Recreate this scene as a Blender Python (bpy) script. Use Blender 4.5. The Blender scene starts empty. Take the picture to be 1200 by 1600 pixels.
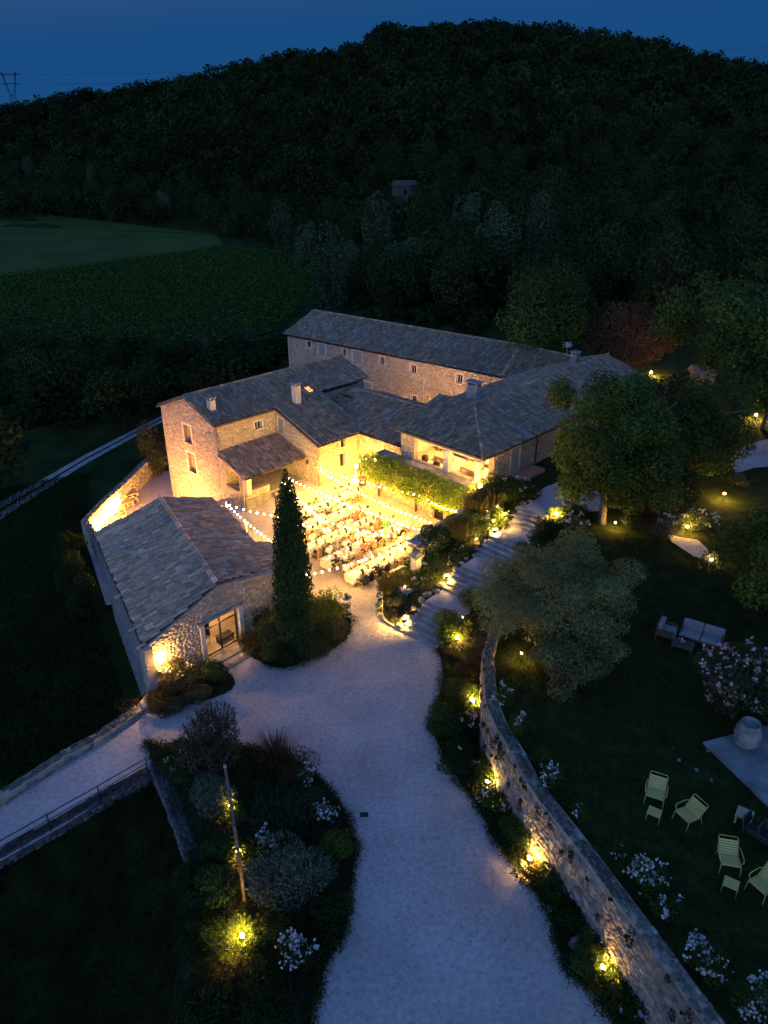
import bpy, bmesh, math, random
import numpy as np
from mathutils import Vector, Matrix
from mathutils.geometry import delaunay_2d_cdt

C = bpy.context.scene.collection
R = math.radians
rng = np.random.default_rng(7)
random.seed(7)

# ------------------------------------------------------------------ camera
CAM_H = 25.0
FPX = 1180.0
PITCH = math.atan(595 / 1180.0)
cam_d = bpy.data.cameras.new('camera')
cam_d.sensor_fit = 'VERTICAL'
cam_d.sensor_height = 24.0
cam_d.sensor_width = 24.0
cam_d.lens = 24.0 * FPX / 1600.0
cam_d.clip_start = 0.5
cam_d.clip_end = 6000
cam = bpy.data.objects.new('camera', cam_d)
cam.location = (0, 0, CAM_H)
cam.rotation_euler = (math.pi / 2 - PITCH, 0, 0)
C.objects.link(cam)
bpy.context.scene.camera = cam

# ------------------------------------------------------------------ sky, dusk: the sun has set behind the camera
SUN_EL, SUN_ROT = R(-4.0), R(196)
STOPS = 7.3                     # long dusk exposure
EXPO = 2.0 ** STOPS
world = bpy.data.worlds.new('World')
bpy.context.scene.world = world
world.use_nodes = True
nt = world.node_tree
nt.nodes.clear()
sky = nt.nodes.new('ShaderNodeTexSky')
sky.sky_type = 'NISHITA'
sky.sun_disc = False
sky.sun_elevation = SUN_EL
sky.sun_rotation = SUN_ROT
sky.altitude = 200
sky.ozone_density = 3.0
bg = nt.nodes.new('ShaderNodeBackground')
bg.inputs['Strength'].default_value = 0.15
hs = nt.nodes.new('ShaderNodeHueSaturation')
hs.inputs['Saturation'].default_value = 1.0
hs.inputs['Hue'].default_value = 0.485
out = nt.nodes.new('ShaderNodeOutputWorld')
nt.links.new(sky.outputs[0], hs.inputs['Color'])
# the sky texture has no light scattered twice: an even deep blue stands in for it over the whole dome
ad = nt.nodes.new('ShaderNodeMix')
ad.data_type = 'RGBA'
ad.blend_type = 'ADD'
ad.inputs[0].default_value = 1.0
ad.inputs[7].default_value = (0.009 / 23.6, 0.070 / 23.6, 0.215 / 23.6, 1)
nt.links.new(hs.outputs[0], ad.inputs[6])
nt.links.new(ad.outputs[2], bg.inputs['Color'])
nt.links.new(bg.outputs[0], out.inputs['Surface'])

vs = bpy.context.scene.view_settings
vs.view_transform = 'Standard'
vs.look = 'None'
vs.exposure = STOPS
vs.gamma = 1.0
vs.use_curve_mapping = False

GAIN = 7.0                      # all lamps together

# ------------------------------------------------------------------ measuring: pixel of the photograph + height -> place
cp, sp_ = math.cos(PITCH), math.sin(PITCH)


def G(px, py, z=0.0):
    a = (px - 600) / FPX
    b = -(py - 800) / FPX
    d = (a, cp + b * sp_, -sp_ + b * cp)
    k = (z - CAM_H) / d[2]
    return (d[0] * k, d[1] * k)


def G3(px, py, z=0.0):
    x, y = G(px, py, z)
    return Vector((x, y, z))


OX, OY = -5.12, 54.06
E1 = (math.cos(R(45.5)), math.sin(R(45.5)))
E2 = (math.cos(R(135.5)), math.sin(R(135.5)))


def S(s, t, z=0.0):
    """house frame: s runs away to the right, t away to the left, origin at the wing's court corner"""
    return Vector((OX + s * E1[0] + t * E2[0], OY + s * E1[1] + t * E2[1], z))


# ------------------------------------------------------------------ object helpers
OFF = {}


def off(o):
    return OFF.get(o.name, Vector((0, 0, 0))) if o else Vector((0, 0, 0))


def tag(o, label=None, cat=None, group=None, kind=None):
    if label: o['label'] = label
    if cat: o['category'] = cat
    if group: o['group'] = group
    if kind: o['kind'] = kind
    return o


def thing(name, label, cat, loc=(0, 0, 0), group=None):
    o = bpy.data.objects.new(name, None)
    o.empty_display_size = 0.2
    o.location = loc
    C.objects.link(o)
    OFF[o.name] = Vector(loc)
    return tag(o, label, cat, group)


def mesh_np(name, V, F, mat, col=None, smooth=False):
    V = np.asarray(V, dtype=np.float32)
    F = np.asarray(F, dtype=np.int32)
    me = bpy.data.meshes.new(name)
    n, m, k = len(V), len(F), F.shape[1]
    me.vertices.add(n)
    me.vertices.foreach_set('co', V.ravel())
    me.loops.add(m * k)
    me.loops.foreach_set('vertex_index', F.ravel())
    me.polygons.add(m)
    me.polygons.foreach_set('loop_start', np.arange(0, m * k, k, dtype=np.int32))
    me.polygons.foreach_set('loop_total', np.full(m, k, dtype=np.int32))
    if smooth:
        me.polygons.foreach_set('use_smooth', np.ones(m, dtype=bool))
    me.update()
    if col is not None:
        a = me.color_attributes.new('tint', 'FLOAT_COLOR', 'POINT')
        c4 = np.ones((n, 4), dtype=np.float32)
        c4[:, :3] = col
        a.data.foreach_set('color', c4.ravel())
    if mat: me.materials.append(mat)
    return me


def put(name, me, parent=None):
    """link a mesh whose vertices are in world coordinates, under parent"""
    o = bpy.data.objects.new(name, me)
    C.objects.link(o)
    if parent:
        d = off(parent)
        if d.length > 0:
            me.transform(Matrix.Translation(-d))
        o.parent = parent
        OFF[o.name] = d.copy()
    return o


def link(name, me, parent=None, loc=(0, 0, 0), rz=0.0):
    """link a mesh with local vertices at a world place under parent"""
    o = bpy.data.objects.new(name, me)
    C.objects.link(o)
    o.location = Vector(loc) - off(parent)
    o.rotation_euler = (0, 0, rz)
    o.parent = parent
    return o


class MB:
    def __init__(self):
        self.V, self.F, self.S = [], [], []

    def add(self, V, F, smooth=False):
        n = len(self.V)
        self.V += [tuple(v) for v in V]
        self.F += [tuple(i + n for i in f) for f in F]
        self.S += [smooth] * len(F)
        return self

    def hexa(self, P):
        """eight corners: bottom four then top four, counter-clockwise"""
        return self.add(P, [(3, 2, 1, 0), (4, 5, 6, 7), (0, 1, 5, 4), (1, 2, 6, 5), (2, 3, 7, 6), (3, 0, 4, 7)])

    def box(self, c, sx, sy, sz, rz=0.0, tilt=0.0, axis='X'):
        """c = centre of the bottom"""
        M = Matrix.Translation(c) @ Matrix.Rotation(rz, 4, 'Z') @ Matrix.Rotation(tilt, 4, axis)
        P = [M @ Vector((x * sx / 2, y * sy / 2, z)) for z in (0, sz) for x, y in ((-1, -1), (1, -1), (1, 1), (-1, 1))]
        return self.hexa(P)

    def bbox(self, c, sx, sy, sz, rz=0.0, bev=0.02):
        """box with chamfered upper edges"""
        M = Matrix.Translation(c) @ Matrix.Rotation(rz, 4, 'Z')
        q = ((-1, -1), (1, -1), (1, 1), (-1, 1))
        P = [M @ Vector((x * sx / 2, y * sy / 2, 0)) for x, y in q]
        P += [M @ Vector((x * sx / 2, y * sy / 2, sz - bev)) for x, y in q]
        P += [M @ Vector((x * (sx / 2 - bev), y * (sy / 2 - bev), sz)) for x, y in q]
        F = [(3, 2, 1, 0), (8, 9, 10, 11)]
        for i in range(4):
            j = (i + 1) % 4
            F += [(i, j, 4 + j, 4 + i), (4 + i, 4 + j, 8 + j, 8 + i)]
        return self.add(P, F)

    def tube(self, pts, r, n=6, cap=True):
        pts = [Vector(p) for p in pts]
        rr = r if isinstance(r, (list, tuple)) else [r] * len(pts)
        V, F = [], []
        up = Vector((0.13, 0.21, 0.97)).normalized()
        for i, p in enumerate(pts):
            d = (pts[min(i + 1, len(pts) - 1)] - pts[max(i - 1, 0)]).normalized()
            a = d.cross(up)
            if a.length < 0.05: a = d.cross(Vector((1, 0, 0)))
            a.normalize()
            b = d.cross(a)
            for k in range(n):
                th = 2 * math.pi * k / n
                V.append(p + (a * math.cos(th) + b * math.sin(th)) * rr[i])
        for i in range(len(pts) - 1):
            for k in range(n):
                F.append((i * n + k, i * n + (k + 1) % n, (i + 1) * n + (k + 1) % n, (i + 1) * n + k))
        if cap:
            F.append(tuple(range(n - 1, -1, -1)))
            F.append(tuple((len(pts) - 1) * n + k for k in range(n)))
        return self.add(V, F, True)

    def lathe(self, prof, c, n=14):
        """profile of (r, z) pairs"""
        V, F = [], []
        for r, z in prof:
            for k in range(n):
                th = 2 * math.pi * k / n
                V.append((c[0] + r * math.cos(th), c[1] + r * math.sin(th), c[2] + z))
        for i in range(len(prof) - 1):
            for k in range(n):
                F.append((i * n + k, i * n + (k + 1) % n, (i + 1) * n + (k + 1) % n, (i + 1) * n + k))
        F.append(tuple(range(n - 1, -1, -1)))
        F.append(tuple((len(prof) - 1) * n + k for k in range(n)))
        return self.add(V, F, True)

    def ball(self, c, r, sz=1.0, nu=8, nv=5):
        prof = [(max(1e-3, r * math.sin(math.pi * i / nv)), -r * sz * math.cos(math.pi * i / nv)) for i in range(nv + 1)]
        return self.lathe(prof, c, nu)

    def mesh(self, name, mat):
        me = bpy.data.meshes.new(name)
        me.from_pydata(self.V, [], self.F)
        me.polygons.foreach_set('use_smooth', self.S)
        me.update()
        if mat: me.materials.append(mat)
        return me

    def build(self, name, mat, parent=None):
        return put(name, self.mesh(name, mat), parent)


# ------------------------------------------------------------------ materials
def new_mat(name):
    m = bpy.data.materials.new(name)
    m.use_nodes = True
    t = m.node_tree
    b = t.nodes['Principled BSDF']
    return m, t, b


def noise(t, scale, detail=6.0, rough=0.6, obj=True):
    n = t.nodes.new('ShaderNodeTexNoise')
    n.inputs['Scale'].default_value = scale
    n.inputs['Detail'].default_value = detail
    n.inputs['Roughness'].default_value = rough
    if obj:
        g = t.nodes.new('ShaderNodeNewGeometry')
        t.links.new(g.outputs['Position'], n.inputs['Vector'])
    return n


def ramp(t, src, stops):
    r = t.nodes.new('ShaderNodeValToRGB')
    e = r.color_ramp.elements
    e[0].position, e[0].color = stops[0][0], (*stops[0][1], 1)
    e[1].position, e[1].color = stops[-1][0], (*stops[-1][1], 1)
    for p, c in stops[1:-1]:
        x = e.new(p)
        x.color = (*c, 1)
    t.links.new(src, r.inputs[0])
    return r


def bump(t, b, src, strength, dist):
    k = t.nodes.new('ShaderNodeBump')
    k.inputs['Strength'].default_value = strength
    k.inputs['Distance'].default_value = dist
    t.links.new(src, k.inputs['Height'])
    t.links.new(k.outputs[0], b.inputs['Normal'])
    return k


def mat_noise(name, c1, c2, scale, rough=0.85, bs=0.4, bd=0.03, bscale=None, mid=None, lo=0.35, hi=0.65):
    m, t, b = new_mat(name)
    n = noise(t, scale)
    st = [(lo, c1)] + ([(0.5, mid)] if mid else []) + [(hi, c2)]
    r = ramp(t, n.outputs['Fac'], st)
    t.links.new(r.outputs[0], b.inputs['Base Color'])
    b.inputs['Roughness'].default_value = rough
    b.inputs['Specular IOR Level'].default_value = 0.04
    if bs:
        n2 = noise(t, bscale or scale * 3)
        bump(t, b, n2.outputs['Fac'], bs, bd)
    return m


def mat_tint(name, rough=0.85, nscale=6.0, amt=0.5, bs=0.5, bd=0.02, bscale=25.0, spec=0.2, translucent=0.0):
    """the piece's own colour comes from its colour attribute; noise adds grain"""
    m, t, b = new_mat(name)
    at = t.nodes.new('ShaderNodeAttribute')
    at.attribute_name = 'tint'
    src = at.outputs['Color']
    if amt:
        n = noise(t, nscale)
        r = ramp(t, n.outputs['Fac'], [(0.3, (1 - amt,) * 3), (0.7, (1 + amt * 0.4,) * 3)])
        mx = t.nodes.new('ShaderNodeMix')
        mx.data_type = 'RGBA'
        mx.blend_type = 'MULTIPLY'
        mx.inputs[0].default_value = 1.0
        t.links.new(src, mx.inputs[6])
        t.links.new(r.outputs[0], mx.inputs[7])
        src = mx.outputs[2]
    t.links.new(src, b.inputs['Base Color'])
    b.inputs['Roughness'].default_value = rough
    b.inputs['Specular IOR Level'].default_value = spec
    if bs:
        n2 = noise(t, bscale)
        bump(t, b, n2.outputs['Fac'], bs, bd)
    if translucent:
        tr = t.nodes.new('ShaderNodeBsdfTranslucent')
        t.links.new(src, tr.inputs['Color'])
        ms = t.nodes.new('ShaderNodeMixShader')
        ms.inputs[0].default_value = translucent
        o = t.nodes['Material Output']
        t.links.new(b.outputs[0], ms.inputs[1])
        t.links.new(tr.outputs[0], ms.inputs[2])
        t.links.new(ms.outputs[0], o.inputs['Surface'])
    return m


def mat_plain(name, c, rough=0.6, metal=0.0, spec=0.3, var=0.25, scale=8.0):
    m, t, b = new_mat(name)
    n = noise(t, scale)
    r = ramp(t, n.outputs['Fac'], [(0.3, tuple(x * (1 - var) for x in c)), (0.7, tuple(min(1, x * (1 + var * 0.6)) for x in c))])
    t.links.new(r.outputs[0], b.inputs['Base Color'])
    b.inputs['Roughness'].default_value = rough
    b.inputs['Metallic'].default_value = metal
    b.inputs['Specular IOR Level'].default_value = spec
    return m


def mat_emit(name, c, strength):
    m, t, b = new_mat(name)
    b.inputs['Base Color'].default_value = (*c, 1)
    b.inputs['Emission Color'].default_value = (*c, 1)
    b.inputs['Emission Strength'].default_value = strength / EXPO * GAIN
    return m


M_GRAVEL = None


def gravel_mat():
    m, t, b = new_mat('gravel')
    n1 = noise(t, 0.35, 5)
    n2 = noise(t, 9.0, 8, 0.75)
    n3 = noise(t, 40.0, 3, 0.7)
    n4 = noise(t, 5.0, 4, 0.65)
    r1 = ramp(t, n1.outputs['Fac'], [(0.3, (0.40, 0.32, 0.275)), (0.7, (0.54, 0.445, 0.39))])
    r2 = ramp(t, n2.outputs['Fac'], [(0.30, (0.45, 0.45, 0.45)), (0.45, (0.92, 0.92, 0.92)), (0.7, (1.15, 1.15, 1.15))])
    r3 = ramp(t, n3.outputs['Fac'], [(0.34, (0.45, 0.45, 0.45)), (0.52, (1.05, 1.05, 1.05))])
    r4 = ramp(t, n4.outputs['Fac'], [(0.35, (0.72, 0.70, 0.68)), (0.6, (1.06, 1.06, 1.06))])
    src = r1.outputs[0]
    for rr_, f_ in ((r2, .48), (r3, .4), (r4, .7)):
        mx = t.nodes.new('ShaderNodeMix'); mx.data_type = 'RGBA'; mx.blend_type = 'MULTIPLY'; mx.inputs[0].default_value = f_
        t.links.new(src, mx.inputs[6]); t.links.new(rr_.outputs[0], mx.inputs[7])
        src = mx.outputs[2]
    t.links.new(src, b.inputs['Base Color'])
    b.inputs['Roughness'].default_value = 0.95
    b.inputs['Specular IOR Level'].default_value = 0.1
    ad = t.nodes.new('ShaderNodeMath'); ad.operation = 'ADD'
    t.links.new(n2.outputs['Fac'], ad.inputs[0]); t.links.new(n3.outputs['Fac'], ad.inputs[1])
    bump(t, b, ad.outputs[0], 0.6, 0.05)
    return m


M_GRAVEL = gravel_mat()
M_GRASS = mat_noise('lawn_grass', (0.016, 0.022, 0.005), (0.040, 0.046, 0.011), 1.3, 0.95, 0.8, 0.06, 22)
M_FIELD = mat_noise('rough_grass', (0.010, 0.018, 0.004), (0.032, 0.044, 0.010), 0.25, 0.95, 0.8, 0.15, 5)
M_MEADOW = mat_noise('meadow_grass', (0.034, 0.056, 0.010), (0.060, 0.080, 0.016), 0.06, 0.95, 0.6, 0.1, 3)
M_FOREST_FLOOR = mat_noise('forest_floor', (0.012, 0.018, 0.008), (0.03, 0.035, 0.015), 0.1, 0.95, 0.5, 0.3, 2)
M_SOIL = mat_noise('bed_soil', (0.016, 0.013, 0.008), (0.040, 0.032, 0.02), 3.0, 0.95, 0.9, 0.05, 20)
M_MORTAR = mat_noise('lime_mortar', (0.25, 0.195, 0.13), (0.38, 0.305, 0.215), 3.0, 0.92, 0.7, 0.03, 22)
M_STONE = mat_tint('rubble_stone', 0.9, 5.0, 0.35, 0.7, 0.03, 18)
M_TILE = mat_tint('clay_tile', 0.85, 7.0, 0.45, 0.4, 0.01, 30)
M_DECK = mat_plain('roof_deck', (0.06, 0.05, 0.042), 0.9)
M_LEAF = mat_tint('leaf', 0.7, 2.0, 0.3, 0.0, translucent=0.3, spec=0.06)
M_PETAL = mat_tint('petal', 0.7, 3.0, 0.1, 0.0, translucent=0.25, spec=0.1)
M_BARK = mat_noise('bark', (0.07, 0.05, 0.035), (0.18, 0.14, 0.10), 8, 0.9, 0.8, 0.03, 30)
M_DARKBARK = mat_noise('dark_bark', (0.018, 0.013, 0.008), (0.045, 0.034, 0.022), 8, 0.9, 0.8, 0.03, 30)
M_WOOD = mat_noise('weathered_wood', (0.16, 0.11, 0.07), (0.30, 0.22, 0.14), 6, 0.8, 0.5, 0.01, 30)
M_DARKWOOD = mat_plain('dark_wood', (0.075, 0.045, 0.028), 0.6)
M_CHAIRWOOD = mat_plain('chair_wood', (0.42, 0.28, 0.15), 0.55)
M_SHUTTER = mat_plain('shutter_paint', (0.22, 0.24, 0.19), 0.6)
M_REDSHUTTER = mat_plain('red_brown_shutter', (0.30, 0.12, 0.07), 0.6)
M_FRAME = mat_plain('window_stone', (0.50, 0.43, 0.34), 0.8)
M_GLASS = mat_plain('dark_glass', (0.012, 0.014, 0.016), 0.08, 0, 0.5, 0.1)
M_IRON = mat_plain('dark_iron', (0.03, 0.03, 0.03), 0.5, 0.6)
M_LIMESTONE = mat_noise('dressed_stone', (0.34, 0.30, 0.24), (0.50, 0.44, 0.36), 2.5, 0.85, 0.5, 0.015, 25)
M_STEP = mat_noise('step_stone', (0.16, 0.14, 0.12), (0.30, 0.27, 0.23), 2.0, 0.9, 0.6, 0.02, 16)
M_PLASTER = mat_plain('warm_plaster', (0.62, 0.47, 0.33), 0.85)
M_CLOTH = mat_plain('white_cloth', (0.62, 0.57, 0.47), 0.85, 0, 0.1, 0.05)
M_CUSHION = mat_plain('pale_cushion', (0.22, 0.205, 0.19), 0.9, 0, 0.1, 0.08)
M_TERRACOTTA = mat_plain('terracotta', (0.36, 0.16, 0.09), 0.8)
M_LIME = mat_plain('pale_lime_paint', (0.46, 0.33, 0.075), 0.45, 0, 0.4, 0.06)
M_JAR = mat_noise('old_jar_clay', (0.13, 0.12, 0.10), (0.24, 0.22, 0.19), 3, 0.85, 0.5, 0.01, 20)
M_WATER = mat_plain('fountain_water', (0.06, 0.12, 0.045), 0.08, 0, 0.5, 0.2)
M_WATER.node_tree.nodes['Principled BSDF'].inputs['Alpha'].default_value = 1.0
M_BULB = mat_emit('bulb_glow', (1.0, 0.57, 0.09), 135)
M_CANDLE = mat_emit('candle_glow', (1.0, 0.58, 0.12), 18)
M_FAIRY = mat_emit('fairy_glow', (1.0, 0.46, 0.075), 24)
M_LENS = mat_emit('garden_lamp_glow', (1.0, 0.58, 0.11), 400)
M_SKYLIGHT = mat_emit('lit_skylight', (1.0, 0.22, 0.06), 0.55)
M_ROOMGLOW = mat_emit('lit_room_lamp', (1.0, 0.56, 0.15), 190)
M_PAVE = mat_noise('terrace_paving', (0.13, 0.125, 0.11), (0.24, 0.23, 0.21), 1.2, 0.8, 0.4, 0.01, 14)
M_CAP = mat_plain('black_metal', (0.02, 0.02, 0.02), 0.5, 0.4)


# ------------------------------------------------------------------ sheets
def inside(P, poly):
    """P (n,2) inside polygon"""
    P = np.asarray(P)
    x, y = P[:, 0], P[:, 1]
    r = np.zeros(len(P), bool)
    n = len(poly)
    for i in range(n):
        x1, y1 = poly[i][:2]
        x2, y2 = poly[(i + 1) % n][:2]
        c = ((y1 > y) != (y2 > y)) & (x < (x2 - x1) * (y - y1) / ((y2 - y1) or 1e-9) + x1)
        r ^= c
    return r


def smooth_poly(pts, k=6, jit=.05):
    pts = [np.array(p[:2]) for p in pts]
    n = len(pts); out_ = []
    for i in range(n):
        a, b, c, d = pts[i - 1], pts[i], pts[(i + 1) % n], pts[(i + 2) % n]
        for j in range(k):
            t = j / k
            q = .5 * (2 * b + (c - a) * t + (2 * a - 5 * b + 4 * c - d) * t * t + (3 * b - a - 3 * c + d) * t ** 3)
            out_.append(tuple(q + rng.uniform(-jit, jit, 2)))
    return out_


def edge_dist(P, poly):
    P = np.asarray(P)
    d = np.full(len(P), 1e9)
    n = len(poly)
    for i in range(n):
        a = np.array(poly[i][:2]); b = np.array(poly[(i + 1) % n][:2])
        ab = b - a
        t = np.clip(((P - a) @ ab) / max(1e-9, ab @ ab), 0, 1)
        d = np.minimum(d, np.hypot(*(P - (a + t[:, None] * ab)).T))
    return d


def sheet(name, poly, zf, step, mat, parent=None, kind=None):
    """a sheet of ground filling the outline, height zf(x, y) on arrays"""
    poly = [tuple(p[:2]) for p in poly]
    xs = [p[0] for p in poly]; ys = [p[1] for p in poly]
    gx, gy = np.meshgrid(np.arange(min(xs), max(xs), step), np.arange(min(ys), max(ys), step))
    P = np.c_[gx.ravel(), gy.ravel()] + rng.uniform(-.2, .2, (gx.size, 2)) * step
    P = P[inside(P, poly)]
    if len(P): P = P[edge_dist(P, poly) > step * 0.35]
    n = len(poly)
    V2 = [Vector(p) for p in poly] + [Vector(p) for p in P]
    res = delaunay_2d_cdt(V2, [(i, (i + 1) % n) for i in range(n)], [], 1, 1e-5)
    V = np.array([(v.x, v.y) for v in res[0]])
    Z = zf(V[:, 0], V[:, 1]) if callable(zf) else np.full(len(V), float(zf))
    me = mesh_np(name, np.c_[V, Z], [f for f in res[2] if len(f) == 3], mat, smooth=True)
    # make normals face up
    if len(me.polygons) and me.polygons[0].normal.z < 0: me.flip_normals()
    o = put(name, me, parent)
    if kind: o['kind'] = kind
    return o


def ss(a, b, x):
    t = np.clip((x - a) / (b - a), 0, 1)
    return t * t * (3 - 2 * t)


LOW = -3.6
UP = 3.15
RX = np.array([-500, -183, -150, -120, -90, -60, -30, -10, 0, 50, 83, 110, 128, 150, 183, 500.])
RZ = np.array([14, 30, 35, 39, 43, 49, 52, 57, 62, 62, 60, 57, 52, 47, 44, 30.])
YX = np.array([-500, -265, -183, -60, -20, 0, 40, 90, 150, 500.])
YY = np.array([420, 345, 300, 248, 205, 165, 128, 112, 105, 105.])


def base_h(x, y):
    """lie of the land without the hill"""
    s = (x - OX) * E1[0] + (y - OY) * E1[1]
    t = (x - OX) * E2[0] + (y - OY) * E2[1]
    far = ss(-24, 12, x - (y - 60) * 0.02)
    return LOW + (UP - 0.5 - LOW) * far * ss(66, 90, y) + (3.1) * ss(14, 24, x) * (1 - ss(66, 90, y))


def land(x, y):
    ridge = np.interp(x, RX, RZ) - 2
    y0 = np.interp(x, YX, YY)
    up = ss(0, 1, (y - y0) / (425 - y0))
    down = 1 - 0.6 * ss(430, 760, y)
    h = base_h(x, y)
    return h + (ridge - h) * up * down + 0.8 * np.sin(x * 0.05 + 1) * np.sin(y * 0.043) * ss(150, 260, y)


def axis(lo, hi, fine_lo, fine_hi, f, g):
    a = list(np.arange(fine_lo, fine_hi, f))
    x = fine_hi; st = f
    while x < hi:
        a.append(x); st = min(st * g, 60); x += st
    x = fine_lo; st = f
    b = []
    while x > lo:
        st = min(st * g, 60); x -= st; b.append(x)
    return np.array(sorted(a + b))


ax = axis(-1500, 1500, -60, 60, 2.0, 1.12)
ay = axis(-60, 2600, -20, 110, 2.0, 1.08)
gx, gy = np.meshgrid(ax, ay)
gz = land(gx, gy)
nx, ny = len(ax), len(ay)
idx = np.arange(nx * ny).reshape(ny, nx)
Fq = np.stack([idx[:-1, :-1], idx[:-1, 1:], idx[1:, 1:], idx[1:, :-1]], -1).reshape(-1, 4)
tag(put('terrain', mesh_np('terrain', np.c_[gx.ravel(), gy.ravel(), gz.ravel()], Fq, M_FIELD, smooth=True)), kind='structure')

# ------------------------------------------------------------------ gravel yard and drive (top level 0)
BED_L = [G(*p) for p in [(236, 1190), (262, 1170), (300, 1160), (370, 1165), (440, 1180), (500, 1215), (538, 1270), (554, 1330), (545, 1400), (532, 1465), (502, 1530), (484, 1600), (478, 1720), (470, 1900), (225, 1900), (250, 1720), (268, 1600), (285, 1420), (296, 1345), (242, 1215)]]
BED_L = smooth_poly(BED_L[:13], 5)[:-5] + BED_L[13:]


def court_z(x, y):
    s = (x - OX) * E1[0] + (y - OY) * E1[1]
    t = (x - OX) * E2[0] + (y - OY) * E2[1]
    return -0.85 * ss(-8, 1.5, t) * ss(0.5, 5.5, -s)


YARD = [G(470, 2300), G(250, 2300), G(225, 1900), G(250, 1720), G(268, 1600), G(285, 1420), G(296, 1345), G(240, 1212),
        G(232, 1205), G(100, 1290), G(0, 1346), G(-260, 1500), G(-260, 1375), G(0, 1243), G(120, 1168), G(206, 1112),
        (-11.75, 29.7), (-13.5, 35.0), (-11.0, 45.0), tuple(S(-9.5, 2.0)[:2]), tuple(S(-9.5, 4.9)[:2]), tuple(S(-5.6, 5.1)[:2]), tuple(S(-5.6, 13)[:2]), tuple(S(26, 13)[:2]), tuple(S(26, -4)[:2]),
        tuple(S(2.6, -4)[:2]), tuple(S(2.6, -13.9)[:2]), tuple(S(-4.5, -13.9)[:2]), G(690, 985), G(760, 1000), G(790, 1150), G(880, 1330), G(1000, 1500), G(1200, 1750), G(1350, 2000), G(1400, 2300)]
sheet('gravel_yard', YARD, court_z, 1.2, M_GRAVEL, kind='structure')

# lower terrace behind the barn
TERR_Z = -3.2
TERR = [(-18.5, 42.1), (-11.0, 45.2), tuple(S(-9.4, 2.0)[:2]), tuple(S(-5.6, 5.0)[:2]), tuple(S(-5.6, 13.2)[:2]), (-19.5, 64.5), G(236, 712, -1.6), G(187, 757, -1.6), G(128, 815, -1.6)]
sheet('terrace_gravel', TERR, TERR_Z, 1.2, M_GRAVEL, kind='structure')

# farm track on the low ground
TRK = [((-60, 835), (-60, 800)), ((0, 812), (0, 785)), ((60, 772), (60, 752)), ((130, 727), (130, 712)), ((200, 688), (200, 676)), ((262, 655), (262, 645)), ((420, 590), (420, 583)), ((560, 545), (560, 540))]
tk = MB()
for k in range(2):
    pass
left = [G3(*b, LOW + 0.05) for a, b in TRK]
right = [G3(*a, LOW + 0.05) for a, b in TRK]
for lo, hi, nm in ((0.0, 0.40, 0), (0.58, 1.0, 1)):
    for i in range(len(TRK) - 1):
        P = [left[i].lerp(right[i], lo), left[i].lerp(right[i], hi), left[i + 1].lerp(right[i + 1], hi), left[i + 1].lerp(right[i + 1], lo)]
        tk.add(P, [(0, 1, 2, 3)])
M_TRACK = mat_noise('track_gravel', (0.22, 0.19, 0.16), (0.38, 0.34, 0.30), 1.5, 0.95, 0.5, 0.03, 12)
tag(tk.build('farm_track', M_TRACK), kind='structure')

# fields
VINE = [G(*p, LOW) for p in [(-420, 440), (0, 436), (350, 388), (490, 404), (500, 470), (440, 520), (330, 545), (150, 560), (-420, 600)]]
MEAD = [G(*p, LOW) for p in [(-500, 338), (0, 337), (340, 371), (350, 386), (0, 434), (-500, 440)]]
sheet('meadow', MEAD, lambda x, y: land(x, y) + 0.12, 9, M_MEADOW, kind='structure')
sheet('vineyard_ground', VINE, lambda x, y: land(x, y) + 0.08, 9, M_FIELD, kind='structure')

# upper garden lawn
LEDGE_PX = [(868, 856), (820, 905), (785, 970), (771, 1027), (776, 1091), (793, 1134), (820, 1176), (842, 1219), (909, 1303), (1008, 1433), (1131, 1598), (1270, 1790)]
WALL_TOP = 3.15
LEDGE = [G(*p, WALL_TOP) for p in LEDGE_PX]
LAWN_Z = 3.0
LAWN = LEDGE + [G(1500, 2000, 3), (60, 2), (75, 60), (48, 84), (24, 88), tuple(S(27, -5)[:2]), tuple(S(26, -12.9)[:2]), tuple(S(2.9, -12.9)[:2]), tuple(S(2.3, -14)[:2]), G(815, 765, 3.1), G(850, 790, 3.1)]


def lawn_z(x, y):
    return LAWN_Z + 0.06 * np.sin(x * 0.7 + 0.3) * np.sin(y * 0.6) * 0.5 + 0.35 * ss(24, 60, x)


sheet('lawn', LAWN, lawn_z, 1.5, M_GRASS, kind='structure')


# ------------------------------------------------------------------ leaves
def unit(n):
    v = rng.normal(size=(n, 3))
    return v / np.linalg.norm(v, axis=1)[:, None]


def leaf_quads(P, Nn, L, W, col, up=0.0):
    """rhombic leaves at P facing Nn, returns verts, faces, colours"""
    n = len(P)
    a = unit(n)
    if up: a[:, 2] += up
    t = a - Nn * np.sum(a * Nn, 1)[:, None]
    t /= np.linalg.norm(t, axis=1)[:, None] + 1e-9
    b = np.cross(Nn, t)
    L = np.broadcast_to(np.asarray(L), (n,))[:, None]
    W = np.broadcast_to(np.asarray(W), (n,))[:, None]
    V = np.stack([P - t * L * .5, P - b * W * .5 + Nn * W * .12, P + t * L * .5, P + b * W * .5 + Nn * W * .12], 1).reshape(-1, 3)
    F = np.arange(n * 4).reshape(n, 4)
    return V, F, np.repeat(col, 4, 0)


def join(parts):
    V, F, K, o = [], [], [], 0
    for v, f, k in parts:
        V.append(v); F.append(f + o); K.append(k); o += len(v)
    return np.concatenate(V), np.concatenate(F), np.concatenate(K)


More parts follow.
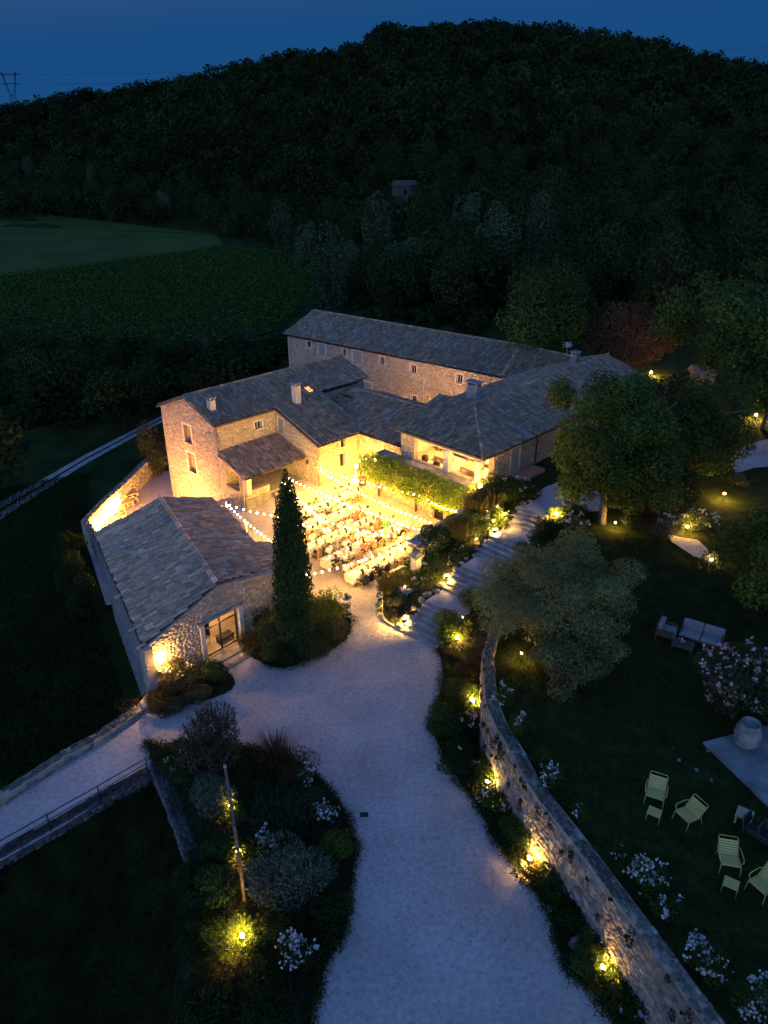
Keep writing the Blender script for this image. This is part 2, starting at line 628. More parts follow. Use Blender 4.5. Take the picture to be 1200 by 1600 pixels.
def lobes_of(c, rx, ry, rz, k, f=0.5):
    """clumps spread over an ellipsoid"""
    out = [(c[0], c[1], c[2], rx * .72, ry * .72, rz * .72)]
    d = unit(k)
    for i in range(k):
        q = d[i] * (rng.uniform(.5, .8) if f > .35 else rng.uniform(.45, 1.02))
        s = rng.uniform(.75, 1.2) * f
        out.append((c[0] + q[0] * rx, c[1] + q[1] * ry, c[2] + q[2] * rz, rx * s, ry * s, rz * s * rng.uniform(.8, 1.1)))
    return out


def cloud(n, lobes, L, W, base, var=0.25, up=0.0, depth=0.16, zmin=None):
    lob = np.array(lobes)
    w = (lob[:, 3] * lob[:, 4] * lob[:, 5]) ** (2 / 3)
    k = rng.choice(len(lob), n, p=w / w.sum())
    d = unit(n)
    r = 1 - np.abs(rng.normal(0, depth, n))
    P = lob[k, :3] + d * lob[k, 3:6] * r[:, None]
    Nn = d + rng.normal(0, .55, (n, 3))
    Nn[:, 2] += .25
    Nn /= np.linalg.norm(Nn, axis=1)[:, None]
    tone = rng.uniform(1 - var, 1 + var, len(lob))[k] * rng.uniform(1 - var, 1 + var, n)
    col = np.asarray(base)[None] * tone[:, None]
    col[:, 0] *= rng.uniform(.85, 1.2, n)
    if zmin is not None:
        keep = P[:, 2] > zmin
        P, Nn, col = P[keep], Nn[keep], col[keep]
    m = len(P)
    return leaf_quads(P, Nn, L * rng.uniform(.7, 1.3, m), W * rng.uniform(.7, 1.3, m), np.clip(col, .004, .9), up)


def blades(n, c, r, h, w, base, var=0.3, spread=0.5):
    """upright blades or sprigs rising from a clump's foot"""
    th = rng.uniform(0, 2 * np.pi, n)
    q = np.sqrt(rng.uniform(0, 1, n))
    p0 = np.c_[c[0] + np.cos(th) * q * r * .45, c[1] + np.sin(th) * q * r * .45, np.full(n, c[2])]
    hh = h * rng.uniform(.55, 1.05, n)
    lean = q * spread + rng.normal(0, .08, n)
    tip = p0 + np.c_[np.cos(th) * lean * hh, np.sin(th) * lean * hh, hh * (1 - .25 * lean)]
    mid = (p0 + tip) / 2 + np.c_[np.zeros(n), np.zeros(n), hh * .10]
    side = np.c_[-np.sin(th), np.cos(th), np.zeros(n)] + rng.normal(0, .5, (n, 3))
    side /= np.linalg.norm(side, axis=1)[:, None]
    ww = (w * rng.uniform(.6, 1.3, n))[:, None]
    V = np.stack([p0 - side * ww * .3, p0 + side * ww * .3, mid + side * ww * .5, mid - side * ww * .5, tip + side * ww * .12, tip - side * ww * .12], 1).reshape(-1, 3)
    i = np.arange(n)[:, None] * 6
    F = np.concatenate([i + [0, 1, 2, 3], i + [3, 2, 4, 5]], 0)
    col = np.asarray(base)[None] * rng.uniform(1 - var, 1 + var, n)[:, None]
    return V, F, np.repeat(np.clip(col, .004, .9), 6, 0)


def flower_heads(P, r, base, var=0.12):
    """small rounded heads: three crossed petals quads each"""
    n = len(P)
    parts = []
    for k in range(3):
        Nn = unit(n); Nn[:, 2] += .8
        Nn /= np.linalg.norm(Nn, axis=1)[:, None]
        rr = r * rng.uniform(.7, 1.25, n)
        col = np.asarray(base)[None] * rng.uniform(1 - var, 1 + var, n)[:, None]
        parts.append(leaf_quads(P + unit(n) * r * .25, Nn, 2 * rr, 2 * rr, np.clip(col, 0, .95)))
    return join(parts)


def surface_pts(n, lobes, zlo=0.1):
    lob = np.array(lobes)
    w = (lob[:, 3] * lob[:, 4]) ** 1.0
    k = rng.choice(len(lob), n, p=w / w.sum())
    d = unit(n)
    d[:, 2] = np.abs(d[:, 2]) + zlo
    d /= np.linalg.norm(d, axis=1)[:, None]
    return lob[k, :3] + d * lob[k, 3:6] * 1.03


GREEN = (0.042, 0.070, 0.012)
DARKG = (0.022, 0.040, 0.008)
OLIVE = (0.150, 0.160, 0.055)
GREY = (0.105, 0.130, 0.075)
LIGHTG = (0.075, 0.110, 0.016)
BROWNG = (0.068, 0.052, 0.014)
WHITE = (0.50, 0.50, 0.44)
PINK = (0.62, 0.36, 0.42)


SPREAD = 1.25


def stems(mb, c, r, h, k=6, w=0.015):
    for i in range(k):
        th = rng.uniform(0, 6.28)
        q = rng.uniform(.2, .7) * r
        mb.tube([(c[0], c[1], c[2] - .05), (c[0] + math.cos(th) * q * .4, c[1] + math.sin(th) * q * .4, c[2] + h * .4), (c[0] + math.cos(th) * q, c[1] + math.sin(th) * q, c[2] + h * .8)], [w * 1.5, w, w * .5], 5)


LAMPS = []


def trim(V, F, K, nv=4):
    """plants are cut back round the garden lamps"""
    if not LAMPS: return V, F, K
    Cc = V.reshape(-1, nv, 3).mean(1)
    keep = np.ones(len(Cc), bool)
    for L in LAMPS:
        to = np.array((0, 0, CAM_H)) - L; to /= np.linalg.norm(to)
        r = Cc - L
        t = np.clip(r @ to, 0, 2.2)
        keep &= np.linalg.norm(r - t[:, None] * to, axis=1) > .17
        keep &= np.linalg.norm(r, axis=1) > .26
    m = int(keep.sum())
    return V.reshape(-1, nv, 3)[keep].reshape(-1, 3), np.arange(m * nv).reshape(m, nv), K.reshape(-1, nv, 3)[keep].reshape(-1, 3)


def plant(name, label, loc, r, h, n, col, kind='bush', leaf=0.09, flowers=None, group=None, cat='plant', ry=None, lobes=6):
    """a shrub, grass or flowering plant standing at loc"""
    x, y, z = loc
    r, h, n = r * SPREAD, h * (1 + (SPREAD - 1) * .5), int(n * SPREAD ** 2)
    o = thing(name, label, cat, (x, y, z), group)
    lb = lobes_of((x, y, z + h * .5), r, ry or r, h * .52, lobes, .5)
    if kind == 'bush':
        V, F, K = cloud(n, lb, leaf, leaf * .55, col, zmin=z)
    elif kind == 'grass':
        V, F, K = blades(n, (x, y, z), r, h, leaf * .5, col)
    elif kind == 'sprigs':
        a = cloud(n // 2, lb, leaf, leaf * .4, col, up=1.0, zmin=z)
        q = surface_pts(n // 8, lb)
        bl = []
        m = len(q)
        d = q - np.array([x, y, z + h * .2]); d /= np.linalg.norm(d, axis=1)[:, None]
        d[:, 2] += .6
        for s in range(4):
            Nn = unit(m)
            bl.append(leaf_quads(q + d * leaf * .45 * s, Nn, leaf, leaf * .4, np.clip(np.asarray(col)[None] * rng.uniform(.8, 1.5, m)[:, None], 0, 1), 2.0))
        V, F, K = join([a] + bl)
    if F.shape[0] * 4 == len(V): V, F, K = trim(V, F, K)
    put('foliage', mesh_np('foliage', V, F, M_LEAF, K), o)
    mb = MB(); stems(mb, (x, y, z), r * .8, h * .8)
    mb.build('stem', M_BARK, o)
    if flowers:
        fn, fr, fc = flowers
        fn, fr = int(fn * 1.7), fr * .85
        k = max(3, fn // 6)
        cen = surface_pts(k, lb)
        P = cen[rng.integers(0, k, fn)] + rng.normal(0, fr * 1.5, (fn, 3))
        P[:, 2] = np.maximum(P[:, 2], z + .1)
        V, F, K = flower_heads(P, fr, fc)
        put('blossoms', mesh_np('blossoms', V, F, M_PETAL, K), o)['kind'] = 'stuff'
    return o


def limb_tree(mb, base, h, r, nl=7):
    x, y, z = base
    lean = rng.normal(0, .03, 2)
    top = Vector((x + lean[0] * h, y + lean[1] * h, z + h * .8))
    mid = Vector((x + lean[0] * h * .4, y + lean[1] * h * .4, z + h * .35))
    w = .05 + h * .022
    mb.tube([(x, y, z - .3), (x, y, z + .2), mid, top], [w * 1.4, w, w * .7, w * .2], 7)
    for i in range(nl):
        th = i * 2.4 + rng.uniform(-.4, .4)
        a = mid.lerp(top, rng.uniform(0, .6))
        e = Vector((x + math.cos(th) * r * .75, y + math.sin(th) * r * .75, z + h * rng.uniform(.5, .85)))
        m = a.lerp(e, .5) + Vector((0, 0, h * .05))
        mb.tube([a, m, e], [w * .5, w * .32, w * .1], 5)


def tree(name, label, base, h, r, n, col, leaf=0.22, zc=.6, rzf=.44, lobes=14, group=None, var=.28, up=0.0, W=.55, frac=.42, depth=.2):
    x, y, z = base
    o = thing(name, label, 'tree', base, group)
    lb = lobes_of((x, y, z + h * zc), r, r, h * rzf, lobes, frac)
    V, F, K = cloud(n, lb, leaf, leaf * W, col, var, up, depth, zmin=z + h * .06)
    put('crown', mesh_np('crown', V, F, M_LEAF, K), o)
    mb = MB(); limb_tree(mb, base, h, r)
    mb.build('trunk', M_BARK, o)
    return o


# ------------------------------------------------------------------ masonry
PAL_WALL = .95 * np.array([(.40, .32, .22), (.46, .37, .26), (.35, .27, .18), (.42, .30, .19), (.50, .42, .31), (.30, .24, .17), (.38, .33, .26)])
PAL_GREY = .62 * np.array([(.34, .31, .26), (.40, .36, .30), (.28, .25, .21), (.44, .40, .34), (.32, .28, .22), (.24, .22, .19)])


def pillow(c, u, w, nrm, hw, hh, d, jit=.18):
    """one irregular stone: 8 verts, 5 quads; c centre on the wall face"""
    V = []
    for ring, s, dd in ((0, 1.0, 0.0), (1, .78, d)):
        for a, b in ((-1, -1), (1, -1), (1, 1), (-1, 1)):
            V.append(c + u * (a * hw * s * (1 + random.uniform(-jit, jit))) + w * (b * hh * s * (1 + random.uniform(-jit, jit))) + nrm * dd)
    F = [(4, 5, 6, 7), (0, 1, 5, 4), (1, 2, 6, 5), (2, 3, 7, 6), (3, 0, 4, 7)]
    return V, F


def lay_stones(u0, u1, zlo, zhi, ok, course=(.10, .19), length=(.13, .34)):
    """irregular courses of stones: (u, z, half width, half height)"""
    out = []
    z = zlo
    while z < zhi:
        ch = random.uniform(*course)
        u = u0 + random.uniform(-.2, 0)
        while u < u1:
            L = random.uniform(*length)
            cz = z + ch / 2 + random.uniform(-.03, .03)
            if ok(u + L / 2, cz, L / 2, ch / 2):
                out.append((u + L / 2, cz, L * .47, ch * random.uniform(.40, .48)))
            u += L
        z += ch
    return out


def stones_mesh(name, A, u, w, nrm, sts, depth=(.015, .05), pal=PAL_WALL, mat=None):
    V, F, K = [], [], []
    for su, sz, hw, hh in sts:
        v, f = pillow(A + u * su + w * sz, u, w, nrm, hw, hh, random.uniform(*depth))
        n = len(V)
        V += v; F += [tuple(i + n for i in q) for q in f]
        c = (pal[random.randrange(len(pal))] * .6 + pal.mean(0) * .4) * random.uniform(.85, 1.12)
        K += [c] * 8
    return mesh_np(name, np.array([tuple(v) for v in V]), F, mat or M_STONE, np.array(K))


def wall(root, A, B, prof, thick=.45, holes=(), stones=True, pal=PAL_WALL, mat=None, name='wall'):
    """a masonry wall from A to B (seen face on the right hand of A->B), prof = [(u, zbottom, ztop)...];
    holes = (u0, u1, z0, z1, kind)"""
    A = Vector((A[0], A[1], 0)); B = Vector((B[0], B[1], 0))
    d = (B - A); L = d.length; d.normalize()
    nrm = Vector((d.y, -d.x, 0))
    if prof[-1][0] is None: prof = [(p[0] if p[0] is not None else L, p[1], p[2]) for p in prof]
    up = Vector((0, 0, 1))
    zb = lambda u: float(np.interp(u, [p[0] for p in prof], [p[1] for p in prof]))
    zt = lambda u: float(np.interp(u, [p[0] for p in prof], [p[2] for p in prof]))
    br = sorted(set([p[0] for p in prof] + [h[0] for h in holes] + [h[1] for h in holes]))
    mb = MB()
    for a, b in zip(br[:-1], br[1:]):
        if b - a < 1e-4: continue
        hs_ = sorted([h for h in holes if h[0] <= a + 1e-6 and h[1] >= b - 1e-6], key=lambda h: h[2])
        spans, lo = [], (zb(a), zb(b))
        for h in hs_:
            spans.append((lo, (h[2], h[2])))
            lo = (h[3], h[3])
        spans.append((lo, (zt(a), zt(b))))
        for l, h in spans:
            P = []
            for zz in (l, h):
                P += [A + d * a + up * zz[0], A + d * b + up * zz[1], A + d * b - nrm * thick + up * zz[1], A + d * a - nrm * thick + up * zz[0]]
            mb.hexa(P)
    o = mb.build(name, mat or M_MORTAR, root)

    def ok(u, z, hw, hh):
        if u - hw < 0 or u + hw > L or z - hh < zb(u) or z + hh > min(zt(max(0, u - hw)), zt(min(L, u + hw))): return False
        for h in holes:
            if u + hw > h[0] - .02 and u - hw < h[1] + .02 and z + hh > h[2] - .02 and z - hh < h[3] + .02: return False
        return True
    if stones:
        sts = lay_stones(0, L, min(p[1] for p in prof), max(p[2] for p in prof), ok)
        q = put('stone_facing', stones_mesh('stone_facing', A, d, up, nrm, sts, pal=pal), o)
        q['kind'] = 'stuff'
    rz = math.atan2(d.y, d.x)
    for h in holes:
        u0, u1, z0, z1, kind = h[:5]
        c = A + d * ((u0 + u1) / 2)
        w_, h_ = u1 - u0, z1 - z0
        if kind == 'open': continue
        if kind in ('window', 'slot', 'dark'):
            f = MB()
            fw = .07
            for du, ww in ((-w_ / 2 + fw / 2, fw), (w_ / 2 - fw / 2, fw)):
                f.box(c + d * du - nrm * .16 + up * z0, ww, .08, h_, rz)
            f.box(c - nrm * .16 + up * z0, w_ - 2 * fw, .08, fw, rz)
            f.box(c - nrm * .16 + up * (z1 - fw), w_ - 2 * fw, .08, fw, rz)
            if w_ > .55: f.box(c - nrm * .165 + up * (z0 + fw), .05, .06, h_ - 2 * fw, rz)
            wo = f.build('window', M_FRAME if kind == 'window' else M_DARKWOOD, root)
            g = MB(); g.box(c - nrm * .17 + up * (z0 + fw), w_ - 2 * fw, .015, h_ - 2 * fw, rz)
            g.build('pane', M_GLASS, wo)
            s_ = MB(); s_.box(c + nrm * .03 + up * (z0 - .09), w_ + .2, .22, .09, rz)
            s_.box(c + d * (-w_ / 2 - .09) + nrm * .012 + up * z0, .15, .05, h_, rz)
            s_.box(c + d * (w_ / 2 + .09) + nrm * .012 + up * z0, .15, .05, h_, rz)
            s_.box(c + nrm * .015 + up * z1, w_ + .34, .05, .17, rz)
            s_.build('surround', M_FRAME, wo)
        elif kind == 'recess':
            f = MB()
            for k in range(3):
                f = MB(); f.box(c + d * ((k - 1) * w_ / 3) - nrm * .3 + up * (z0 + .03), w_ / 3 - .015, .05, h_ - .03, rz)
                if k == 0: so = f.build('wooden_shutter', M_WOOD, root)
                else: f.build('plank', M_WOOD, so)
            s_ = MB()
            s_.box(c + nrm * .02 + up * (z0 - .09), w_ + .3, .12, .09, rz)
            s_.box(c + d * (-w_ / 2 - .1) + nrm * .012 + up * z0, .18, .05, h_, rz)
            s_.box(c + d * (w_ / 2 + .1) + nrm * .012 + up * z0, .18, .05, h_, rz)
            s_.box(c + nrm * .015 + up * z1, w_ + .38, .05, .2, rz)
            s_.build('surround', M_FRAME, so)
        elif kind in ('shutter', 'redshutter'):
            f = MB()
            nb = 2 if w_ > .7 else 1
            for k in range(nb):
                f.box(c + d * ((k - (nb - 1) / 2) * w_ / nb) - nrm * .02 + up * (z0 + .01), w_ / nb - .02, .05, h_ - .02, rz)
                for zz in (.18, .78):
                    f.box(c + d * ((k - (nb - 1) / 2) * w_ / nb) + nrm * .018 + up * (z0 + h_ * zz), w_ / nb - .06, .03, .09, rz)
            so = f.build('shutter', M_SHUTTER if kind == 'shutter' else M_REDSHUTTER, root)
            s_ = MB()
            s_.box(c + nrm * .02 + up * (z0 - .08), w_ + .24, .12, .08, rz)
            s_.box(c + d * (-w_ / 2 - .08) + nrm * .012 + up * z0, .14, .05, h_, rz)
            s_.box(c + d * (w_ / 2 + .08) + nrm * .012 + up * z0, .14, .05, h_, rz)
            s_.box(c + nrm * .015 + up * z1, w_ + .3, .05, .15, rz)
            s_.build('surround', M_FRAME, so)
        elif kind == 'side_shutters':
            f = MB()
            f.box(c - nrm * .2 + up * z0, w_, .05, h_, rz)
            wo = f.build('window', M_GLASS, root)
            for sg in (-1, 1):
                f = MB(); f.box(c + d * (sg * (w_ / 2 + w_ * .28)) + nrm * .075 + up * z0, w_ * .54, .04, h_, rz)
                f.box(c + d * (sg * (w_ / 2 + w_ * .28)) + nrm * .10 + up * (z0 + h_ * .2), w_ * .5, .025, .09, rz)
                f.box(c + d * (sg * (w_ / 2 + w_ * .28)) + nrm * .10 + up * (z0 + h_ * .75), w_ * .5, .025, .09, rz)
                f.build('shutter', M_SHUTTER, root)
        elif kind == 'gate':
            f = MB()
            f.box(c - nrm * .2 + up * z0, w_, .05, h_, rz)
            go = f.build('gate', M_DARKWOOD, root)
            nb = 7
            for k in range(nb):
                f = MB(); f.box(c + d * ((k - (nb - 1) / 2) * w_ / nb) - nrm * .14 + up * z0, .05, .05, h_, rz)
                f.build('bar', M_IRON, go)
    return o


PAL_ROOF = np.array((2.7, 1.9, 1.25)) * np.array([(.125, .105, .09), (.10, .09, .082), (.15, .115, .09), (.085, .08, .078), (.17, .14, .115), (.12, .12, .11), (.105, .09, .075), (.14, .10, .075)])
PAL_BARN = np.array((1.95, 1.42, 1.02)) * np.array([(.26, .19, .145), (.22, .17, .14), (.30, .23, .18), (.19, .15, .13), (.25, .22, .19), (.30, .19, .13), (.20, .19, .165), (.34, .27, .22)])


def arc_tile(w, L, hgt, k=4):
    """half-round tile: verts along the channel, local x across, y down the slope, z out"""
    V = []
    for y, s, dz in ((0, .84, 0.0), (L, 1.0, .03)):
        for i in range(k + 1):
            th = math.pi * i / k
            V.append((math.cos(th) * w / 2 * s, y, math.sin(th) * hgt * s + dz))
    F = [(i, i + 1, k + 2 + i, k + 1 + i) for i in range(k)]
    F.append(tuple(range(2 * k + 1, k, -1)))
    return np.array(V), F


def roof(root, planes, pal=PAL_ROOF, pitch=.255, row=.42, light=.06, singles=0, ridges=(), patch=0.3, thick=.14, roofname='roof', orange=0.0):
    """tiled roof: planes = list of 3D outlines, each planar; deck + half-round tiles"""
    mb = MB()
    tiles = []
    for poly in planes:
        P = [Vector(p) for p in poly]
        n = Vector((0, 0, 0))
        for i in range(len(P)):
            a, b = P[i], P[(i + 1) % len(P)]
            n += (a - P[0]).cross(b - P[0])
        n.normalize()
        if n.z < 0: n = -n; P = P[::-1]
        down = Vector((n.x * n.z, n.y * n.z, n.z * n.z - 1)).normalized()
        across = n.cross(down).normalized()
        k = len(P)
        V = P + [p - Vector((0, 0, thick)) for p in P]
        mb.add(V, [tuple(range(k)), tuple(range(2 * k - 1, k - 1, -1))] + [(k + i, k + (i + 1) % k, (i + 1) % k, i) for i in range(k)])
        uv = np.array([((p - P[0]).dot(across), (p - P[0]).dot(down)) for p in P])
        pl = [tuple(q) for q in uv]
        u = np.arange(uv[:, 0].min() + pitch * .3, uv[:, 0].max(), pitch)
        v = np.arange(uv[:, 1].min() - row, uv[:, 1].max() + .12, row)
        U, Vv = np.meshgrid(u, v)
        Q = np.c_[U.ravel(), Vv.ravel()]
        Q[:, 1] += np.repeat(rng.uniform(-.5, .5, len(u))[None] * .12, len(v), 0).ravel()
        Cn = Q + [0, row * .55]
        keep = inside(Cn, pl)
        Q = Q[keep]
        # tones in vague vertical streaks
        seed = rng.integers(0, 1000)
        for q in Q:
            tiles.append((P[0] + across * q[0] + down * q[1] + n * .01, across, down, n, int(q[0] / pitch), int(q[1] / row), seed))
    deck = mb.build(roofname, M_DECK, root)
    V0, F0 = arc_tile(pitch * .90, row * 1.18, .105)
    nv = len(V0)
    order = list(range(len(tiles)))
    chosen = set()
    if singles:
        cd = [(tiles[i][0] - Vector((0, 0, CAM_H))).length for i in order]
        order.sort(key=lambda i: cd[i])
        chosen = set(order[:singles])
    VV, FF, KK = [], [], []
    protos = []
    if singles:
        for c in pal:
            for sc in (.8, 1.1):
                protos.append(mesh_np('tile', V0, [f for f in F0 if len(f) == 4], M_TILE, np.tile(c * sc, (nv, 1))))
    streak = {}
    for i, (p, a, dn, n, iu, iv, seed) in enumerate(tiles):
        jx = random.uniform(-.02, .02)
        tw = random.uniform(-.03, .03)
        a2 = (a + dn * tw).normalized()
        d2 = (dn - a * tw).normalized()
        if i in chosen:
            o = bpy.data.objects.new('tile', protos[random.randrange(len(protos))])
            C.objects.link(o)
            o.parent = deck
            q = p + a * jx + n * random.uniform(0, .02) - off(deck)
            M = Matrix(((a2.x, d2.x, n.x, q.x), (a2.y, d2.y, n.y, q.y), (a2.z, d2.z, n.z, q.z), (0, 0, 0, 1)))
            o.matrix_local = M
            continue
        Mx = np.array([a2, d2, n])
        VV.append(V0 @ Mx + np.array(p + a * jx + n * random.uniform(0, .02)))
        sk = (seed, iu, iv // 5)
        if sk not in streak: streak[sk] = (random.random(), pal[random.randrange(len(pal))])
        r_, c_ = streak[sk]
        c = (c_ if random.random() < patch else pal[random.randrange(len(pal))]) * random.uniform(.75, 1.2)
        if r_ < light * 1.6 and random.random() < .75: c = np.array((.30, .265, .22)) * random.uniform(.8, 1.2)
        elif random.random() < light: c = np.array((.27, .235, .19)) * random.uniform(.8, 1.2)
        KK.append(np.tile(c, (nv, 1)))
    m = len(VV)
    VV = np.concatenate(VV); KK = np.concatenate(KK)
    q4 = np.array([f for f in F0 if len(f) == 4])
    FF = (q4[None] + (np.arange(m) * nv)[:, None, None]).reshape(-1, 4)
    put('roof_tiles', mesh_np('roof_tiles', VV, FF, M_TILE, KK), deck)['kind'] = 'stuff'
    for a, b in ridges:
        a, b = Vector(a), Vector(b)
        d = (b - a); L = d.length; d.normalize()
        k = max(2, int(L / .4))
        sd = d.cross(Vector((0, 0, 1))).normalized(); nn = sd.cross(d)
        Va, Fa = arc_tile(.30, .46, .13)
        vs_, ks_ = [], []
        for i in range(k):
            vs_.append(Va @ np.array([sd, d, nn]) + np.array(a + d * (i * L / k) + nn * .04))
            ks_.append(np.tile(pal[random.randrange(len(pal))] * random.uniform(.9, 1.4), (len(Va), 1)))
        F = (q4[None] + (np.arange(k) * len(Va))[:, None, None]).reshape(-1, 4)
        put('ridge_cap', mesh_np('ridge_cap', np.concatenate(vs_), F, M_TILE, np.concatenate(ks_)), deck)['kind'] = 'stuff'
    return deck


def chimney(root, c, sx, sy, z0, z1, rz, mat, cap=True):
    mb = MB(); mb.box(Vector((c[0], c[1], z0)), sx, sy, z1 - z0, rz)
    o = mb.build('chimney', mat, root)
    mb = MB()
    for dx in (-1, 1):
        for dy in (-1, 1):
            v = Matrix.Rotation(rz, 3, 'Z') @ Vector((dx * (sx / 2 - .08), dy * (sy / 2 - .08), 0))
            mb.box(Vector((c[0], c[1], z1)) + v, .12, .12, .16, rz)
    mb.bbox(Vector((c[0], c[1], z1 + .16)), sx + .16, sy + .16, .09, rz)
    mb.build('chimney_cap', M_STEP, o)
    return o


# ------------------------------------------------------------------ farmhouse (left main block, wing, porch)
AZ1 = R(45.5)
fh = thing('farmhouse', 'stone farmhouse with tiled roof, side wing and roofed porch, left of the lit court', 'house', S(-3, 5, -0.5))
slope = .33
ez = 3.66
gableT = [(0, TERR_Z - .6, 5.02), (4.08, TERR_Z - .6, 6.55), (7.83, TERR_Z - .6, 5.05), (12.83 - 2.05, -1.3, 5.05)]
# gable end wall: from the far left corner (t=12.83) to the court corner (t=5)
wall(fh, S(-5.69, 12.83), S(-5.69, 4.99), [(0, TERR_Z - .6, 4.98), (4.08, TERR_Z - .6, 6.55), (None, TERR_Z - .6, 5.1)],
     holes=[(3.2, 4.25, 2.75, 4.25, 'recess'), (3.35, 4.4, .25, 1.9, 'recess'), (5.2, 6.2, -3.2, -1.75, 'shutter')])
# lower part of the gable wall below the porch roof, parapet
wall(fh, S(-5.69, 4.99), S(-5.69, 2.0), [(0, TERR_Z, 3.0), (.35, TERR_Z, 2.85), (None, -1.2, 2.0)],
     holes=[(.75, 2.45, .68, 2.02, 'open')])
# block wall above the porch
wall(fh, S(-5.69, 4.99), S(0, 4.99), [(0, -1, 5.2), (None, -1, 5.2)], holes=[(3.6, 4.25, 4.05, 4.6, 'window')])
# wing side wall, rake
wall(fh, S(0, 4.99), S(0, 0), [(0, -1, 5.2), (None, -.5, 3.55)], holes=[(.25, .95, 3.35, 4.55, 'shutter')])
# wing front
wall(fh, S(0, 0), S(4.65, 0), [(0, -.3, 3.5), (None, -.3, 3.5)],
     holes=[(2.35, 2.8, 2.6, 3.2, 'side_shutters'), (2.2, 2.75, .95, 2.05, 'side_shutters')])
wall(fh, S(4.65, 0), S(4.65, 6), [(0, -.3, 3.5), (None, -.3, 5.1)], stones=False)
wall(fh, S(4.65, 5.6), S(10.4, 5.6), [(0, -.3, 5.0), (None, -.3, 5.0)])
wall(fh, S(10.4, 5.6), S(10.4, 12.8), [(0, -.3, 5.1), (4.3, -.3, 6.6), (None, -.3, 5.3)], stones=False)
wall(fh, S(10.4, 12.8), S(-5.69, 12.83), [(0, LOW - .3, 5.0), (None, LOW - .3, 5.0)], stones=False)
# porch front: parapet, post, dark opening, steps
wall(fh, S(-5.69, 2.0), S(-3.3, 2.0), [(0, -1.3, .62), (None, -1.3, .62)])
pm = MB()
pm.box(S(-5.46, 1.78, .62), .42, .42, 1.55, AZ1)
pm.build('porch_post', M_FRAME, fh)
pm = MB(); pm.box(S(-2.85, 3.4, -.9), 5.6, 3.0, .95, AZ1); pm.build('porch_floor', M_STEP, fh)
for k in range(5):
    pm = MB(); pm.bbox(S(-2.5, 1.7 - k * .33, -1.0), 1.3, .36, .95 - k * .17, AZ1); pm.build('step', M_STEP, fh)
pm = MB()
for a, b in (((-5.8, 1.55, 2.02), (.1, 1.75, 2.0)), ((-5.72, 1.6, 2.02), (-5.72, 4.9, 2.85)), ((-5.72, 2.6, .7), (-5.72, 4.2, .7))):
    A_, B_ = S(*a), S(*b)
    pm.tube([A_, B_], .075, 6)
pm.build('porch_beam', M_DARKWOOD, fh)
pm = MB(); pm.box(S(-1.6, 4.6, .05), .9, .12, 1.95, AZ1); pm.build('porch_door', M_DARKWOOD, fh)
for nm, q in (('pot', (-4.6, 3.4, .05)), ('pot', (-3.9, 2.7, .05))):
    tag(MB().lathe([(.12, 0), (.2, .3), (.17, .34)], S(*q), 10).build('plant_pot', M_TERRACOTTA), 'terracotta pot under the porch roof, ' + ('nearer the house wall' if q[1] > 3 else 'nearer the parapet'), 'pot', 'pots under the porch')


def zf(t): return ez + slope * t


ridge_l, ridge_r = S(-5.95, 8.75, 6.74), S(10.7, 9.55, 6.76)


def on_plane(s, t):
    """front roof plane through the wing eave and the ridge"""
    return S(s, t, 3.55 + (6.74 - 3.55) * (t + .35) / (8.75 + .35) - .012 * 0)


fr = [on_plane(-5.95, 4.72), on_plane(-.22, 4.72), on_plane(-.22, -.35), on_plane(4.95, -.35), on_plane(4.95, 5.3), on_plane(10.7, 5.3), on_plane(10.7, 8.75), on_plane(-5.95, 8.75)]
bk = [S(-5.95, 8.75, on_plane(0, 8.75).z), S(10.7, 8.75, on_plane(0, 8.75).z), S(10.7, 13.2, 4.95), S(-5.95, 13.2, 4.95)]
roof(fh, [fr, bk], ridges=[(bk[0], bk[1])], light=.02)
roof(fh, [[S(-5.75, 4.97, 3.15), S(.0, 4.97, 3.15), S(.0, 1.5, 2.12), S(-5.95, 1.35, 2.1)]], pal=PAL_ROOF * 1.25, light=.01, roofname='porch_roof', pitch=.24)
MB().tube([S(-5.78, 1.6, 2.0), S(-5.78, 1.9, 1.7), S(-5.78, 1.95, -.9)], .045, 6).build('downspout', M_FRAME, fh)
MB().tube([S(4.5, -.12, 3.4), S(4.5, -.14, 0)], .045, 6).build('downspout', M_FRAME, fh)
MB().tube([S(-.3, -.42, 3.5), S(4.95, -.42, 3.48)], .06, 6).build('gutter', M_CAP, fh)
MB().tube([S(-5.95, 1.28, 2.08), S(.0, 1.42, 2.08)], .055, 6).build('gutter', M_CAP, fh)
chimney(fh, S(-4.9, 6.5), .5, .5, 5.4, 6.75, AZ1, M_FRAME)
chimney(fh, S(1.9, 4.6), .55, .5, 5.0, 6.8, AZ1, M_FRAME)
lampz = S(-.14, 2.2, 1.75)
sk = MB(); p0 = on_plane(4.1, 5.65)
tilt = math.atan(.35)
sk.box(p0 + Vector((0, 0, .04)), .62, .85, .06, AZ1, tilt); so = sk.build('skylight', M_CAP, fh)
sk = MB(); sk.box(p0 + Vector((0, 0, .105)), .5, .72, .012, AZ1, tilt); sk.build('pane', M_SKYLIGHT, so)

# ------------------------------------------------------------------ link house between farmhouse and loggia
lh = thing('link_house', 'low stone house joining the farmhouse wing to the loggia house', 'house', S(6, -2, 0))
wall(lh, S(4.4, -.05), S(4.4, -6.0), [(0, -.2, 3.55), (None, -.2, 3.75)], holes=[(1.1, 2.6, 1.95, 3.35, 'shutter')])
cl = [S(4.05, .2, 3.6), S(4.05, -5.9, 3.75), S(8.6, -5.9, 5.22), S(8.6, 5.4, 5.02), S(4.98, 5.4, 3.92)]
nrm = (cl[1] - cl[0]).cross(cl[2] - cl[0]).normalized()


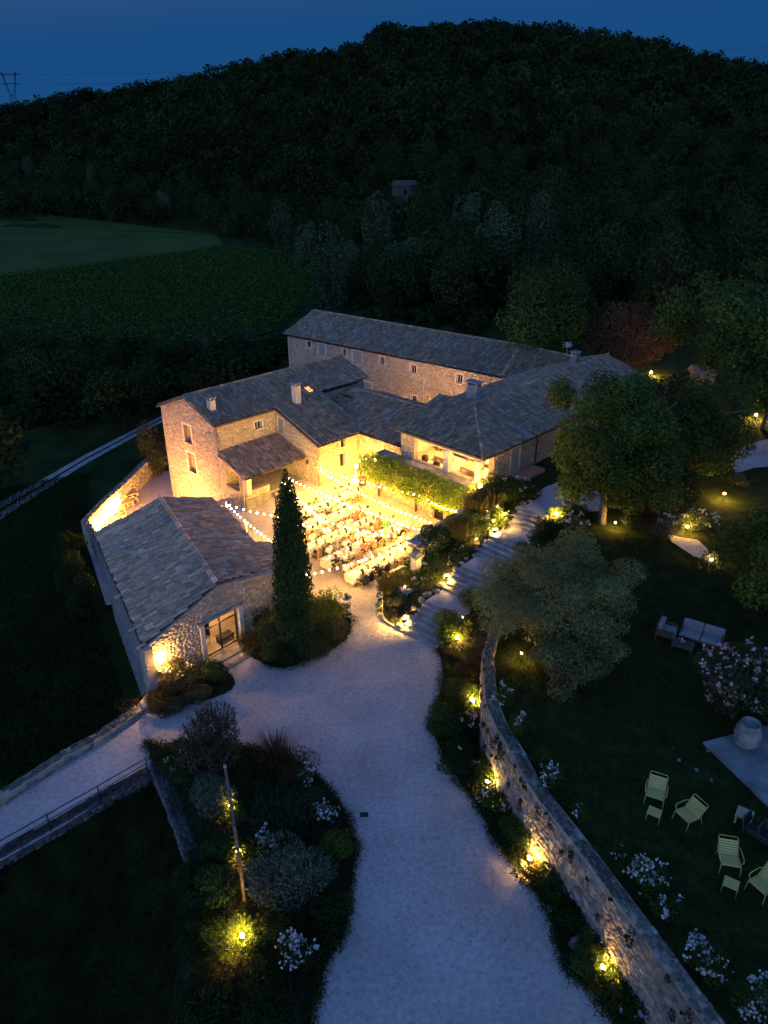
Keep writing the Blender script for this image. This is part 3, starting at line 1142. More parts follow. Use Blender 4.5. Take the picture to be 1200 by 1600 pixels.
def drop(p, q0, n): return Vector((p.x, p.y, q0.z - (n.x * (p.x - q0.x) + n.y * (p.y - q0.y)) / n.z))


cl = [drop(p, cl[0], nrm) for p in cl]
cb = [cl[3], cl[2], Vector((*S(12.2, -5.9)[:2], cl[2].z - 1.3)), Vector((*S(12.2, 5.4)[:2], cl[3].z - 1.3))]
roof(lh, [cl], light=.03, ridges=[(cl[2], cl[3])])
roof(lh, [[cb[0], cb[1], cb[2]], [cb[0], cb[2], cb[3]]], light=.03, roofname='rear_roof')
wall(lh, S(12, 5.3), S(12, -6), [(0, 0, 3.8), (None, 0, 3.8)], stones=False)
sk = MB(); p0 = drop(S(7.4, 4.2, 0), cl[0], nrm) + Vector((0, 0, .08))
sk.box(p0, .7, .9, .06, AZ1, math.atan(.3), 'Y'); so = sk.build('skylight', M_CAP, lh)
MB().tube([S(3.98, .2, 3.5), S(3.98, -5.8, 3.62)], .06, 6).build('gutter', M_CAP, lh)

# ------------------------------------------------------------------ loggia house
dh = thing('loggia_house', 'stone house with hipped tile roof and lit open loggia above the court', 'house', S(12, -9, 3.1))
FL = 3.15
DZ = 5.5
wall(dh, S(3.1, -5.9), S(3.1, -7.2), [(0, 0, DZ - .1), (None, 0, DZ - .1)])
wall(dh, S(3.1, -7.2), S(3.1, -13.3), [(0, 2.6, 3.5), (None, 2.6, 3.5)], thick=.3)
pm = MB(); pm.box(S(3.25, -10.2, DZ - .42), 6.25, .3, .3, AZ1 - math.pi / 2); pm.build('lintel', M_FRAME, dh)
for t_ in (-10.25, -13.05):
    pm = MB(); pm.bbox(S(3.3, t_, 3.48), .48, .48, DZ - .42 - 3.48, AZ1, .03)
    pm.box(S(3.3, t_, 3.42), .58, .58, .12, AZ1); pm.box(S(3.3, t_, DZ - .55), .58, .58, .12, AZ1)
    pm.build('column', M_FRAME, dh)
# right wall, seen beyond the corner column
wall(dh, S(4.6, -13.3), S(25.5, -13.3), [(0, 2.5, DZ - .05), (None, 2.5, DZ - .05)], pal=PAL_WALL * .8,
     holes=[(2.0, 2.95, FL, 5.0, 'shutter'), (8.0, 8.9, 3.8, 5.05, 'redshutter'), (9.7, 10.5, 3.6, 5.0, 'dark')])
wall(dh, S(25.5, -13.3), S(25.5, -4), [(0, 0, DZ), (4.7, 0, 6.9), (None, 0, DZ)], stones=False)
wall(dh, S(25.5, -4.2), S(8.3, -4.2), [(0, 0, 5.4), (None, 0, 5.4)], stones=False)
wall(dh, S(7.6, -5.9), S(7.6, -13.2), [(0, FL - .2, 5.6), (None, FL - .2, 5.6)], thick=.2, stones=False, mat=M_PLASTER)
wall(dh, S(7.6, -5.9), S(3.2, -5.9), [(0, FL - .2, 5.5), (None, FL - .2, 5.5)], thick=.15, stones=False, mat=M_PLASTER)
pm = MB(); pm.box(S(5.3, -9.6, FL - .15), 4.5, 7.2, .15, AZ1); pm.build('loggia_floor', M_TERRACOTTA if False else M_PLASTER, dh)
pm = MB()
for k in range(9):
    pm.box(S(5.3, -6.4 - k * .8, 5.28), 4.4, .1, .12, AZ1)
pm.build('ceiling_beams', M_DARKWOOD, dh)['kind'] = 'stuff'
rz_ = 7.05
c0 = S(2.8, -13.75, DZ)
apex = S(7.75, -8.9, rz_ - .02)
rend = S(27.0, -8.9, rz_ - .02)
pf = [S(2.8, -13.75, DZ), apex, S(7.75, -5.6, rz_ - .02), S(2.8, -5.6, DZ)]
pr = [S(2.8, -13.75, DZ), S(27.0, -13.75, DZ), rend, apex]
plf = [apex, rend, S(27.0, -3.9, DZ), S(8.6, -3.9, DZ)]
ptop = [S(7.75, -5.6, rz_ - .02), apex, S(8.6, -3.9, DZ)]
roof(dh, [pf, pr, plf, ptop], light=.02, ridges=[(c0, apex), (apex, rend)])
chimney(dh, S(8.9, -7.9), .55, 1.0, 6.2, 8.05, AZ1, M_STEP)
chimney(dh, S(23.6, -7.6), .6, .6, 6.4, 7.5, AZ1, M_STEP)
an = MB(); q = S(23.8, -6.6, 6.2)
an.tube([q, q + Vector((0, 0, 2.2))], .035, 5)
for k in range(3):
    an.tube([q + Vector((-.45, 0, 1.7 + k * .2)), q + Vector((.45, .1, 1.7 + k * .2))], .03, 4)
an.box(q + Vector((0.05, -.1, 1.75)), .4, .25, .4, .4)
tag(an.build('aerial', M_STEP), 'grey roof aerial on a mast beside the far chimney', 'aerial')
# porch steps on the right side, red brick landing
pm = MB(); pm.bbox(S(8.0, -14.1, 3.0), 1.9, 1.2, .24, AZ1); lo_ = pm.build('landing', M_TERRACOTTA, dh)
pm = MB(); pm.bbox(S(6.75, -14.1, 3.0), .4, 1.2, .12, AZ1); pm.build('step', M_STEP, dh)
MB().tube([S(9.6, -13.4, 5.3), S(9.6, -13.4, 3.1)], .05, 6).build('downspout', M_CAP, dh)

# loggia furniture
def seatset(name, label, cat, c, rz, L, mat_f, mat_c, back=True, D=.8, H=.38):
    o = thing(name, label, cat, c)
    Mx = Matrix.Rotation(rz, 3, 'Z')
    for sx in (-1, 1):
        for sy in (-1, 1):
            f = MB(); f.box(Vector(c) + Mx @ Vector((sx * (L / 2 - .05), sy * (D / 2 - .05), 0)), .07, .07, H - .1, rz)
            f.build('leg', mat_f, o)
    s_ = MB(); s_.bbox(Vector(c) + Vector((0, 0, H - .1)), L, D, .1, rz, .02); s_.build('seat', mat_f, o)
    if back:
        n = max(1, round(L / .8))
        for k in range(n):
            s_ = MB(); s_.bbox(Vector(c) + Mx @ Vector(((k - (n - 1) / 2) * L / n, -.04, H)), L / n - .03, D - .14, .15, rz, .05); s_.build('seat_cushion', mat_c, o)
            s_ = MB(); s_.bbox(Vector(c) + Mx @ Vector(((k - (n - 1) / 2) * L / n, D / 2 - .17, H + .16)), L / n - .04, .2, .42, rz, .06); s_.build('back_cushion', mat_c, o)
        s_ = MB(); s_.box(Vector(c) + Mx @ Vector((0, D / 2 - .03, H)), L, .06, .5, rz); s_.build('backrest', mat_f, o)
        for sx in (-1, 1):
            s_ = MB(); s_.box(Vector(c) + Mx @ Vector((sx * (L / 2 - .03), 0, H)), .07, D - .1, .28, rz); s_.build('armrest', mat_f, o)
    return o


seatset('sofa', 'long wooden sofa with tan cushions inside the lit loggia', 'sofa', S(6.6, -8.2, FL), AZ1 - math.pi / 2, 3.0, M_DARKWOOD, M_PLASTER)
seatset('bench', 'wooden bench with cushions at the corner end of the loggia', 'bench', S(6.5, -11.6, FL), AZ1 - math.pi / 2, 2.2, M_DARKWOOD, M_PLASTER)
seatset('low_table', 'low wooden table between the loggia columns', 'table', S(4.8, -11.3, FL), AZ1 - math.pi / 2, 1.6, M_CHAIRWOOD, M_CHAIRWOOD, back=False)
seatset('low_table', 'low wooden table in front of the long loggia sofa', 'table', S(5.1, -8.4, FL), AZ1 - math.pi / 2, 1.3, M_CHAIRWOOD, M_CHAIRWOOD, back=False)
for lab, q in (('small dark pot on the loggia parapet near its left end', (3.7, -8.9)), ('round terracotta pot on the loggia floor by the middle column', (3.9, -9.7)), ('dark pot in the left corner of the loggia', (3.9, -7.6))):
    tag(MB().lathe([(.16, 0), (.28, .25), (.25, .5), (.2, .55)], S(*q, FL), 12).build('plant_pot', M_TERRACOTTA if 'terra' in lab else M_DARKWOOD), lab, 'pot')
for lab, q in (('hanging lantern under the loggia ceiling, left bay', (5.4, -8.6, 4.75)), ('hanging lantern under the loggia ceiling, right bay', (5.4, -11.8, 4.75))):
    o = thing('lantern', lab, 'lantern', S(*q))
    MB().ball(S(*q), .13).build('globe', M_ROOMGLOW, o)
    MB().tube([S(*q) + Vector((0, 0, .12)), S(*q) + Vector((0, 0, .6))], .012, 4).build('cord', M_CAP, o)

# ------------------------------------------------------------------ terrace wall with gate, court wall
tw = thing('terrace_wall', 'tall stone terrace wall with iron gate below the loggia', 'wall', S(2.4, -9, 0))
wall(tw, S(2.3, -4.2), S(2.3, -13.75), [(0, -.2, 3.35), (None, -.2, 3.35)], thick=.75, holes=[(5.75, 6.65, 0, 1.5, 'gate')])
tc = MB(); tc.box(S(2.67, -8.95, 3.35), 9.6, .85, .1, AZ1 - math.pi / 2); tc.build('coping', M_STEP, tw)
cw = thing('court_wall', 'stone wall with grey coping between the court and the garden stairs', 'wall', S(-1.5, -13.8, 0))
wall(cw, S(2.25, -14.25), S(-4.4, -14.25), [(0, -.2, 2.5), (2, -.2, 2.45), (None, -.2, 2.0)], thick=.5)
wall(cw, S(-4.4, -14.25), S(-4.4, -13.75), [(0, -.2, 2.0), (None, -.2, 2.0)], thick=.3)
wall(cw, S(-4.4, -13.76), S(2.25, -13.76), [(0, -.2, 1.99), (4.6, -.2, 2.44), (None, -.2, 2.48)], thick=.05)
A_, B_ = S(2.2, -14, 2.52), S(-4.5, -14, 2.0)
tc = MB()
sd = Vector((E2[0], E2[1], 0)) * .36
tc.hexa([A_ - sd, A_ + sd, B_ + sd, B_ - sd][::-1] + [p + Vector((0, 0, .14)) for p in (A_ - sd, A_ + sd, B_ + sd, B_ - sd)][::-1])
tc.build('coping', M_STEP, cw)

# ------------------------------------------------------------------ long house at the back
bh = thing('long_house', 'long two storey stone house with small windows behind the inner yard', 'house', (0, 76, 0))
e0, e1_ = G3(443, 521, 5.0), G3(785, 588, 5.0)
ed = (e1_ - e0); EL = ed.length; ed.normalize()
en = Vector((ed.y, -ed.x, 0))          # towards the camera
w0 = e0 - en * .3 + ed * .3
w1 = e1_ - en * .3 + ed * .6


def uof(px, py):
    """distance along the wall of a photographed point on it"""
    a = (px - 600) / FPX; b = -(py - 800) / FPX
    d = Vector((a, cp + b * sp_, -sp_ + b * cp))
    k = (w0 - Vector((0, 0, CAM_H))).dot(en) / d.dot(en)
    p = Vector((0, 0, CAM_H)) + d * k
    return (p - w0).dot(ed), p.z


hl = []
for px, py, ww, hh, kd in ((482.5, 538, .55, .75, 'window'), (503, 547, .95, 1.35, 'shutter'), (538, 551, .55, .8, 'window'), (558, 559, 1.15, 1.4, 'shutter'), (597, 564, .6, .85, 'window'), (646, 577, .65, .85, 'window'), (718, 592, .65, .85, 'window'), (776, 603, .7, .7, 'window'), (647, 624, .6, .75, 'window'), (574, 603, 1.1, .8, 'shutter')):
    u, z = uof(px, py)
    hl.append((u - ww / 2, u + ww / 2, z - hh / 2, z + hh / 2, kd))
hl.sort()
wall(bh, w0, w1 + ed * 6, [(0, -1.5, 4.9), (None, -1.5, 4.9)], holes=hl)
DEP = 9.6
wall(bh, w0 - en * DEP, w0, [(0, -4, 4.9), (DEP / 2, -4, 6.5), (None, -4, 4.9)])
wall(bh, w1 - en * DEP + ed * 6, w0 - en * DEP, [(0, -4, 4.9), (None, -4, 4.9)], stones=False)
rb0 = e0 - en * 5.1 + Vector((0, 0, 1.65)); rb1 = G3(800, 545, 6.65)
rb1 = rb0 + ed * (rb1 - rb0).dot(ed)
b0 = e0 - en * 10.2; b1 = e1_ - en * 10.2
f1_ = G3(892, 557, 6.5)
fd_ = f1_ - rb1
roof(bh, [[e0, e1_, rb1, rb0], [b1, b0, rb0, rb1]], light=.05, ridges=[(rb0, rb1), (rb1, f1_)])
roof(bh, [[e1_, e1_ + fd_, f1_, rb1]], light=.02, roofname='end_roof', ridges=[(e1_, rb1)])
roof(bh, [[rb1, f1_, f1_ - en * 5 - Vector((0, 0, 1.65)), rb1 - en * 5 - Vector((0, 0, 1.65))]], light=.02, roofname='end_roof')
MB().tube([e0 + en * .08 - Vector((0, 0, .12)), e1_ + en * .08 - Vector((0, 0, .12))], .07, 6).build('gutter', M_CAP, bh)
for px in (663, 447):
    u, z = uof(px, 600)
    p = w0 + ed * max(u, .15) + en * .07
    p.z = 0
    MB().tube([p + Vector((0, 0, 4.7)), p + Vector((0, 0, -1))], .05, 6).build('downspout', M_FRAME, bh)

o = thing('yard_lamp', 'wall lamp in the inner yard behind the link house', 'lamp', S(12.5, -4.5, 2.6))
M_YARD = mat_emit('yard_lamp_glow', (1, .56, .22), 400)
MB().ball(S(12.6, -4.6, 2.6), .18).build('globe', M_YARD, o)
MB().box(S(12.3, -4.6, 2.55), .5, .05, .05, AZ1).build('bracket', M_CAP, o)
o = thing('yard_lamp', 'second wall lamp in the inner yard, nearer the farmhouse', 'lamp', S(12.5, 2.5, 2.6))
MB().ball(S(12.6, 2.5, 2.6), .16).build('globe', M_YARD, o)
MB().box(S(12.3, 2.5, 2.55), .5, .05, .05, AZ1).build('bracket', M_CAP, o)

# ------------------------------------------------------------------ barn
bn = thing('barn', 'stone barn with lichen grey tile roof and lit glazed door, front left', 'barn', (-11, 36, 0))
a0 = G3(338, 912, 4.26); a1 = G3(250, 778, 4.26)
rd = (a1 - a0); rd.z = 0; RL = rd.length; rd.normalize()
l0 = G3(222, 1012, 2.62)
sideL = Vector((-rd.y, rd.x, 0))
dl_ = (l0 - a0).dot(sideL)
l0 = Vector((*l0[:2], 2.62))
l1b = G3(137, 838, 2.62)
l1 = l0 + rd * (l1b - l0).dot(rd)
r1b = G3(332, 778, 3.15)
dr_ = -(r1b - a0).dot(sideL)
r1 = a0 - sideL * dr_ + rd * (r1b - a0).dot(rd); r1.z = 3.15
rs = (4.26 - 3.15) / dr_


def rightp(px, py):
    """photographed point on the right slope"""
    z = 3.0
    for _ in range(20):
        p = G3(px, py, z)
        z = 4.26 + (p - a0).dot(sideL) * rs
    return G3(px, py, z)


f1 = rightp(400, 848)
f2 = rightp(470, 852)
f3 = rightp(478, 876)
f0 = rightp(425, 887)
roofL = [l0, a0, a1, l1]
roofR = [a0, f0, f3, f2, f1, r1, a1]
roof(bn, [roofL, roofR], pal=PAL_BARN, pitch=.235, row=.44, light=.03, singles=300, patch=.45, ridges=[(a0, a1)])
fL = Vector((-11.75, 29.55, 0)); fdir = Vector((math.cos(R(47.7)), math.sin(R(47.7)), 0))
fA = G3(322, 1033)
fL = fA - fdir * 3.35
fR = fA + fdir * 6.6
ua = (Vector((a0.x, a0.y, 0)) - fL).dot(fdir)
FW = (fR - fL).length
wall(bn, fL, fR, [(0, -1.2, 2.55), (ua, -.4, 4.12), (ua + 4.2, -.4, 3.15), (None, -.4, 2.7)], holes=[(3.38, 5.75, .05, 2.22, 'open')], pal=PAL_WALL)
bL = Vector((l1.x, l1.y, 0)) + sideL * -.3
wall(bn, bL, fL, [(0, LOW - .6, 2.5), (None, LOW - .6, 2.5)], pal=PAL_GREY)
bR = Vector((r1.x, r1.y, 0)) + sideL * .25
am = Vector((a1.x, a1.y, 0))
wall(bn, am - rd * .2, bL, [(0, LOW - .5, 4.1), (None, LOW - .5, 2.5)], stones=False)
wall(bn, bR, am - rd * .2, [(0, LOW - .5, 3.0), (None, LOW - .5, 4.1)], stones=False)
fx = Vector((f1.x, f1.y, 0)) + sideL * .25
wall(bn, fx, bR, [(0, LOW - .5, 3.0), (None, LOW - .5, 3.0)])
wall(bn, fR, Vector((f2.x, f2.y, 0)) + Vector((-.2, -.1, 0)), [(0, -.5, 2.5), (None, -.5, 2.5)])
wall(bn, Vector((f2.x, f2.y, 0)) + Vector((-.2, -.1, 0)), fx, [(0, -.5, 2.5), (None, -.5, 3.0)])
# door: stone jambs, lintel, black steel frame, glass leaves, lit plaster wall inside
fn = Vector((fdir.y, -fdir.x, 0)); frz = math.atan2(fdir.y, fdir.x)
u0, u1, z1 = 3.38, 5.75, 2.22
for u in (u0 - .05, u1 + .05):
    dm = MB(); dm.bbox(fL + fdir * u + fn * .03 - fn * .15, .26, .42, z1 + .1, frz, .02)
    dm.build('door_jamb', M_FRAME, bn)
dm = MB(); dm.box(fL + fdir * ((u0 + u1) / 2) - fn * .12 + Vector((0, 0, z1 + .1)), u1 - u0 + .6, .5, .18, frz); dm.build('lintel', M_STEP, bn)
df = MB()
c_ = fL + fdir * ((u0 + u1) / 2) - fn * .2
w_ = u1 - u0 - .2
for du in (-w_ / 2 + .04, 0, w_ / 2 - .04): df.box(c_ + fdir * du, .07, .07, z1, frz)
for zz in (.02, 1.72, z1 - .08): df.box(c_ + fn * .002 + Vector((0, 0, zz)), w_, .065, .07, frz)
do = df.build('glazed_door', M_CAP, bn)
gm, gt, gb = new_mat('clear_glass')
gtr = gt.nodes.new('ShaderNodeBsdfTransparent')
ggl = gt.nodes.new('ShaderNodeBsdfGlossy'); ggl.inputs['Roughness'].default_value = .03
gmx = gt.nodes.new('ShaderNodeMixShader'); gmx.inputs[0].default_value = .05
gt.links.new(gtr.outputs[0], gmx.inputs[1]); gt.links.new(ggl.outputs[0], gmx.inputs[2])
gt.links.new(gmx.outputs[0], gt.nodes['Material Output'].inputs['Surface'])
for du in (-w_ / 4, w_ / 4):
    g_ = MB(); g_.box(c_ + fdir * du + Vector((0, 0, .09)), w_ / 2 - .1, .012, z1 - .2, frz); g_.build('pane', gm, do)
inn = MB()
ic = fL + fdir * 4.6 - fn * 1.55
inn.box(ic + Vector((0, 0, 0)), 4.6, .1, 2.6, frz); inn.build('inner_wall', M_PLASTER, bn)
inn = MB(); inn.box(fL + fdir * 4.6 - fn * 1.0 - Vector((0, 0, .07)), 4.4, 1.05, .1, frz); inn.build('inner_floor', M_STEP, bn)
o = thing('ceiling_lamp', 'lit lamp inside the barn behind the glazed door', 'lamp', fL + fdir * 5.0 - fn * .95 + Vector((0, 0, 2.6)))
MB().ball(fL + fdir * 5.0 - fn * .95 + Vector((0, 0, 2.6)), .1).build('globe', M_ROOMGLOW, o)
# coats on a rail inside
ct = thing('clothes_rail', 'dark coats hanging on a rail behind the left door leaf', 'clothes rail', fL + fdir * 3.9 - fn * 1.05)
MB().tube([fL + fdir * 3.4 - fn * 1.05 + Vector((0, 0, 1.75)), fL + fdir * 4.45 - fn * 1.05 + Vector((0, 0, 1.75))], .02, 5).tube([fL + fdir * 3.45 - fn * 1.05, fL + fdir * 3.45 - fn * 1.05 + Vector((0, 0, 1.75))], .02, 5).tube([fL + fdir * 4.4 - fn * 1.05, fL + fdir * 4.4 - fn * 1.05 + Vector((0, 0, 1.75))], .02, 5).build('rail', M_CAP, ct)
M_DARKCLOTH = mat_plain('dark_cloth', (.022, .020, .020), .9)
for k in range(4):
    q = fL + fdir * (3.6 + k * .22) - fn * 1.05
    MB().hexa([q + fdir * x + fn * y + Vector((0, 0, z)) for z, wx in ((.65 + .1 * (k % 2), .07), (1.7, .05)) for x, y in ((-wx, .22), (-wx, -.22), (wx, -.22), (wx, .22))]).build('coat', M_DARKCLOTH, ct)
seatset('bench', 'dark low bench inside the glazed barn door', 'bench', fL + fdir * 5.15 - fn * .7, frz, .9, M_CAP, M_CAP, back=False, D=.5, H=.42)
# door steps
for k, (dd, zz) in enumerate(((.45, .12), (1.15, .05))):
    q = MB(); q.bbox(fL + fdir * 4.75 + fn * dd, 2.7, .6, zz, frz, .02); q.build('step', M_STEP, bn)
# wall lamp
wl = fL + fdir * .75 + fn * .30 + Vector((0, 0, 1.75))
o = thing('wall_lamp', 'lit wall lamp at the left end of the barn front', 'lamp', wl)
MB().ball(wl, .09).build('globe', mat_emit('wall_lamp_glow', (1, .55, .12), 260), o)
MB().box(wl - fn * .15 - Vector((0, 0, .03)), .05, .30, .05, frz).build('bracket', M_CAP, o)

# ------------------------------------------------------------------ walls of the grounds
def poly_wall(name, label, pts, zb, ztop, thick, course, length, pal, singles=0, side=1, cap=True, depth=(.02, .07), stone_faces=(True, False), core_mat=None):
    """free standing rubble wall along a line; pts = top edge plan points (seen side), thickness to the other side"""
    o = thing(name, label, 'wall', (*pts[len(pts) // 2][:2], zb))
    P = [Vector((p[0], p[1], 0)) for p in pts]
    N = []
    for i in range(len(P)):
        d = (P[min(i + 1, len(P) - 1)] - P[max(i - 1, 0)]).normalized()
        N.append(Vector((d.y, -d.x, 0)) * side)
    zt = ztop if callable(ztop) else (lambda i: ztop)
    zbf = zb if callable(zb) else (lambda i: zb)
    mb = MB()
    for i in range(len(P) - 1):
        q = [P[i], P[i + 1], P[i + 1] - N[i + 1] * thick, P[i] - N[i] * thick]
        zz = [zt(i), zt(i + 1), zt(i + 1), zt(i)]
        if side > 0: pass
        lowv = [v + Vector((0, 0, zb)) for v in q]; hi = [v + Vector((0, 0, z)) for v, z in zip(q, zz)]
        if side < 0: lowv, hi = lowv[::-1], hi[::-1]
        mb.hexa(lowv + hi)
    core = mb.build('wall_core', core_mat or M_MORTAR, o)
    cand = []
    up = Vector((0, 0, 1))
    for i in range(len(P) - 1):
        d = P[i + 1] - P[i]; L = d.length; d.normalize()
        n = Vector((d.y, -d.x, 0)) * side
        z0, z1 = zt(i), zt(i + 1)
        for f in range(2):
            if not stone_faces[f]: continue
            org = P[i] if f == 0 else P[i] - N[i] * thick
            nn = n if f == 0 else -n
            sts = lay_stones(0, L, zb, max(z0, z1), lambda u, z, a, b: 0 <= u - a * .6 and u + a * .6 <= L and z + b < z0 + (z1 - z0) * u / L + .03, course, length)
            cand += [(org + d * u + up * z, d, up, nn, a, b) for u, z, a, b in sts]
        if cap:
            for u, v, a, b in lay_stones(0, L, .0, thick, lambda u, z, a, b: 0 <= u - a * .6 and u + a * .6 <= L and z + b < thick + .04, (thick * .24, thick * .42), (length[0] * .9, length[1] * 1.0)):
                cand.append((P[i] + d * u - n * v + up * (z0 + (z1 - z0) * u / L), d, -n, up, a, b))
    cand.sort(key=lambda c: (c[0] - Vector((0, 0, CAM_H))).length)
    protos = []
    if singles:
        for k in range(14):
            v, f = pillow(Vector((0, 0, 0)), Vector((1, 0, 0)), Vector((0, 1, 0)), Vector((0, 0, 1)), .5, .5, 1.0)
            protos.append(mesh_np('stone', np.array([tuple(x) for x in v]), f, M_STONE, np.tile(pal[k % len(pal)] * random.uniform(.65, 1.0), (8, 1))))
    VV, FF, KK = [], [], []
    for k, (c, u, w, n, a, b) in enumerate(cand):
        dp = random.uniform(*depth)
        if k < singles:
            so = bpy.data.objects.new('stone', protos[random.randrange(14)])
            C.objects.link(so); so.parent = core
            q = c - off(core)
            so.matrix_local = Matrix(((u.x * 2 * a, w.x * 2 * b, n.x * dp, q.x), (u.y * 2 * a, w.y * 2 * b, n.y * dp, q.y), (u.z * 2 * a, w.z * 2 * b, n.z * dp, q.z), (0, 0, 0, 1)))
        else:
            v, f = pillow(c, u, w, n, a, b, dp)
            m = len(VV)
            VV += [tuple(x) for x in v]; FF += [tuple(i + m for i in q) for q in f]
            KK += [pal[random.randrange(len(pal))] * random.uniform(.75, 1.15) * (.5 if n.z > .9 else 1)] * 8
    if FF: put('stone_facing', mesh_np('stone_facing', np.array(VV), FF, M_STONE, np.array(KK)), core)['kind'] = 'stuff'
    return o


# retaining wall of the upper garden; seen face towards the drive
led = [Vector((x, y, 0)) for x, y in LEDGE]
face = []
for i, p in enumerate(led):
    d = (led[min(i + 1, len(led) - 1)] - led[max(i - 1, 0)]).normalized()
    face.append(p + Vector((d.y, -d.x, 0)) * .5)
rw = poly_wall('retaining_wall', 'long curved rubble wall holding up the lawn beside the drive', [tuple(p[:2]) for p in face], -.3, WALL_TOP, .52, (.13, .22), (.16, .38), PAL_GREY * np.array((1.15, 1.02, .88)), singles=300, side=1)

M_DARKMORTAR = mat_plain('dark_mortar', (.06, .052, .04), .95)  # darker mortar for the bed and drive walls
bed_wall = poly_wall('bed_wall', 'low stone wall along the dark left edge of the front flower bed', [G(*p) for p in [(233, 1196), (250, 1235), (272, 1290), (287, 1335)]], LOW, .12, .55, (.14, .24), (.2, .42), PAL_GREY * .55, side=1, stone_faces=(True, True), core_mat=M_DARKMORTAR)
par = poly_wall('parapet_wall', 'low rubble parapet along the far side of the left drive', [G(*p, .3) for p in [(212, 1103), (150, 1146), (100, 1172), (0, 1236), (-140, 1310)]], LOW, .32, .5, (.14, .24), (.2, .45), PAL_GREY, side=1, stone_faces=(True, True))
drv = poly_wall('drive_wall', 'stone edge wall carrying the railing of the left drive', [G(*p, .05) for p in [(236, 1206), (160, 1249), (100, 1284), (0, 1340), (-240, 1480)]], LOW, .08, .4, (.14, .24), (.2, .45), PAL_GREY * .42, side=-1, stone_faces=(True, True), core_mat=M_DARKMORTAR)
tz = -1.5
twp = [(-17.2, 42.3)] + [G(*p, tz) for p in [(126, 814), (155, 783), (187, 755), (234, 709), (258, 690)]]
terw = poly_wall('terrace_boundary_wall', 'curved stone wall round the low terrace behind the barn', twp, LOW - .4, tz, .5, (.15, .25), (.2, .42), PAL_WALL, side=-1, stone_faces=(False, True))

# railing of the left drive
rl = thing('railing', 'thin dark metal railing along the near side of the left drive', 'railing', G3(120, 1275))
RP = [G3(232, 1210, .08), G3(158, 1254, .08), G3(80, 1299, .08), G3(-5, 1348, .08), G3(-110, 1408, .08)]
for p in RP:
    MB().tube([p, p + Vector((0, 0, .95))], .028, 6).build('post', M_IRON, rl)
for z in (.35, .63, .93):
    MB().tube([p + Vector((0, 0, z)) for p in RP], .018 if z < .9 else .025, 5).build('rail', M_IRON, rl)

# garden stairs
st = thing('garden_stairs', 'broad flight of rough stone steps and gravel landings up to the upper garden', 'stairs', G3(645, 998))
sb = G3(655, 1000); stp = G3(862, 790, UP)
sdir = Vector((stp.x - sb.x, stp.y - sb.y, 0)); SL = sdir.length; sdir.normalize()
sn = Vector((sdir.y, -sdir.x, 0)); srz = math.atan2(sdir.y, sdir.x)
SW = 2.7
flights = [6, 5, 5, 4]
nst = sum(flights)
rise = UP / nst
tread = .36
land_len = (SL - nst * tread) / 4
d_, z_ = 0.0, 0.0
PROF = [(0, 0)]
for fi, nf in enumerate(flights):
    for k in range(nf):
        z_ += rise
        q = MB()
        c = sb + sdir * (d_ + tread * .5) + Vector((0, 0, z_ - rise - .05)) + sn * random.uniform(-.08, .08)
        q.bbox(c, tread + .07, SW + random.uniform(-.2, .2), rise + .05, srz + random.uniform(-.02, .02), .03)
        q.build('step', M_STEP, st)
        d_ += tread
    PROF.append((d_, z_))
    q = MB()
    LL = land_len + (1.2 if fi == 3 else 0)
    q.bbox(sb + sdir * (d_ + LL / 2) + Vector((0, 0, z_ - .3)), LL, SW - .1, .29, srz, .02)
    q.build('landing', M_GRAVEL, st)
    d_ += land_len
    PROF.append((d_, z_))
zst = lambda d: float(np.interp(d, [p[0] for p in PROF], [p[1] for p in PROF]))


def stairpt(d, side):
    return sb + sdir * d + sn * side


# upper gravel path at the stairs' head, path pieces on the lawn
sheet('upper_path', [G(*p, 3.1) for p in [(838, 772), (852, 762), (880, 752), (930, 760), (950, 800), (905, 800), (880, 792)]], 3.16, 1.0, M_GRAVEL, kind='structure')
sheet('garden_path', [G(*p, 3.1) for p in [(1040, 832), (1062, 838), (1090, 842), (1108, 858), (1104, 874), (1085, 868), (1050, 846)]], lambda x, y: lawn_z(x, y) + .06, 1.0, M_GRAVEL, kind='structure')
sheet('far_drive', [G(*p, 3.2) for p in [(1140, 715), (1160, 695), (1200, 684), (1320, 680), (1320, 720), (1180, 728), (1150, 738)]], lambda x, y: lawn_z(x, y) + .07, 1.5, M_GRAVEL, kind='structure')

# banks either side of the stairs (planted soil)
def strip(name, A, B, mat, n=3):
    V, F = [], []
    m = len(A)
    for a, b in zip(A, B):
        for k in range(n + 1):
            f = k / n
            p = a.lerp(b, f)
            V.append((p.x + random.uniform(-.04, .04), p.y + random.uniform(-.04, .04), p.z + math.sin(f * math.pi) * .12))
    for i in range(m - 1):
        for k in range(n):
            F.append((i * (n + 1) + k, (i + 1) * (n + 1) + k, (i + 1) * (n + 1) + k + 1, i * (n + 1) + k + 1))
    return tag(put(name, mesh_np(name, V, F, mat, smooth=True)), kind='structure')


dd = np.linspace(-.2, SL + .5, 18)
A_ = [stairpt(d, -SW / 2 + .05) + Vector((0, 0, zst(d) + .02)) for d in dd]
B_ = []
for d in dd:
    p = stairpt(d, -SW / 2)
    f = d / SL
    B_.append(S(-4.4 + 6.8 * f, -14.3, min(2.6, .2 + 2.3 * f + .2)))
strip('left_bank', A_, B_, M_SOIL)
C_ = [stairpt(d, SW / 2 - .05) + Vector((0, 0, zst(d) + .02)) for d in dd]
D_ = []
for d in dd:
    p = stairpt(d, SW / 2 + 1.2 + 2.0 * max(0, 1 - d / 9))
    D_.append(Vector((p.x, p.y, 3.05 if d > 8 else max(zst(d), .3 + d * .33))))
strip('right_bank', C_, D_, M_SOIL)

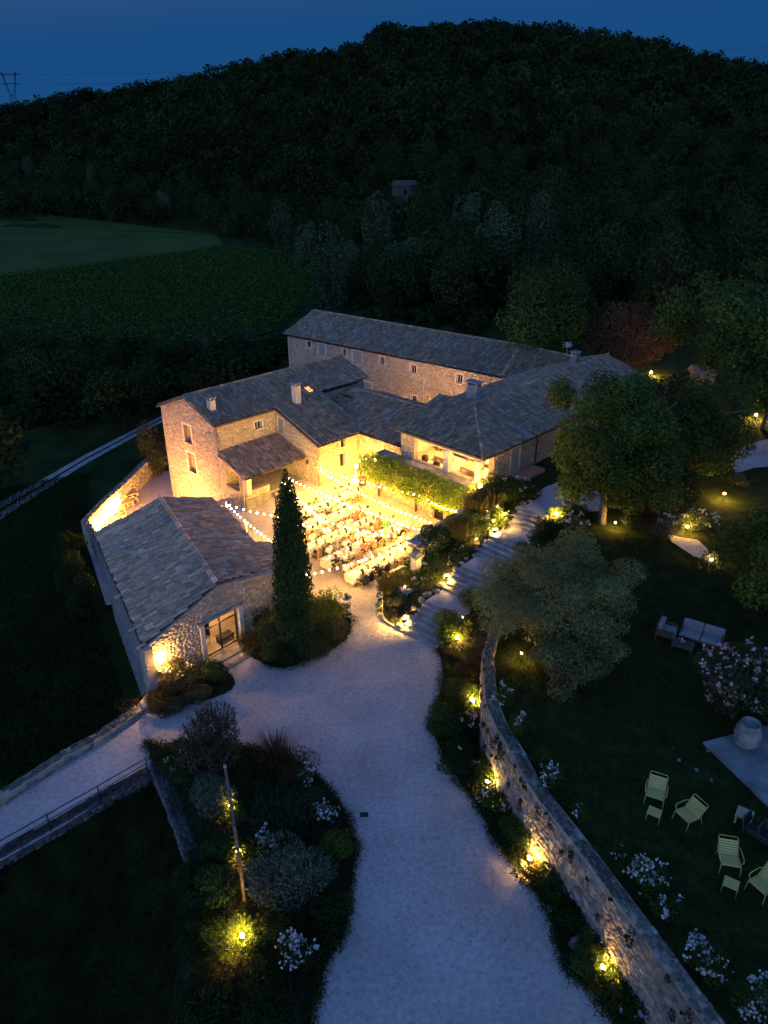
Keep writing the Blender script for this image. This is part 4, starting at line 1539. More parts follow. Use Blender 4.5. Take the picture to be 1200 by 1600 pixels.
# stone edging along the stairs' left side and at the bottom
def boulder(p, s):
    bm = bmesh.new()
    bmesh.ops.create_icosphere(bm, subdivisions=1, radius=1)
    for v in bm.verts:
        v.co *= random.uniform(.8, 1.15)
    rz = random.uniform(0, 6)
    bm.transform(Matrix.Translation(p) @ Matrix.Rotation(rz, 4, 'Z') @ Matrix.Diagonal((s * 1.2, s * .85, s * .65, 1)))
    me = bpy.data.meshes.new('edge_stone'); bm.to_mesh(me); bm.free()
    me.materials.append(M_STEP)
    return me


for i, d in enumerate(np.arange(0.2, SL, .62)):
    p = stairpt(d, -SW / 2 - .12 + random.uniform(-.1, .1)); p.z = zst(d) + .05
    put('edge_stone', boulder(p, random.uniform(.17, .3)), st)
kb = thing('kerb_stone', 'thin stone kerb where the stairs landing meets the drive', 'kerb', G3(640, 1000))
kp = [G3(*p) for p in [(588, 945), (602, 972), (625, 985), (655, 1000), (682, 1016)]]
q = MB()
for a, b in zip(kp[:-1], kp[1:]):
    c = (a + b) / 2; q2 = (b - a)
    q2z = math.atan2(q2.y, q2.x)
    MB().bbox(c - Vector((0, 0, .05)), q2.length, .16, .16, q2z, .02).build('stone', M_STEP, kb)

# soil of the beds
def dome(poly, h):
    def f(x, y):
        P = np.c_[x, y]
        return .02 + h * ss(0, 1.5, edge_dist(P, poly))
    return f


sheet('front_bed_soil', BED_L, dome(BED_L, .3), .7, M_SOIL, kind='structure')
BED_R = smooth_poly([G(*p) for p in [(690, 985), (683, 1010), (692, 1060), (676, 1118), (680, 1152), (702, 1196), (740, 1252), (772, 1312), (822, 1372), (860, 1432), (872, 1484), (908, 1532), (952, 1584), (1010, 1690)]], 5)[:-5] + [tuple(p[:2]) for p in face[::-1][:-3]] + [G(770, 985)]
sheet('wall_bed_soil', BED_R, dome(BED_R, .15), .7, M_SOIL, kind='structure')
BED_C = [G(*p) for p in [(398, 1030), (380, 1010), (385, 985), (430, 960), (480, 940), (520, 940), (545, 960), (546, 990), (520, 1015), (480, 1030), (440, 1045)]]
BED_C = smooth_poly(BED_C, 5)
sheet('cypress_bed_soil', BED_C, dome(BED_C, .12), .7, M_SOIL, kind='structure')
BED_B = [G(*p) for p in [(232, 1092), (240, 1060), (290, 1020), (318, 1025), (355, 1050), (368, 1068), (350, 1085), (300, 1100), (240, 1115)]]
BED_B = smooth_poly(BED_B, 5)
sheet('barn_bed_soil', BED_B, dome(BED_B, .1), .7, M_SOIL, kind='structure')
BED_F = [G(*p) for p in [(590, 940), (604, 968), (626, 983), (655, 985), (700, 930), (700, 905), (660, 925), (612, 925)]]
BED_F = smooth_poly(BED_F, 5)
sheet('fountain_bed_soil', BED_F, dome(BED_F, .15), .7, M_SOIL, kind='structure')

def line_dist(P, line):
    d = np.full(len(P), 1e9)
    for a, b in zip(line[:-1], line[1:]):
        a = np.array(a[:2]); b = np.array(b[:2]); ab = b - a
        t = np.clip(((P - a) @ ab) / (ab @ ab), 0, 1)
        d = np.minimum(d, np.hypot(*(P - (a + t[:, None] * ab)).T))
    return d


EDGE_ = [G(*p) for p in [(-240, 1482), (0, 1342), (100, 1286), (160, 1251), (235, 1209), (250, 1240), (272, 1295), (290, 1345), (283, 1420), (266, 1600), (248, 1720), (225, 1900)]]
BANK = EDGE_ + [G(150, 2300), (-20, 6), (-22, 14)]
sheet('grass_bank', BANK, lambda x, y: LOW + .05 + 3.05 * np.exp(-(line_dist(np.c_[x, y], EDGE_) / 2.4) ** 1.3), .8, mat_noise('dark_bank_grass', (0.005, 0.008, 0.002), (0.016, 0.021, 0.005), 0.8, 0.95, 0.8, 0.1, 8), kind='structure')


def cover(name, label, poly, n, zf_, col, leaf, h=.22):
    xs = np.array([p[:2] for p in poly])
    q = rng.uniform(xs.min(0), xs.max(0), (n * 3, 2)); q = q[inside(q, [tuple(p[:2]) for p in poly])][:n]
    z = zf_(q[:, 0], q[:, 1]) + rng.uniform(.01, h, len(q)) * (.5 + .5 * np.sin(q[:, 0] * 2.1) * np.sin(q[:, 1] * 1.7))
    Nn = unit(len(q)); Nn[:, 2] = np.abs(Nn[:, 2]) + .4; Nn /= np.linalg.norm(Nn, axis=1)[:, None]
    c = np.asarray(col)[None] * rng.uniform(.5, 1.5, len(q))[:, None]
    V, F, K = leaf_quads(np.c_[q, z], Nn, leaf * rng.uniform(.6, 1.4, len(q)), leaf * .55 * rng.uniform(.6, 1.4, len(q)), c)
    tag(put(name, mesh_np(name, V, F, M_LEAF, K)), label, 'ground cover', kind='stuff')


cover('bed_ground_cover', 'low leafy ground cover of the front flower bed', BED_L, 30000, dome(BED_L, .3), (.030, .046, .010), .09, .35)
cover('wall_bed_ground_cover', 'low leafy ground cover along the retaining wall', BED_R, 30000, dome(BED_R, .15), (.032, .050, .010), .09, .4)
cover('cypress_ground_cover', 'low leafy ground cover round the cypress', BED_C, 4000, dome(BED_C, .12), (.032, .044, .010), .09, .3)
cover('barn_ground_cover', 'low leafy ground cover before the barn', BED_B, 3000, dome(BED_B, .1), (.045, .046, .012), .08, .3)
cover('fountain_ground_cover', 'low leafy ground cover between fountain and stairs', BED_F, 3000, dome(BED_F, .15), (.045, .055, .012), .08, .3)
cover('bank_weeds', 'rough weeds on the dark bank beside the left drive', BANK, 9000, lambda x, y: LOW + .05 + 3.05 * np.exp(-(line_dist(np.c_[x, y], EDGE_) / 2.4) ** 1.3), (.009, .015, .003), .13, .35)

def cover_strip(name, label, A, B, n, col, leaf, h):
    i = rng.integers(0, len(A) - 1, n); f = rng.uniform(0, 1, n)[:, None]; g = rng.uniform(0.02, 1, n)[:, None]
    A = np.array([tuple(a) for a in A]); B = np.array([tuple(b) for b in B])
    P = (A[i] * (1 - f) + A[i + 1] * f) * (1 - g) + (B[i] * (1 - f) + B[i + 1] * f) * g
    P[:, 2] += .05 + rng.uniform(0, h, n)
    Nn = unit(n); Nn[:, 2] = np.abs(Nn[:, 2]) + .4; Nn /= np.linalg.norm(Nn, axis=1)[:, None]
    c = np.asarray(col)[None] * rng.uniform(.5, 1.5, n)[:, None]
    V, F, K = leaf_quads(P, Nn, leaf * rng.uniform(.6, 1.4, n), leaf * .55 * rng.uniform(.6, 1.4, n), c)
    tag(put(name, mesh_np(name, V, F, M_LEAF, K)), label, 'ground cover', kind='stuff')


def verge(name, label, line, n, col, leaf=.08):
    line = [np.array(p[:2]) for p in line]
    i = rng.integers(0, len(line) - 1, n); f = rng.uniform(0, 1, n)[:, None]
    A = np.array(line); q = A[i] * (1 - f) + A[i + 1] * f
    clump = np.sin(q[:, 0] * 3.1 + 1) * np.sin(q[:, 1] * 2.7) * .18
    q = q + rng.normal(0, .13, (n, 2)) + clump[:, None] * np.array((.7, .7))
    P = np.c_[q, rng.uniform(.01, .2, n)]
    Nn = unit(n); Nn[:, 2] = np.abs(Nn[:, 2]) + .5; Nn /= np.linalg.norm(Nn, axis=1)[:, None]
    c = np.asarray(col)[None] * rng.uniform(.5, 1.5, n)[:, None]
    V, F, K = leaf_quads(P, Nn, leaf * rng.uniform(.5, 1.5, n), leaf * .5 * rng.uniform(.6, 1.4, n), c)
    tag(put(name, mesh_np(name, V, F, M_LEAF, K)), label, 'weeds', kind='stuff')


verge('front_bed_verge', 'ragged low weeds along the drive edge of the front flower bed', BED_L[:62], 9000, (.035, .050, .012))
verge('wall_bed_verge', 'ragged low weeds along the drive edge of the wall bed', BED_R[:66], 9000, (.035, .052, .012))
verge('cypress_bed_verge', 'ragged low weeds round the cypress bed', BED_C, 4000, (.040, .050, .012))
verge('drive_verge', 'ragged low weeds at the foot of the left parapet', [G(*p) for p in [(226, 1112), (150, 1160), (100, 1186), (0, 1252), (-60, 1290)]], 2500, (.035, .042, .012))


def loose_stones(n):
    q = rng.uniform((-16, 10), (9, 50), (n * 2, 2))
    q = q[inside(q, YARD)]
    ok_ = np.ones(len(q), bool)
    for b_ in (BED_L, BED_R, BED_C, BED_B, BED_F): ok_ &= ~inside(q, b_)
    q = q[ok_][:n]; m = len(q)
    r = (rng.uniform(.014, .04, m))[:, None, None]
    base = np.array([(1, 0, 0), (-.5, .87, 0), (-.5, -.87, 0), (0, 0, .8)])
    a = rng.uniform(0, 6.28, m); c_, s_ = np.cos(a), np.sin(a)
    Rm = np.stack([np.stack([c_, s_, 0 * a], 1), np.stack([-s_, c_, 0 * a], 1), np.tile((0, 0, 1.), (m, 1))], 1)
    V = np.einsum('vk,nkj->nvj', base, Rm) * r + np.c_[q, court_z(q[:, 0], q[:, 1])][:, None]
    F = (np.array([(0, 1, 3), (1, 2, 3), (2, 0, 3)])[None] + (np.arange(m) * 4)[:, None, None]).reshape(-1, 3)
    K = np.repeat(np.array((.30, .27, .24))[None] * rng.choice([.25, .5, 1.0, 1.6], m)[:, None], 4, 0)
    tag(put('loose_stones', mesh_np('loose_stones', V.reshape(-1, 3), F, M_STONE, K)), 'loose small stones on the gravel drive', 'stones', kind='stuff')


loose_stones(6000)
cover_strip('left_bank_cover', 'leafy ground cover left of the garden stairs', A_, B_, 9000, (.040, .055, .012), .10, .35)
cover_strip('right_bank_cover', 'leafy ground cover right of the garden stairs', C_, D_, 11000, (.035, .052, .011), .10, .4)

# paved terrace bottom right
PV = [G3(*p, 3.04) for p in [(1098, 1162), (1160, 1146), (1330, 1100), (1420, 1260), (1260, 1310), (1200, 1262)]]
q = MB(); k = len(PV)
q.add([p for p in PV] + [p + Vector((0, 0, .1)) for p in PV], [tuple(range(k - 1, -1, -1)), tuple(range(k, 2 * k))] + [(i, (i + 1) % k, k + (i + 1) % k, k + i) for i in range(k)])
me = q.mesh('paved_terrace', M_PAVE)
bm = bmesh.new(); bm.from_mesh(me); bmesh.ops.recalc_face_normals(bm, faces=bm.faces); bm.to_mesh(me); bm.free()
tag(put('paved_terrace', me), kind='structure')
for i, (px, py) in enumerate([(1105, 1175), (1050, 1170), (1060, 1190), (1088, 1205), (1112, 1222)]):
    tag(put('stepping_stone', boulder(G3(px, py, 2.93), .17)), ['flat pale stone in the lawn next to the terrace corner', 'flat pale stone in the lawn, leftmost of five', 'flat pale stone in the lawn just below the leftmost one', 'flat pale stone in the lawn, fourth from the left', 'flat pale stone in the lawn nearest the wooden side table'][i], 'stone', 'stepping stones in the lawn')

# ------------------------------------------------------------------ court: fountain
fo = thing('fountain', 'octagonal stone fountain basin with a square capped pillar and green water', 'fountain', G3(648, 908))
fc = G3(643, 915); fc.z = 0
def ngon_ring(r0, r1, h, n=8, rot=.39):
    V, F = [], []
    for r, z in ((r1, 0), (r1, h), (r0, h), (r0, .1)):
        for k in range(n):
            th = 2 * math.pi * k / n + rot
            V.append((fc.x + r * math.cos(th), fc.y + r * math.sin(th), z))
    for i in range(3):
        for k in range(n):
            F.append((i * n + k, i * n + (k + 1) % n, (i + 1) * n + (k + 1) % n, (i + 1) * n + k))
    return MB().add(V, F)
ngon_ring(1.32, 1.55, .62).build('basin', M_LIMESTONE, fo)
V = [(fc.x + 1.33 * math.cos(2 * math.pi * k / 8 + .39), fc.y + 1.33 * math.sin(2 * math.pi * k / 8 + .39), .5) for k in range(8)]
MB().add(V, [tuple(range(8))]).build('water', M_WATER, fo)
fp = fc + Vector((.25, .3, 0))
MB().bbox(fp, .62, .62, .55, AZ1, .03).bbox(fp + Vector((0, 0, .55)), .46, .46, 1.35, AZ1, .02).build('pillar', M_LIMESTONE, fo)
MB().bbox(fp + Vector((0, 0, 1.9)), .72, .72, .12, AZ1, .02).bbox(fp + Vector((0, 0, 2.02)), .5, .5, .12, AZ1, .05).build('pillar_cap', M_STEP, fo)
MB().tube([fp + Vector((-.2, -.2, 1.0)), fp + Vector((-.42, -.42, .98)), fp + Vector((-.44, -.44, .9))], .025, 5).build('spout', M_IRON, fo)

bulb_me = None


def glow_ball(r, mat, sub=1, name='bulb'):
    bm = bmesh.new(); bmesh.ops.create_icosphere(bm, subdivisions=sub, radius=r)
    me = bpy.data.meshes.new(name); bm.to_mesh(me); bm.free(); me.materials.append(mat)
    me.polygons.foreach_set('use_smooth', [True] * len(me.polygons))
    return me


CND = glow_ball(.045, M_CANDLE, 1, 'flame')
CANDLE_BODY = MB().lathe([(.04, 0), (.045, .08), (.03, .085)], (0, 0, 0), 7).mesh('candle', M_CLOTH)
for i, (dx, dy, lab) in enumerate(((-1.42, -.15, 'left'), (-1.15, -.75, 'middle'), (-.45, -1.3, 'right'))):
    c = Vector((fc.x + dx * .98, fc.y + dy * .98, .62))
    o = link('candle', CANDLE_BODY, None, c)
    tag(o, 'small lit candle on the fountain rim, ' + lab + ' one of three', 'candle', 'candles on the fountain rim')
    f = link('flame', CND, o, (0, 0, .12))

# ------------------------------------------------------------------ court: tables, chairs, guests
def chair_mesh():
    m = MB()
    for x in (-.18, .18):
        m.box((x, -.19, 0), .035, .035, .44)
        m.box((x, .19, 0), .035, .035, .92, 0, -.06)
    m.bbox((0, 0, .43), .42, .42, .04, 0, .01)
    m.box((0, .225, .62), .36, .02, .07); m.box((0, .235, .80), .38, .02, .09)
    return m.mesh('chair', M_CHAIRWOOD)


CHAIR = chair_mesh()


def skin(name, verts, edges, radii, mat, sub=1):
    me = bpy.data.meshes.new(name)
    me.from_pydata(verts, edges, [])
    o = bpy.data.objects.new(name, me)
    C.objects.link(o)
    sm = o.modifiers.new('skin', 'SKIN'); sm.use_smooth_shade = True
    sl = me.skin_vertices[0].data
    for i, r in enumerate(radii):
        sl[i].radius = (r, r) if not isinstance(r, tuple) else r
    sl[0].use_root = True
    if sub:
        su = o.modifiers.new('sub', 'SUBSURF'); su.levels = sub; su.render_levels = sub
    dg = bpy.context.evaluated_depsgraph_get()
    res = bpy.data.meshes.new_from_object(o.evaluated_get(dg))
    res.name = name
    bpy.data.objects.remove(o)
    res.materials.clear(); res.materials.append(mat)
    return res


M_SKIN = mat_plain('skin', (.50, .30, .20), .55, var=.1)


def person_parts(pose):
    """seated figure facing -y (the table), origin on the ground under the seat"""
    lean, armL, armR, turn = pose
    pel = (0, .02, .52)
    ch = (0, .02 - lean * .5, .86)
    nk = (turn * .02, .0 - lean * .9, 1.06)
    hd = (turn * .04, -.03 - lean * 1.05, 1.17)
    tp = (turn * .04, -.03 - lean * 1.05, 1.27)
    V = [pel, (0, .02 - lean * .2, .69), ch, nk, hd, tp]
    E_ = [(0, 1), (1, 2), (2, 3), (3, 4), (4, 5)]
    Rr = [.135, .12, (.15, .115), .05, .088, .062]
    def chain(start, pts, rs):
        p = start
        for q, r in zip(pts, rs):
            V.append(q); Rr.append(r); E_.append((p, len(V) - 1)); p = len(V) - 1
    for sg, a in ((-1, armL), (1, armR)):
        sh = (sg * .19, .0 - lean * .7, .98)
        if a == 0:      # hands resting on the table
            chain(2, [sh, (sg * .25, -.14 - lean * .5, .80), (sg * .14, -.36, .79), (sg * .11, -.45, .79)], [.062, .048, .036, .034])
        elif a == 1:    # raised glass
            chain(2, [sh, (sg * .28, -.18, .84), (sg * .20, -.36, 1.0), (sg * .19, -.40, 1.08)], [.062, .048, .036, .034])
        else:           # in the lap
            chain(2, [sh, (sg * .25, .0, .76), (sg * .16, -.18, .64), (sg * .08, -.24, .63)], [.062, .048, .036, .034])
        chain(0, [(sg * .10, -.02, .50), (sg * .12, -.40, .50), (sg * .12, -.42, .08), (sg * .13, -.52, .05)], [.095, .062, .042, .04])
    return V, E_, Rr


POSES = [(.12, 0, 0, 0), (.05, 0, 1, 1), (.18, 2, 0, -1), (-.02, 2, 2, 1)]
BODY, SHIRTV, TROUV = [], [], []
for ps in POSES:
    V, E_, Rr = person_parts(ps)
    BODY.append(skin('person', V, E_, Rr, M_SKIN, 1))
    grow = lambda r, g: (r[0] + g, r[1] + g) if isinstance(r, tuple) else r + g
    # shirt: torso + sleeves; arm chain vertices 6..9 and 14..17
    iv = [0, 1, 2, 6, 7, 14, 15]
    mp = {k: i for i, k in enumerate(iv)}
    se = [(mp[a], mp[b]) for a, b in E_ if a in mp and b in mp]
    SHIRTV.append(([V[i] for i in iv], se, [grow(Rr[i], .016) for i in iv]))
    iv = [0, 10, 11, 12, 18, 19, 20]
    mp = {k: i for i, k in enumerate(iv)}
    se = [(mp[a], mp[b]) for a, b in E_ if a in mp and b in mp]
    TROUV.append(([V[i] for i in iv], se, [grow(Rr[i], .014) for i in iv]))
SHIRT_C = [('white', (.78, .76, .70)), ('cream', (.66, .58, .44)), ('pale blue', (.40, .48, .58)), ('pink', (.62, .30, .30)), ('coral', (.60, .16, .10)), ('black', (.03, .03, .03)), ('grey', (.26, .25, .24)), ('green', (.05, .42, .08)), ('magenta', (.55, .05, .22))]
SM = {n: mat_plain('shirt_' + n.replace(' ', '_'), c, .85, 0, .1, .1) for n, c in SHIRT_C}
TM = mat_plain('dark_trousers', (.04, .04, .05), .85)
shirt_base = [skin('shirt', *SHIRTV[i], None, 1) for i in range(4)]
SHIRTS = {}
for n in SM:
    for i in range(4):
        m = shirt_base[i].copy(); m.materials.clear(); m.materials.append(SM[n]); m.name = 'shirt'
        SHIRTS[(n, i)] = m
TROU = [skin('trousers', *TROUV[i], TM, 1) for i in range(4)]
HAIRM = {n: mat_plain('hair_' + n, c, .6, 0, .3, .2) for n, c in (('dark', (.02, .014, .010)), ('brown', (.09, .05, .025)), ('fair', (.36, .24, .11)), ('grey', (.36, .34, .32)))}
HAIR = {}
for n, m in HAIRM.items():
    for i, ps in enumerate(POSES):
        for lg in (0, 1):
            h = MB()
            x, y, z = ps[3] * .04, -.03 - ps[0] * 1.05, 1.17
            h.ball((x, y + .025, z + .045), .105, .95, 9, 6)
            if lg:
                h.tube([(x, y + .07, z + .05), (x, y + .11, z - .08), (x, y + .12, z - .24)], [.09, .085, .05], 8)
            HAIR[(n, i, lg)] = h.mesh('hair', m)
ORD = ['first', 'second', 'third', 'fourth', 'fifth', 'sixth', 'seventh', 'eighth', 'ninth', 'tenth', 'eleventh', 'twelfth']
ROWS = [('frontmost', -12.35, -8.3, -1.5), ('second', -9.95, -8.2, -.6), ('middle', -7.85, -7.9, -.9), ('fourth', -5.75, -7.2, -.9), ('rearmost', -3.75, -6.0, .8)]
JACKET = None
M_JACK = M_DARKCLOTH


def jacket_mesh():
    m = MB()
    V = []
    for z, w, d in ((.32, .23, .09), (.6, .25, .08), (.88, .24, .06), (.95, .16, .05)):
        for x, y in ((-w, .2), (-w * .5, .2 + d), (w * .5, .2 + d), (w, .2), (w * .5, .17), (-w * .5, .17)):
            V.append((x, y + .04, z))
    F = []
    for i in range(3):
        for k in range(6):
            F.append((i * 6 + k, i * 6 + (k + 1) % 6, (i + 1) * 6 + (k + 1) % 6, (i + 1) * 6 + k))
    F += [tuple(range(5, -1, -1)), tuple(range(18, 24))]
    return m.add(V, F, True).mesh('jacket', M_JACK)


JACKET = jacket_mesh()
rr = random.Random(5)
tab_rz = AZ1
row_label = {'frontmost': 'nearest the fountain', 'second': 'second from the front', 'middle': 'in the middle of five', 'fourth': 'fourth from the front', 'rearmost': 'closest to the house'}
njack = 0
for ri, (rn, tt, s0, s1) in enumerate(ROWS):
    L = s1 - s0
    cen = S((s0 + s1) / 2, tt)
    tb = thing('dining_table', f'long banquet table under white cloth, row {row_label[rn]}', 'table', cen, 'long banquet tables in the court')
    top = MB(); top.box(cen + Vector((0, 0, .70)), L, .76, .035, tab_rz); top.build('tabletop', M_WOOD, tb)
    for k in np.linspace(-.5 + .04, .5 - .04, 4):
        for sy in (-.29, .29):
            q = cen + Vector((E1[0], E1[1], 0)) * (k * L) + Vector((E2[0], E2[1], 0)) * sy
            MB().box(q, .06, .06, .70, tab_rz).build('leg', M_WOOD, tb)
    # cloth with a wavy hem
    V, F = [], []
    n = int(L / .22)
    for i in range(n + 1):
        u = s0 - .03 + (L + .06) * i / n
        for (dt, z) in ((-.42, .30), (-.40, .744), (.40, .744), (.42, .30)):
            wv = .035 * math.sin(i * 1.7 + dt * 9) if z < .5 else 0
            V.append(S(u, tt + dt * (1 + wv), z))
    for i in range(n):
        for k in range(3):
            F.append((i * 4 + k, i * 4 + k + 1, (i + 1) * 4 + k + 1, (i + 1) * 4 + k))
    for i0 in (0, n):
        u = s0 - .04 if i0 == 0 else s1 + .04
        b = len(V)
        for j in range(6):
            tq = tt - .4 + j * .16
            V.append(S(u, tq, .744)); V.append(S(u + (.03 * math.sin(j * 2) - .02) * (1 if i0 else -1), tq, .2))
        for j in range(5):
            F.append((b + j * 2, b + j * 2 + 1, b + j * 2 + 3, b + j * 2 + 2))
    cl_o = put('tablecloth', mesh_np('tablecloth', [tuple(v) for v in V], F, M_CLOTH, smooth=False))
    tag(cl_o, f'white tablecloth on the long table {row_label[rn]}', 'tablecloth', 'white cloths on the long tables')
    # plates, glasses, bottles: too small to pick apart
    tw_ = MB()
    gl = MB()
    for u in np.arange(s0 + .35, s1 - .2, .34):
        for dt in (-.24, .24):
            p = S(u, tt + dt, .747)
            tw_.lathe([(.06, 0), (.125, .012), (.12, .016)], p, 9)
            gl.lathe([(.02, 0), (.008, .07), (.032, .10), (.03, .17)], S(u + .14, tt + dt * .55, .747), 6)
    for u in np.arange(s0 + .6, s1 - .3, .95):
        gl.lathe([(.04, 0), (.04, .18), (.014, .24), (.014, .31)], S(u, tt + .06, .747), 7)
        tw_.lathe([(.05, 0), (.09, .06), (.07, .1)], S(u + .45, tt, .747), 8)
    q = tw_.build('plates', M_CLOTH, cl_o); q['kind'] = 'stuff'
    q = gl.build('glassware', mat_plain('glassware', (.62, .62, .52), .15, 0, .4), cl_o) if ri == 0 else gl.build('glassware', bpy.data.materials['glassware'], cl_o); q['kind'] = 'stuff'
    # candles
    for ci, u in enumerate(np.arange(s0 + .4, s1 - .2, .8)):
        o = link('candle', CANDLE_BODY, None, S(u, tt - .05, .747))
        tag(o, f'lit table candle, {ORD[ci]} from the left on the {rn} long table', 'candle', 'candles on the long tables')
        link('flame', CND, o, (0, 0, .12))
    seats = np.arange(s0 + .42, s1 - .2, .64)
    for side in (-1, 1):
        sname = 'near' if side < 0 else 'far'
        for ki, u in enumerate(seats):
            hq = S(u + rr.uniform(-.05, .05), tt + side * rr.uniform(.62, .74), 0)
            zz = float(court_z(np.array([hq.x]), np.array([hq.y]))[0])
            rz = AZ1 + (math.pi if side < 0 else 0) + rr.uniform(-.12, .12)
            cho = link('chair', CHAIR, None, (hq.x, hq.y, zz), rz)
            tag(cho, f'wooden chair, {ORD[ki]} from left, {sname} side of the {rn} long table', 'chair', 'wooden chairs at the long tables')
            if rr.random() < .07: continue
            if ri == 1 and side > 0 and ki == len(seats) - 2: sc = 'green'
            else: sc = rr.choice(['white'] * 8 + ['cream'] * 6 + ['pale blue', 'pink', 'pink', 'coral', 'coral', 'black', 'grey', 'magenta'])
            if sc == 'magenta' and rr.random() < .5: sc = 'white'
            hc = rr.choice(['dark', 'dark', 'brown', 'brown', 'brown', 'fair', 'fair', 'grey'])
            pi = rr.randrange(4)
            po = link('person', BODY[pi], None, (hq.x, hq.y, zz), rz)
            tag(po, f'{hc}-haired guest in {sc} top, {ORD[ki]} from left, {sname} side of {rn} table', 'person', 'seated guests at the long tables')
            po.scale = (rr.uniform(.97, 1.06),) * 3
            link('shirt', SHIRTS[(sc, pi)], po)
            link('trousers', TROU[pi], po)
            link('hair', HAIR[(hc, pi, 1 if rr.random() < .45 else 0)], po)
            if rr.random() < (.5 if (ri == 0 and side < 0 and ki < 4) else .07):
                j = link('jacket', JACKET, None, (hq.x, hq.y, zz), rz)
                tag(j, f'dark jacket over chair {ORD[ki]} from left, {sname} side of the {rn} table', 'jacket', 'jackets hung on chair backs')

# flower stands at the court entrance
STF = mat_plain('stand_metal', (.30, .28, .25), .5, .3)
for (px, py), lab in (((543, 964), 'left of the court entrance'), ((593, 960), 'right of the court entrance')):
    b = G3(px, py)
    o = thing('flower_stand', f'tiered metal stand with white flower bunches, {lab}', 'flower stand', b, 'flower stands at the court entrance')
    for dx, dy in ((-.18, -.18), (.18, -.18), (.18, .18), (-.18, .18)):
        m = MB(); m.tube([b + Vector((dx, dy, 0)), b + Vector((dx * .9, dy * .9, 1.25))], .014, 5)
        m.build('post', STF, o)
    for z in (.12, .62, 1.22):
        MB().lathe([(.2, 0), (.22, .03)], b + Vector((0, 0, z)), 10).build('shelf', STF, o)
        lb = lobes_of((b.x, b.y, b.z + z + .16), .26, .26, .17, 4)
        V, F, K = cloud(260, lb, .10, .05, (.06, .08, .055))
        put('bouquet', mesh_np('bouquet', V, F, M_LEAF, K), o)
        V, F, K = flower_heads(surface_pts(26, lb), .045, WHITE)
        put('blossoms', mesh_np('blossoms', V, F, M_PETAL, K), o)['kind'] = 'stuff'

# barrel and things against the link house wall
bb = thing('barrel', 'old wooden barrel standing by the house wall at the back of the court', 'barrel', S(2.6, -2.2))
MB().lathe([(.26, 0), (.34, .3), (.36, .45), (.34, .6), (.27, .9)], S(2.6, -2.2), 14).build('body', M_WOOD, bb)
for z in (.15, .42, .72):
    MB().lathe([(.345 if z > .3 and z < .6 else .325, 0), (.345 if z > .3 and z < .6 else .325, .05)], S(2.6, -2.2, z), 14).build('hoop', M_IRON, bb)
so = thing('sideboard', 'low wooden sideboard against the house wall behind the barrel', 'sideboard', S(3.6, -2.8))
MB().bbox(S(3.7, -2.7, 0), 1.5, .55, .85, AZ1 - math.pi / 2).build('cabinet', M_WOOD, so)
MB().bbox(S(3.7, -2.7, .85), 1.6, .62, .05, AZ1 - math.pi / 2).build('top', M_WOOD, so)
wlq = S(-.12, 1.15, 1.75)
o = thing('wall_lantern', 'dark iron lantern on the wing wall under the porch eave', 'lantern', wlq)
MB().lathe([(.06, -.14), (.1, .1), (.02, .2)], wlq, 6).build('cage', M_IRON, o)
MB().tube([wlq + Vector((0, 0, .2)), wlq + Vector((.0, .0, .26)), S(.02, 1.15, 2.02)], .015, 4).build('bracket', M_IRON, o)

# ------------------------------------------------------------------ strings of bulbs
BULB = glow_ball(.042, M_BULB, 2)
SOCK = MB().lathe([(.022, .05), (.026, .12), (.01, .13)], (0, 0, 0), 5).mesh('socket', M_CAP)


def bulb_string(label, pts, sag, step=.5):
    P = []
    for a, b in zip(pts[:-1], pts[1:]):
        a, b = Vector(a), Vector(b)
        n = max(4, int((b - a).length / .25))
        for i in range(n):
            f = i / n
            P.append(a.lerp(b, f) - Vector((0, 0, sag * 4 * f * (1 - f))))
    P.append(Vector(pts[-1]))
    o = thing('bulb_string', label, 'string lights', P[0], 'bulb strings over the court')
    MB().tube(P, .009, 4).build('cable', M_CAP, o)
    acc = step * .4
    for a, b in zip(P[:-1], P[1:]):
        L = (b - a).length
        while acc < L:
            p = a.lerp(b, acc / L)
            k = link('bulb', BULB, o, p - Vector((0, 0, .13)))
            link('socket', SOCK, None, (0, 0, 0)).parent = k
            acc += step
        acc -= L


HW = S(-.08, -.1, 2.1)
bulb_string('bulb string along the back of the court, wing corner to the iron gate', [S(-.1, -.2, 1.75), S(1.55, -9.3, 1.9), S(.3, -13.7, 2.62)], .18)
bulb_string('bulb string from the wing corner to the middle of the court wall', [S(-.12, -.25, 1.65), S(-2.0, -13.6, 2.55)], .35)
bulb_string('bulb string from the porch to the court wall, the farther of a pair', [S(-2.4, .9, 1.35), S(-3.0, -13.6, 2.4)], .25)
bulb_string('bulb string from the porch to the court wall, the nearer of a pair', [S(-2.9, 1.0, 1.25), S(-5.2, -6.6, 1.4), S(-3.9, -13.6, 2.2)], .2)
bulb_string('lowest bulb string, from behind the cypress to the end of the court wall', [S(-12.0, -11.9, 2.2), S(-4.3, -13.6, 2.15)], .3)
bulb_string('bulb string from the barn roof post towards the porch and cypress', [S(-9.65, -1.75, 2.55), S(-8.0, -4.6, 2.1), S(-6.5, -9, 2.0)], .1)
bulb_string('bulb string dropping along the barn eave from the roof post', [S(-9.65, -1.7, 2.5), S(-10.2, -7.2, 2.0), S(-11.2, -11.5, 2.0)], .1, .42)
bulb_string('bulb string arching over the doorway beside the wing', [S(2.5, -1.5, .25), S(2.6, -1.55, 1.5), S(3.2, -1.6, 1.95), S(3.9, -2.4, 2.0), S(3.0, -3.9, 1.9)], .0, .32)
